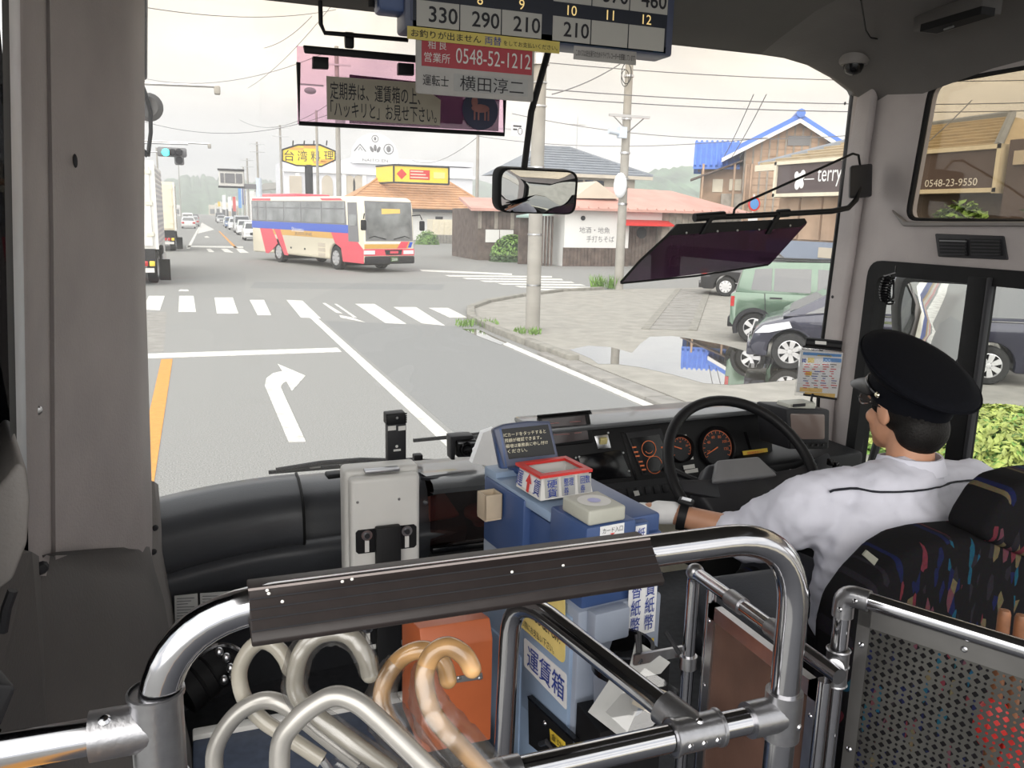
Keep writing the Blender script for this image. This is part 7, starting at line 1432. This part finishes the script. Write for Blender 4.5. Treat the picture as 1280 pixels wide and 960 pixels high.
# pad
xa, xb = at(311, 765, Y=HY).x, at(806, 700, Y=HY).x
za, zb = at(500, 704, Y=HY+.01).z, at(500, 773, Y=HY-.024).z
fz0, fz1 = V((0, -.047, zb+.010)), V((0, -.009, za))
prof = [(.022, zb+.004), (-.036, zb), (-.045, zb+.004)]+[(fz0.lerp(fz1, k).y, fz0.lerp(fz1, k).z) for k in (0, .25, .5, .75, 1)]+[(.022, za-.002), (.027, za-.010)]
mb = MB(); mb.rslab([V((xa, HY+y, z)) for y, z in prof], (xb-xa, 0, 0), .0012, 1); pd = part('rubber_pad', mb, M['brown_pad'], hoop)
for k in (.2, .42, .62, .82): q_ = fz0.lerp(fz1, k)+V((0, HY-.0006, 0)); mb = MB(); mb.tube([V((xa, q_.y, q_.z)), V((xb, q_.y, q_.z))], .0009, 6); part('ridge', mb, M['charcoal'], pd)
mb = MB(); mb.tube([V((xa, HY-.0085, za)), V((xb, HY-.0085, za))], .0014, 6); part('lit_edge', mb, mat('pad_edge', (.30, .26, .25), .5), pd)  # pale line paints the light caught along the pad's top
def padpt(x, y):
    n_ = V((0, -(fz1.z-fz0.z), fz1.y-fz0.y)).normalized(); return atp(x, y, V((0, HY, 0))+fz0+n_*.0006, n_)
for (x, y) in ((428, 727), (440, 724), (334, 738), (336, 742), (353, 752), (640, 715), (704, 707)): mb = MB(); p = padpt(x, y); mb.ell(p, (.0018, .0009, .0018), 8, 5); part('paint_chip', mb, M['paper'], pd)
# ================================================================== partition with brown panel
pt = thing('brown_partition', 'chrome-framed brown partition panel behind the driver aisle', 'partition', (.795, 1.0, FZ))
PX = .795; top = at(870, 716, X=PX).z; ya, yb = at(873, 716, X=PX).y, at(1050, 840, X=PX).y
mb = MB(); mb.tube(fillet([V((PX, ya+.012, FZ)), V((PX, ya+.012, top)), V((PX, yb, top))], .02), .0115, 18); part('frame_tube', mb, M['chrome'], pt)
y2 = at(890, 740, X=PX).y; mb = MB(); mb.cyl((PX, y2, FZ), (PX, y2, top), .009, n=16); part('inner_post', mb, M['chrome'], pt)
y3 = at(1030, 860, X=PX).y; mb = MB(); mb.cyl((PX, y3, FZ), (PX, y3, top-.02), .0095, n=16); part('inner_post', mb, M['chrome'], pt)
mb = MB(); mb.bx((PX-.004, y3, FZ+.1), (PX+.004, y2, top-.035)); part('panel', mb, M['brown_panel'], pt, smooth=False)
for (b0, b1, z0, z1) in ((y3, y2, top-.055, top-.03), (y2-.022, y2, FZ, top-.03), (y3, y3+.022, FZ, top-.03)):
    mb = MB(); mb.bx((PX-.008, b0, z0), (PX+.006, b1, z1)); part('edge_strip', mb, M['steel'], pt, smooth=False)
for i in range(5): bolt(pt, (PX-.009, y2-.011, top-.06-i*.12), (-1, 0, 0), .004, 'chrome'); bolt(pt, (PX-.009, y3+.011, top-.08-i*.12), (-1, 0, 0), .004, 'chrome')
for f in (.32, .62): mb = MB(); p = V((PX, ya+(yb-ya)*f, top)); mb.cyl(p+V((0, .018, 0)), p-V((0, .018, 0)), .0145, n=18); part('coupling', mb, M['cast'], pt)
mb = MB(); mb.ell((PX, ya+.01, top), .016, 14, 10); part('elbow', mb, M['cast'], pt)
mb = MB(); p = V((PX, ya+.012, at(880, 845, X=PX).z)); mb.cyl(p-V((0, 0, .012)), p+V((0, 0, .012)), .016, n=16); mb.box(p+V((-.05, .02, .01)), (.1, .006, .02)); part('clamp', mb, M['steel'], pt)
# ================================================================== perforated panel
pf = thing('perforated_partition', 'perforated steel partition with chrome rail behind the driver seat', 'partition', (.9, .85, FZ))
zt = 1.872; c0 = at(1056, 742, Z=zt); c1 = at(1285, 813, Z=zt); pd_ = (c1-c0).normalized(); c2 = c0+pd_*.55; nn = V((pd_.y, -pd_.x, 0))
if nn.y > 0: nn = -nn
mb = MB(); mb.tube(fillet([V((c0.x, c0.y, FZ)), V((c0.x, c0.y, zt)), c2], .03), .0125, 20); part('frame_tube', mb, M['chrome'], pf)
mb = MB(); mb.tube(fillet([V((c0.x, c0.y, zt-.035)), V((c0.x, c0.y, zt)), V((c0.x, c0.y, zt))+pd_*.035], .028), .0155, 20); part('elbow', mb, M['cast'], pf)
zq = at(1046, 835, X=c0.x).z; mb = MB(); mb.cyl((c0.x, c0.y, zq-.025), (c0.x, c0.y, zq+.03), .0165, n=20); 
mb.cyl((c0.x, c0.y, zq+.005), (PX+.01, yb+.02, top), .0125, n=16); part('tee_casting', mb, M['cast'], pf)
for z in (zq-.025, zq+.005, zq+.03): mb = MB(); mb.lathe([(.0165, -.002), (.018, 0), (.0165, .002)], (c0.x, c0.y, z), (0, 0, 1), 20); part('collar', mb, M['cast'], pf)
for z in (zq+.02, zq-.012): bolt(pf, V((c0.x, c0.y, z))+nn*.0165, nn, .004, 'chrome')
bolt(pf, V((c0.x, c0.y, zt-.02))+nn*.0155, nn, .004, 'chrome'); bolt(pf, V((c0.x, c0.y, zt))+pd_*.02+nn*.0155, nn, .004, 'chrome')
s0 = .022; 
mb = MB(); a = c0+pd_*s0; mb.slab([a+V((0, 0, -.012)), c2+V((0, 0, -.012)), c2+V((0, 0, -.04)), a+V((0, 0, -.04))], -nn*.003); part('top_strip', mb, M['strip_steel'], pf, smooth=False)
mb = MB(); mb.slab([a+V((0, 0, -.012)), a+pd_*.018+V((0, 0, -.012)), a+pd_*.018+V((0, 0, -.75)), a+V((0, 0, -.75))], -nn*.003); part('side_strip', mb, M['strip_steel'], pf, smooth=False)
for (s, z) in ((.14, .026), (.30, .026), (.44, .026), (.009, .07), (.009, .24), (.009, .40)): bolt(pf, a+pd_*s+V((0, 0, -z))+nn*.001, nn, .0045, 'chrome')
# sheet: alternating quatrefoil and round holes, one mesh
def holesheet(o, u, v, nu, nv, cs):
    mb = MB(); sq = [(math.copysign(1, cos(t))*min(1, abs(1/ max(abs(cos(t)), 1e-9)*cos(t))), 0) for t in ()]
    N = 16; ang_ = [2*pi*(k+.5)/N for k in range(N)]
    outr = []
    for t in ang_:
        m_ = max(abs(cos(t)), abs(sin(t))); outr.append((cos(t)/m_*.5, sin(t)/m_*.5))
    cor = [(.5, .5), (-.5, .5), (-.5, -.5), (.5, -.5)]
    for i in range(nu):
        for j in range(nv):
            c = o+u*(i+.5)*cs+v*(j+.5)*cs; big = (i+j) % 2 == 0
            inn = [(cos(t)*(r_), sin(t)*(r_)) for t, r_ in [(t, (.30+.14*abs(cos(2*t))**1.2) if big else .20) for t in ang_]]
            vs = [c+u*x*cs+v*y*cs for x, y in outr]+[c+u*x*cs+v*y*cs for x, y in inn]+[c+u*x*cs+v*y*cs for x, y in cor]
            fs = [(k, (k+1) % N, N+(k+1) % N, N+k) for k in range(N)]
            for q_, k in enumerate((1, 5, 9, 13)): fs.append((k, 2*N+q_, (k+1) % N))
            mb.add(vs, fs)
    return mb
cs = .0098; mbs = holesheet(a+pd_*.018+V((0, 0, -.04)), pd_, V((0, 0, -1)), 50, 56, cs)
part('perforated_sheet', mbs, mat('dull_steel', (.11, .107, .10), .38, .9, var=.2, scale=8), pf, smooth=False)
# red cloth and wooden handles behind it
bk_ = at(1268, 925, D=1.18)
mb = MB()
for i in range(7): mb.ell(bk_+V((random.uniform(-.03, .05), random.uniform(-.02, .03), -.16+i*.03)), (.028, .02, .04), 10, 8)
solo('red_cloth_bag', mb, M['red'], 'red cloth seen through the perforated partition', 'cloth')
for i, (x, lab) in enumerate(((1256, 'left worn wooden flag handle behind the perforated partition'), (1277, 'right worn wooden flag handle at the picture edge'))):
    p = at(x, 762+i*6, D=1.16); mb = MB(); mb.lathe([(0, .0), (.007, -.001), (.0085, -.006), (.0088, -.3)], p, (0, .05, 1), 14); solo('flag_stick', mb, mat('worn_wood', (.22, .09, .04), .5, var=.3, scale=40), lab, 'handle', 'wooden flag handles')
# ================================================================== umbrellas with crook handles
UM = [('pearl white crook umbrella at the left of the stand', 'pearl', [(362, 836), (356, 822), (343, 807), (326, 802), (309, 816), (299, 842), (306, 874), (328, 900), (352, 916)], 1.02, .0098, (560, 1160)),
      ('pearl crook umbrella wrapped in clear plastic under the brown pad', 'pearl', [(462, 843), (457, 822), (442, 799), (422, 790), (397, 795), (377, 815), (369, 845), (373, 872), (402, 900), (440, 928)], .98, .0105, (640, 1120)),
      ('silver crook umbrella nearest the viewer', 'silver_handle', [(350, 985), (351, 930), (369, 902), (394, 881), (420, 870), (446, 878), (471, 898), (497, 923)], .90, .0112, (690, 1140)),
      ('silver crook umbrella at the far left, low', 'silver_handle', [(270, 985), (268, 945), (277, 918), (296, 893), (320, 878), (342, 876), (366, 888), (400, 915)], 1.0, .0105, (560, 1100)),
      ('amber wood-grain crook umbrella behind its twin', 'amber', [(560, 850), (553, 828), (534, 813), (510, 817), (488, 838), (477, 868), (484, 898), (505, 925)], 1.02, .0112, (640, 1120)),
      ('amber wood-grain crook umbrella nearest the orange box', 'amber', [(590, 836), (580, 819), (560, 808), (541, 817), (531, 841), (533, 870), (546, 900), (571, 928)], .94, .0112, (760, 1130))]
for i, (lab, m, px, D_, rr, tip) in enumerate(UM):
    P3 = [at(x, y, D=D_) for x, y in px]; e = at(tip[0], tip[1], D=D_+.06)
    u = thing('umbrella', lab, 'umbrella', (e.x, e.y, e.z), group='crook-handled umbrellas in the stand')
    # smooth the polyline
    sm = []
    for k in range(len(P3)-1):
        p0, p1, p2, p3 = P3[max(0, k-1)], P3[k], P3[k+1], P3[min(len(P3)-1, k+2)]
        for j in range(5):
            t_ = j/5; sm.append(.5*((2*p1)+(p2-p0)*t_+(2*p0-5*p1+4*p2-p3)*t_*t_+(3*p1-p0-3*p2+p3)*t_**3))
    sm.append(P3[-1]); dd = (P3[-1]-P3[-2]).normalized(); e2 = P3[-1]+dd*.06; sm.append(e2)
    mb = MB(); mb.tube(sm, rr, 16); mb.ell(sm[0], rr*.98, 12, 8); part('handle', mb, M[m], u)
    mb = MB(); mb.cyl(e2, e, .005, n=8); part('shaft', mb, M['steel'], u)
    ax = (e-e2); L_ = ax.length; ax.normalize(); mb = MB(); uu = ax.orthogonal().normalized(); ww = ax.cross(uu); rows = []
    for (f, r0) in ((.04, .014), (.12, .03), (.4, .036), (.8, .024), (1.0, .008)):
        rows.append([e2+ax*L_*f+(uu*cos(t)+ww*sin(t))*r0*(1+.22*cos(6*t+f*4)) for t in [2*pi*k/36 for k in range(37)]])
    mb.grid(rows); part('canopy', mb, M['vinyl_bag'], u)
    if i in (1, 4, 5):   # crumpled rain sleeve
        mb = MB(); rows = []; pth = sm if i == 1 else sm[len(sm)//2:]
        ext = pth+[e2+ax*.05, e2+ax*.14]
        for k in range(0, len(ext), 1):
            p = ext[k]; tg_ = (ext[min(k+1, len(ext)-1)]-ext[max(k-1, 0)]).normalized(); uu = (CF-tg_*CF.dot(tg_)).normalized(); ww = tg_.cross(uu)
            g_ = rr*1.12+(.012 if i != 1 else .003)*min(1, k/12)
            rows.append([p+(uu*cos(t)+ww*sin(t))*g_*(1+random.uniform(-.03, .14)) for t in [2*pi*j/14 for j in range(14)]]); rows[-1].append(rows[-1][0])
        mb.grid(rows); part('plastic_sleeve', mb, M['vinyl_bag'], u, sharp=80)
# ================================================================== driver seat
sf = bpy.data.materials.new('seat_fabric'); sf.use_nodes = True; nt = sf.node_tree; b = nt.nodes['Principled BSDF']; b.inputs['Roughness'].default_value = .9; b.inputs['Specular IOR Level'].default_value = .12
tcn = nt.nodes.new('ShaderNodeTexCoord'); mp2 = nt.nodes.new('ShaderNodeMapping'); mp2.inputs['Rotation'].default_value = (0, radians(-28), 0); mp2.inputs['Scale'].default_value = (80, 1, 26)
n1 = nt.nodes.new('ShaderNodeTexVoronoi'); n1.inputs['Scale'].default_value = 1.0; n1.inputs['Randomness'].default_value = 1
cr_ = nt.nodes.new('ShaderNodeValToRGB'); cr_.color_ramp.interpolation = 'CONSTANT'; E_ = cr_.color_ramp.elements; base_c = (.0105, .010, .0115, 1)
E_[0].color = base_c; E_[1].position = .76; E_[1].color = (.012, .016, .06, 1)
for p_, c_ in ((.83, (.022, .02, .026, 1)), (.90, (.14, .028, .04, 1)), (.925, (.014, .075, .12, 1)), (.95, (.13, .105, .06, 1)), (.975, (.12, .045, .06, 1))): e_ = E_.new(p_); e_.color = c_
sp = nt.nodes.new('ShaderNodeSeparateColor'); n3 = nt.nodes.new('ShaderNodeTexNoise'); n3.inputs['Scale'].default_value = 160; mxx = nt.nodes.new('ShaderNodeMix'); mxx.data_type = 'RGBA'; mxx.inputs[0].default_value = .0
mul = nt.nodes.new('ShaderNodeMix'); mul.data_type = 'RGBA'; mul.blend_type = 'MULTIPLY'; mul.inputs[0].default_value = .6
nt.links.new(tcn.outputs['Object'], mp2.inputs[0]); nt.links.new(mp2.outputs[0], n1.inputs['Vector']); nt.links.new(n1.outputs['Color'], sp.inputs[0]); nt.links.new(sp.outputs[0], cr_.inputs[0])
nt.links.new(tcn.outputs['Object'], n3.inputs['Vector']); nt.links.new(cr_.outputs[0], mul.inputs[6]); nt.links.new(n3.outputs['Color'], mul.inputs[7]); nt.links.new(mul.outputs[2], b.inputs['Base Color'])
seat = thing('driver_seat', 'dark driver seat in streaky colourful fabric with headrest', 'seat', (1.6, 1.3, FZ))
SY = 1.31; q = lambda x, y, d=0: at(x, y, Y=SY-d)
bp_ = [q(1010, 835), q(1013, 770), q(1022, 735), q(1045, 703), q(1075, 672), q(1100, 657), q(1130, 650), q(1180, 646), q(1250, 641), q(1300, 650), q(1325, 700), q(1332, 835), q(1330, 1050), q(1020, 1050)]
mb = MB(); mb.rslab(bp_, (0, -.12, 0), .03, 4); bkp = part('backrest', mb, sf, seat)
hp_ = [q(1176, 652, .03), q(1186, 630, .03), q(1203, 603, .03), q(1222, 587, .03), q(1250, 580, .03), q(1285, 577, .03), q(1308, 590, .03), q(1320, 640, .03), q(1318, 700, .03), q(1290, 690, .03), q(1230, 676, .03)]
mb = MB(); mb.rslab(hp_, (0, -.11, 0), .025, 4); part('headrest', mb, sf, seat)
mb = MB(); mb.slab([q(1084, 688, .123), q(1098, 699, .123), q(1093, 707, .123), q(1079, 694, .123)], (0, .004, 0)); part('label', mb, mat('seat_label', (.22, .22, .18), .8), bkp, smooth=False)
mb = MB(); mb.rslab([V((1.3, 1.28, 1.32)), V((1.85, 1.28, 1.32)), V((1.82, 1.78, 1.36)), V((1.33, 1.78, 1.36))], (0, 0, .12), .035, 3); part('cushion', mb, sf, seat)
mb = MB(); mb.bx((1.4, 1.25, FZ), (1.75, 1.65, 1.33), bev=.02); part('base', mb, M['black'], seat)
mb = MB(); mb.rslab([at(860, 720, D=1.95), at(1005, 700, D=1.75), at(1010, 790, D=1.7), at(880, 800, D=1.9)], (0.05, .05, -.1), .02); ecv = part('engine_cover', mb, M['vinyl'], dash)
# ================================================================== driver
DRV = thing('person', 'bus driver in white shirt and dark peaked cap steering with gloved hand', 'person', (1.58, 1.45, 1.44))
def blob(nm, fn, m, vox, sm=6, parent=DRV):
    mb = MB(); fn(mb); o = part(nm, mb, m, parent)
    md = o.modifiers.new('remesh', 'REMESH'); md.mode = 'VOXEL'; md.voxel_size = vox; md.use_smooth_shade = True
    ms_ = o.modifiers.new('smooth', 'SMOOTH'); ms_.factor = .5; ms_.iterations = sm; return o
def cap(mb, a, b, r0, r1, n=14, k=6):
    a = V(a); b = V(b); mb.ell(a, r0, n, 8); mb.ell(b, r1, n, 8); mb.tube([a.lerp(b, i/k) for i in range(k+1)], [r0+(r1-r0)*i/k for i in range(k+1)], n)
HC = at(1133, 508, D=2.02)               # head centre
hx, hy, hz_ = HC
NB = V((hx-.005, hy-.035, hz_-.155))      # neck base
LS = at(1002, 626, D=1.96); RS = V((hx+.20, hy-.045, LS.z+.005))
LE = at(938, 668, D=2.08); LW = at(838, 641, D=2.14); LH = at(812, 640, D=2.15)
RE = V((RS.x+.07, RS.y+.17, RS.z-.2)); RWr = V((1.68, 1.74, 1.58))
def body_fn(mb):
    # skull, jaw, neck
    mb.ell(HC+V((0, -.008, .02)), (.074, .092, .088), 20, 14); mb.ell(HC+V((0, .030, -.050)), (.056, .062, .066), 18, 12); mb.ell(HC+V((0, .058, -.098)), (.030, .028, .022), 14, 10)
    mb.ell(HC+V((0, .089, -.026)), (.012, .015, .022), 12, 8); mb.ell(HC+V((0, .080, -.060)), (.022, .013, .012), 12, 8); mb.ell(HC+V((0, .085, .01)), (.045, .016, .014), 12, 8)
    for s in (-1, 1): mb.ell(HC+V((s*.077, -.006, -.012)), (.009, .020, .034), 12, 10, Euler((-.2, 0, 0)).to_matrix().to_4x4()); mb.ell(HC+V((s*.043, .058, -.034)), (.022, .018, .02), 10, 8)
    cap(mb, HC+V((0, -.022, -.05)), NB+V((0, -.005, -.02)), .052, .058)
    cap(mb, NB+V((0, 0, -.06)), (hx-.01, hy-.10, 1.50), .09, .12)
    cap(mb, LS, NB+V((0, 0, -.05)), .05, .06); cap(mb, RS, NB+V((0, 0, -.05)), .05, .06)
    cap(mb, LS, LE, .046, .040); cap(mb, LE, LW, .039, .027); cap(mb, LW, LH, .026, .026); cap(mb, RS, RE, .046, .040); cap(mb, RE, RWr, .039, .027); cap(mb, RWr, RWr+V((.03, .05, .02)), .026, .03)
blob('body', body_fn, M['skin'], .0065, 5)
def shirt_fn(mb):
    c = V((hx-.008, hy-.055, 0))
    for (z, rx, ry, dy) in ((1.79, .15, .085, .0), (1.73, .21, .105, -.01), (1.695, .22, .115, -.012), (1.66, .225, .12, -.015), (1.62, .226, .123, -.017), (1.58, .225, .125, -.02), (1.54, .224, .125, -.02), (1.50, .222, .125, -.02), (1.46, .22, .125, -.02), (1.42, .215, .125, -.02)): mb.ell(V((c.x-.05, c.y+dy, z)), (rx, ry, .07), 20, 10)
    cap(mb, LS+V((.02, 0, -.012)), NB+V((-.03, 0, -.035)), .078, .066); cap(mb, RS, NB+V((.03, 0, -.045)), .066, .066)
    cap(mb, LS+V((.01, 0, -.03)), LE+V((.01, 0, -.005)), .084, .072); cap(mb, LE+V((.01, 0, -.005)), LE.lerp(LW, .26), .072, .046); cap(mb, RS+V((0, 0, -.01)), RE, .070, .062); cap(mb, RE, RE.lerp(RWr, .3), .060, .052)
    mb.ell(NB+V((0, 0, -.012)), (.074, .072, .035), 18, 10)
shirt = blob('shirt', shirt_fn, M['shirt'], .009, 6)
tx = bpy.data.textures.new('creases', 'CLOUDS'); tx.noise_scale = .06; tx.noise_depth = 3
dm = shirt.modifiers.new('creases', 'DISPLACE'); dm.texture = tx; dm.strength = .026; dm.mid_level = .5; dm.texture_coords = 'LOCAL'
def collar(mb):
    rows = []
    for (dz, r, dy) in ((-.02, .080, 0), (.012, .074, .0), (.046, .067, .004), (.046, .072, .003), (.01, .083, 0)): rows.append([NB+V((r*cos(t), r*1.02*sin(t)+dy-.002, dz-.3*max(0, sin(t))*.06)) for t in [2*pi*i/28 for i in range(29)]])
    mb.grid(rows)
mb = MB(); collar(mb); part('collar', mb, M['shirt'], DRV)
# piping across the yoke: wrapped onto the shirt
mb = MB(); pts = [V((hx-.27+.43*i/30, hy-.26, 1.800+.010*sin(pi*i/30))) for i in range(31)]; mb.tube(pts, .0022, 6)
pip = part('yoke_piping', mb, M['navy_cloth'], DRV); sw_ = pip.modifiers.new('wrap', 'SHRINKWRAP'); sw_.target = shirt; sw_.wrap_method = 'PROJECT'; sw_.use_project_y = True; sw_.use_positive_direction = True; sw_.use_negative_direction = True; sw_.offset = .007
# hair
def hair_fn(mb):
    mb.ell(HC+V((0, -.022, .015)), (.082, .090, .088), 20, 14); mb.ell(HC+V((0, -.055, -.045)), (.068, .055, .062), 18, 12)
    for s in (-1, 1): mb.ell(HC+V((s*.073, .022, .018)), (.010, .02, .036), 10, 8)
blob('hair', hair_fn, M['hair'], .007, 3)
# cut-out is implicit: face lies in front of the hair volume.  cap
cpt = Matrix.Translation(HC+V((.002, -.012, .044))) @ Matrix.Rotation(radians(17), 4, 'X')
def ring_e(z, rx, ry, oy, n=40): return [cpt @ V((rx*cos(t), oy+ry*sin(t), z)) for t in [2*pi*i/n for i in range(n)]]
def skin_rings(rs): 
    mb = MB(); mb.grid([r+[r[0]] for r in rs]); return mb
capo = part('cap_band', skin_rings([ring_e(-.038, .086, .105, 0), ring_e(-.03, .089, .108, 0), ring_e(.012, .092, .111, 0)]), M['cap_navy'], DRV)
tl_ = lambda z, rx, ry, oy, k: [p+V((0, 0, k*(p.y-HC.y))) for p in ring_e(z, rx, ry, oy)]
part('cap_crown', skin_rings([ring_e(.010, .091, .110, 0), tl_(.028, .112, .128, 0, .12), tl_(.046, .128, .142, .002, .2), tl_(.056, .131, .146, .004, .22), tl_(.066, .126, .142, .004, .24), tl_(.074, .10, .115, .004, .26), tl_(.078, .05, .06, .004, .26), tl_(.079, .001, .001, .004, .26)]), M['cap_navy'], DRV, sharp=70)
mb = MB(); mb.tube(tl_(.056, .1325, .1475, .004, .22), .0022, 6, closed=True); part('cap_welt', mb, M['cap_navy'], DRV)
rows = []
for (f, dz) in ((0, 0), (.4, -.010), (.8, -.026), (1, -.036)): rows.append([cpt @ V((.092*cos(t)*(1+.05*f), .108*sin(t)+.058*f*max(0, sin(t))**.7, -.022+dz*max(0, sin(t)))) for t in [radians(12+156*i/24) for i in range(25)]])
mb = MB(); mb.grid(rows); mb.grid([[p+V((0, 0, -.003)) for p in r] for r in rows]); part('cap_peak', mb, mat('patent', (.006, .006, .007), .35, spec=.3), DRV)
mb = MB(); mb.tube([cpt @ V((.0925*cos(t), .1115*sin(t)+.003, -.016+.004*sin(t))) for t in [radians(5+170*i/20) for i in range(21)]], .0045, 8); part('chin_strap', mb, M['black_gloss'], DRV)
for s in (0, pi): mb = MB(); p = cpt @ V((.0945*cos(s), .012, -.016)); mb.lathe([(0, .004), (.005, .003), (.0075, 0)], p, (cpt.to_3x3() @ V((cos(s), 0, 0))), 14); part('cap_button', mb, mat('brass', (.75, .68, .5), .25, 1.0), DRV)
# glasses
gl_ = []
for s in (-1, 1):
    mb = MB(); c = HC+V((s*.034, .102, .004)); mb.tube([c+V((.024*cos(t), -.008*abs(cos(t)), .017*sin(t))) for t in [2*pi*i/20 for i in range(20)]], .0015, 6, closed=True); g_ = part('glasses_rim', mb, M['steel'], DRV)
    mb = MB(); mb.add([c+V((.024*cos(t), -.006, .017*sin(t))) for t in [2*pi*i/20 for i in range(20)]], [tuple(range(20))]); part('lens', mb, M['clear'], g_)
    mb = MB(); mb.tube([HC+V((s*.058, .098, .008)), HC+V((s*.080, .06, .007)), HC+V((s*.083, .0, .004)), HC+V((s*.079, -.02, -.006))], .0018, 6); part('glasses_temple', mb, M['black'], DRV)
# trousers
def trousers(mb):
    for s in (-1, 1):
        hp0 = V((hx+s*.09, 1.33, 1.46)); kn_ = V((hx+s*.15, 1.78, 1.47)); ft_ = V((hx+s*.13, 1.98, 1.08)); cap(mb, hp0, kn_, .085, .065); cap(mb, kn_, ft_, .062, .045); cap(mb, ft_, ft_+V((0, .12, -.03)), .04, .035)
    mb.ell((hx, 1.33, 1.46), (.17, .12, .1), 18, 10)
blob('trousers', trousers, M['navy_cloth'], .012, 4)
# left glove: palm and five curled fingers resting on the fare box edge
gd = (LH-LW).normalized(); gs = gd.cross(EZ).normalized(); gu = gs.cross(gd).normalized()
def glove(mb):
    base = LW+gd*.015; cap(mb, LW-gd*.005, base+gd*.015, .030, .031); pc = base+gd*.055
    mb.ell(pc, (.045, .04, .022), 14, 10, Matrix((gd, gs, gu)).transposed().to_4x4())
    for i, (o, L_) in enumerate(((-.030, .060), (-.010, .070), (.010, .066), (.029, .052))):
        a = pc+gd*.032+gs*o; b_ = a+gd*L_*.45-gu*.006; c_ = b_+gd*L_*.2-gu*L_*.38; d_ = c_-gd*L_*.08-gu*L_*.25
        cap(mb, a, b_, .0105, .010, 10, 3); cap(mb, b_, c_, .010, .0095, 10, 3); cap(mb, c_, d_, .0095, .0085, 10, 2)
    a = pc-gd*.015-gs*.036; b_ = a+gd*.03-gs*.014-gu*.012; c_ = b_+gd*.03+gs*.006-gu*.012; cap(mb, a, b_, .0125, .011, 10, 3); cap(mb, b_, c_, .011, .0095, 10, 3)
blob('glove', glove, M['glove'], .0045, 3)
# right hand on the rim
rg = (wc+EX*RW*.98*cos(-.75)+wv_*RW*sin(-.75))
def glove_r(mb):
    a = RWr; d = (rg-a).normalized(); sd = d.cross(wn_).normalized(); cap(mb, a, a+d*.03, .029, .03); pc = rg-d*.03+wn_*.02; cap(mb, a+d*.03, pc, .03, .032)
    for i in range(4):
        o = pc+sd*(-.03+i*.02); b_ = o+d*.045+wn_*.005; c_ = b_+d*.008-wn_*.035; e_ = c_-d*.025-wn_*.008; cap(mb, o, b_, .0105, .010, 10, 3); cap(mb, b_, c_, .010, .0095, 10, 3); cap(mb, c_, e_, .0095, .0085, 10, 2)
    o = pc-sd*.038; cap(mb, o, o+d*.02-wn_*.03, .012, .010, 10, 3)
blob('glove', glove_r, M['glove'], .0045, 3)
# wristwatch
wt = LW.lerp(LE, .16); wd_ = (LE-LW).normalized(); wu = (EZ-wd_*EZ.dot(wd_)).normalized(); wsd = wd_.cross(wu)
mb = MB(); mb.grid([[wt+wd_*o+(wu*cos(t)+wsd*sin(t))*(.0345+k) for t in [2*pi*i/24 for i in range(25)]] for (o, k) in ((-.011, 0), (-.011, .003), (.011, .003), (.011, 0))]); ws_ = part('watch_strap', mb, M['black'], DRV)
mb = MB(); mb.box(wt+wu*.040, (.040, .036, .012), Matrix((wd_, wsd, wu)).transposed(), .005); part('watch_case', mb, M['black'], ws_)
mb = MB(); mb.box(wt+wu*.0465, (.024, .022, .002), Matrix((wd_, wsd, wu)).transposed()); part('watch_face', mb, M['steel'], ws_, smooth=False)

# ================================================================== HAZE: thin moist air over the street
hz_m = bpy.data.materials.new('haze'); hz_m.use_nodes = True; hn = hz_m.node_tree; hn.nodes.clear()
ho_ = hn.nodes.new('ShaderNodeOutputMaterial'); hv = hn.nodes.new('ShaderNodeVolumeScatter'); hv.inputs['Density'].default_value = .0022; hv.inputs['Color'].default_value = (.95, .97, 1, 1); hv.inputs['Anisotropy'].default_value = .0
hn.links.new(hv.outputs[0], ho_.inputs['Volume'])
hz_o = struct('haze', MB().bx((-300, 28, -.2), (600, 780, 70)), hz_m, smooth=False); hz_o['kind'] = 'stuff'
tag(hz_o, 'thin pale haze hanging over the distant street', 'haze')
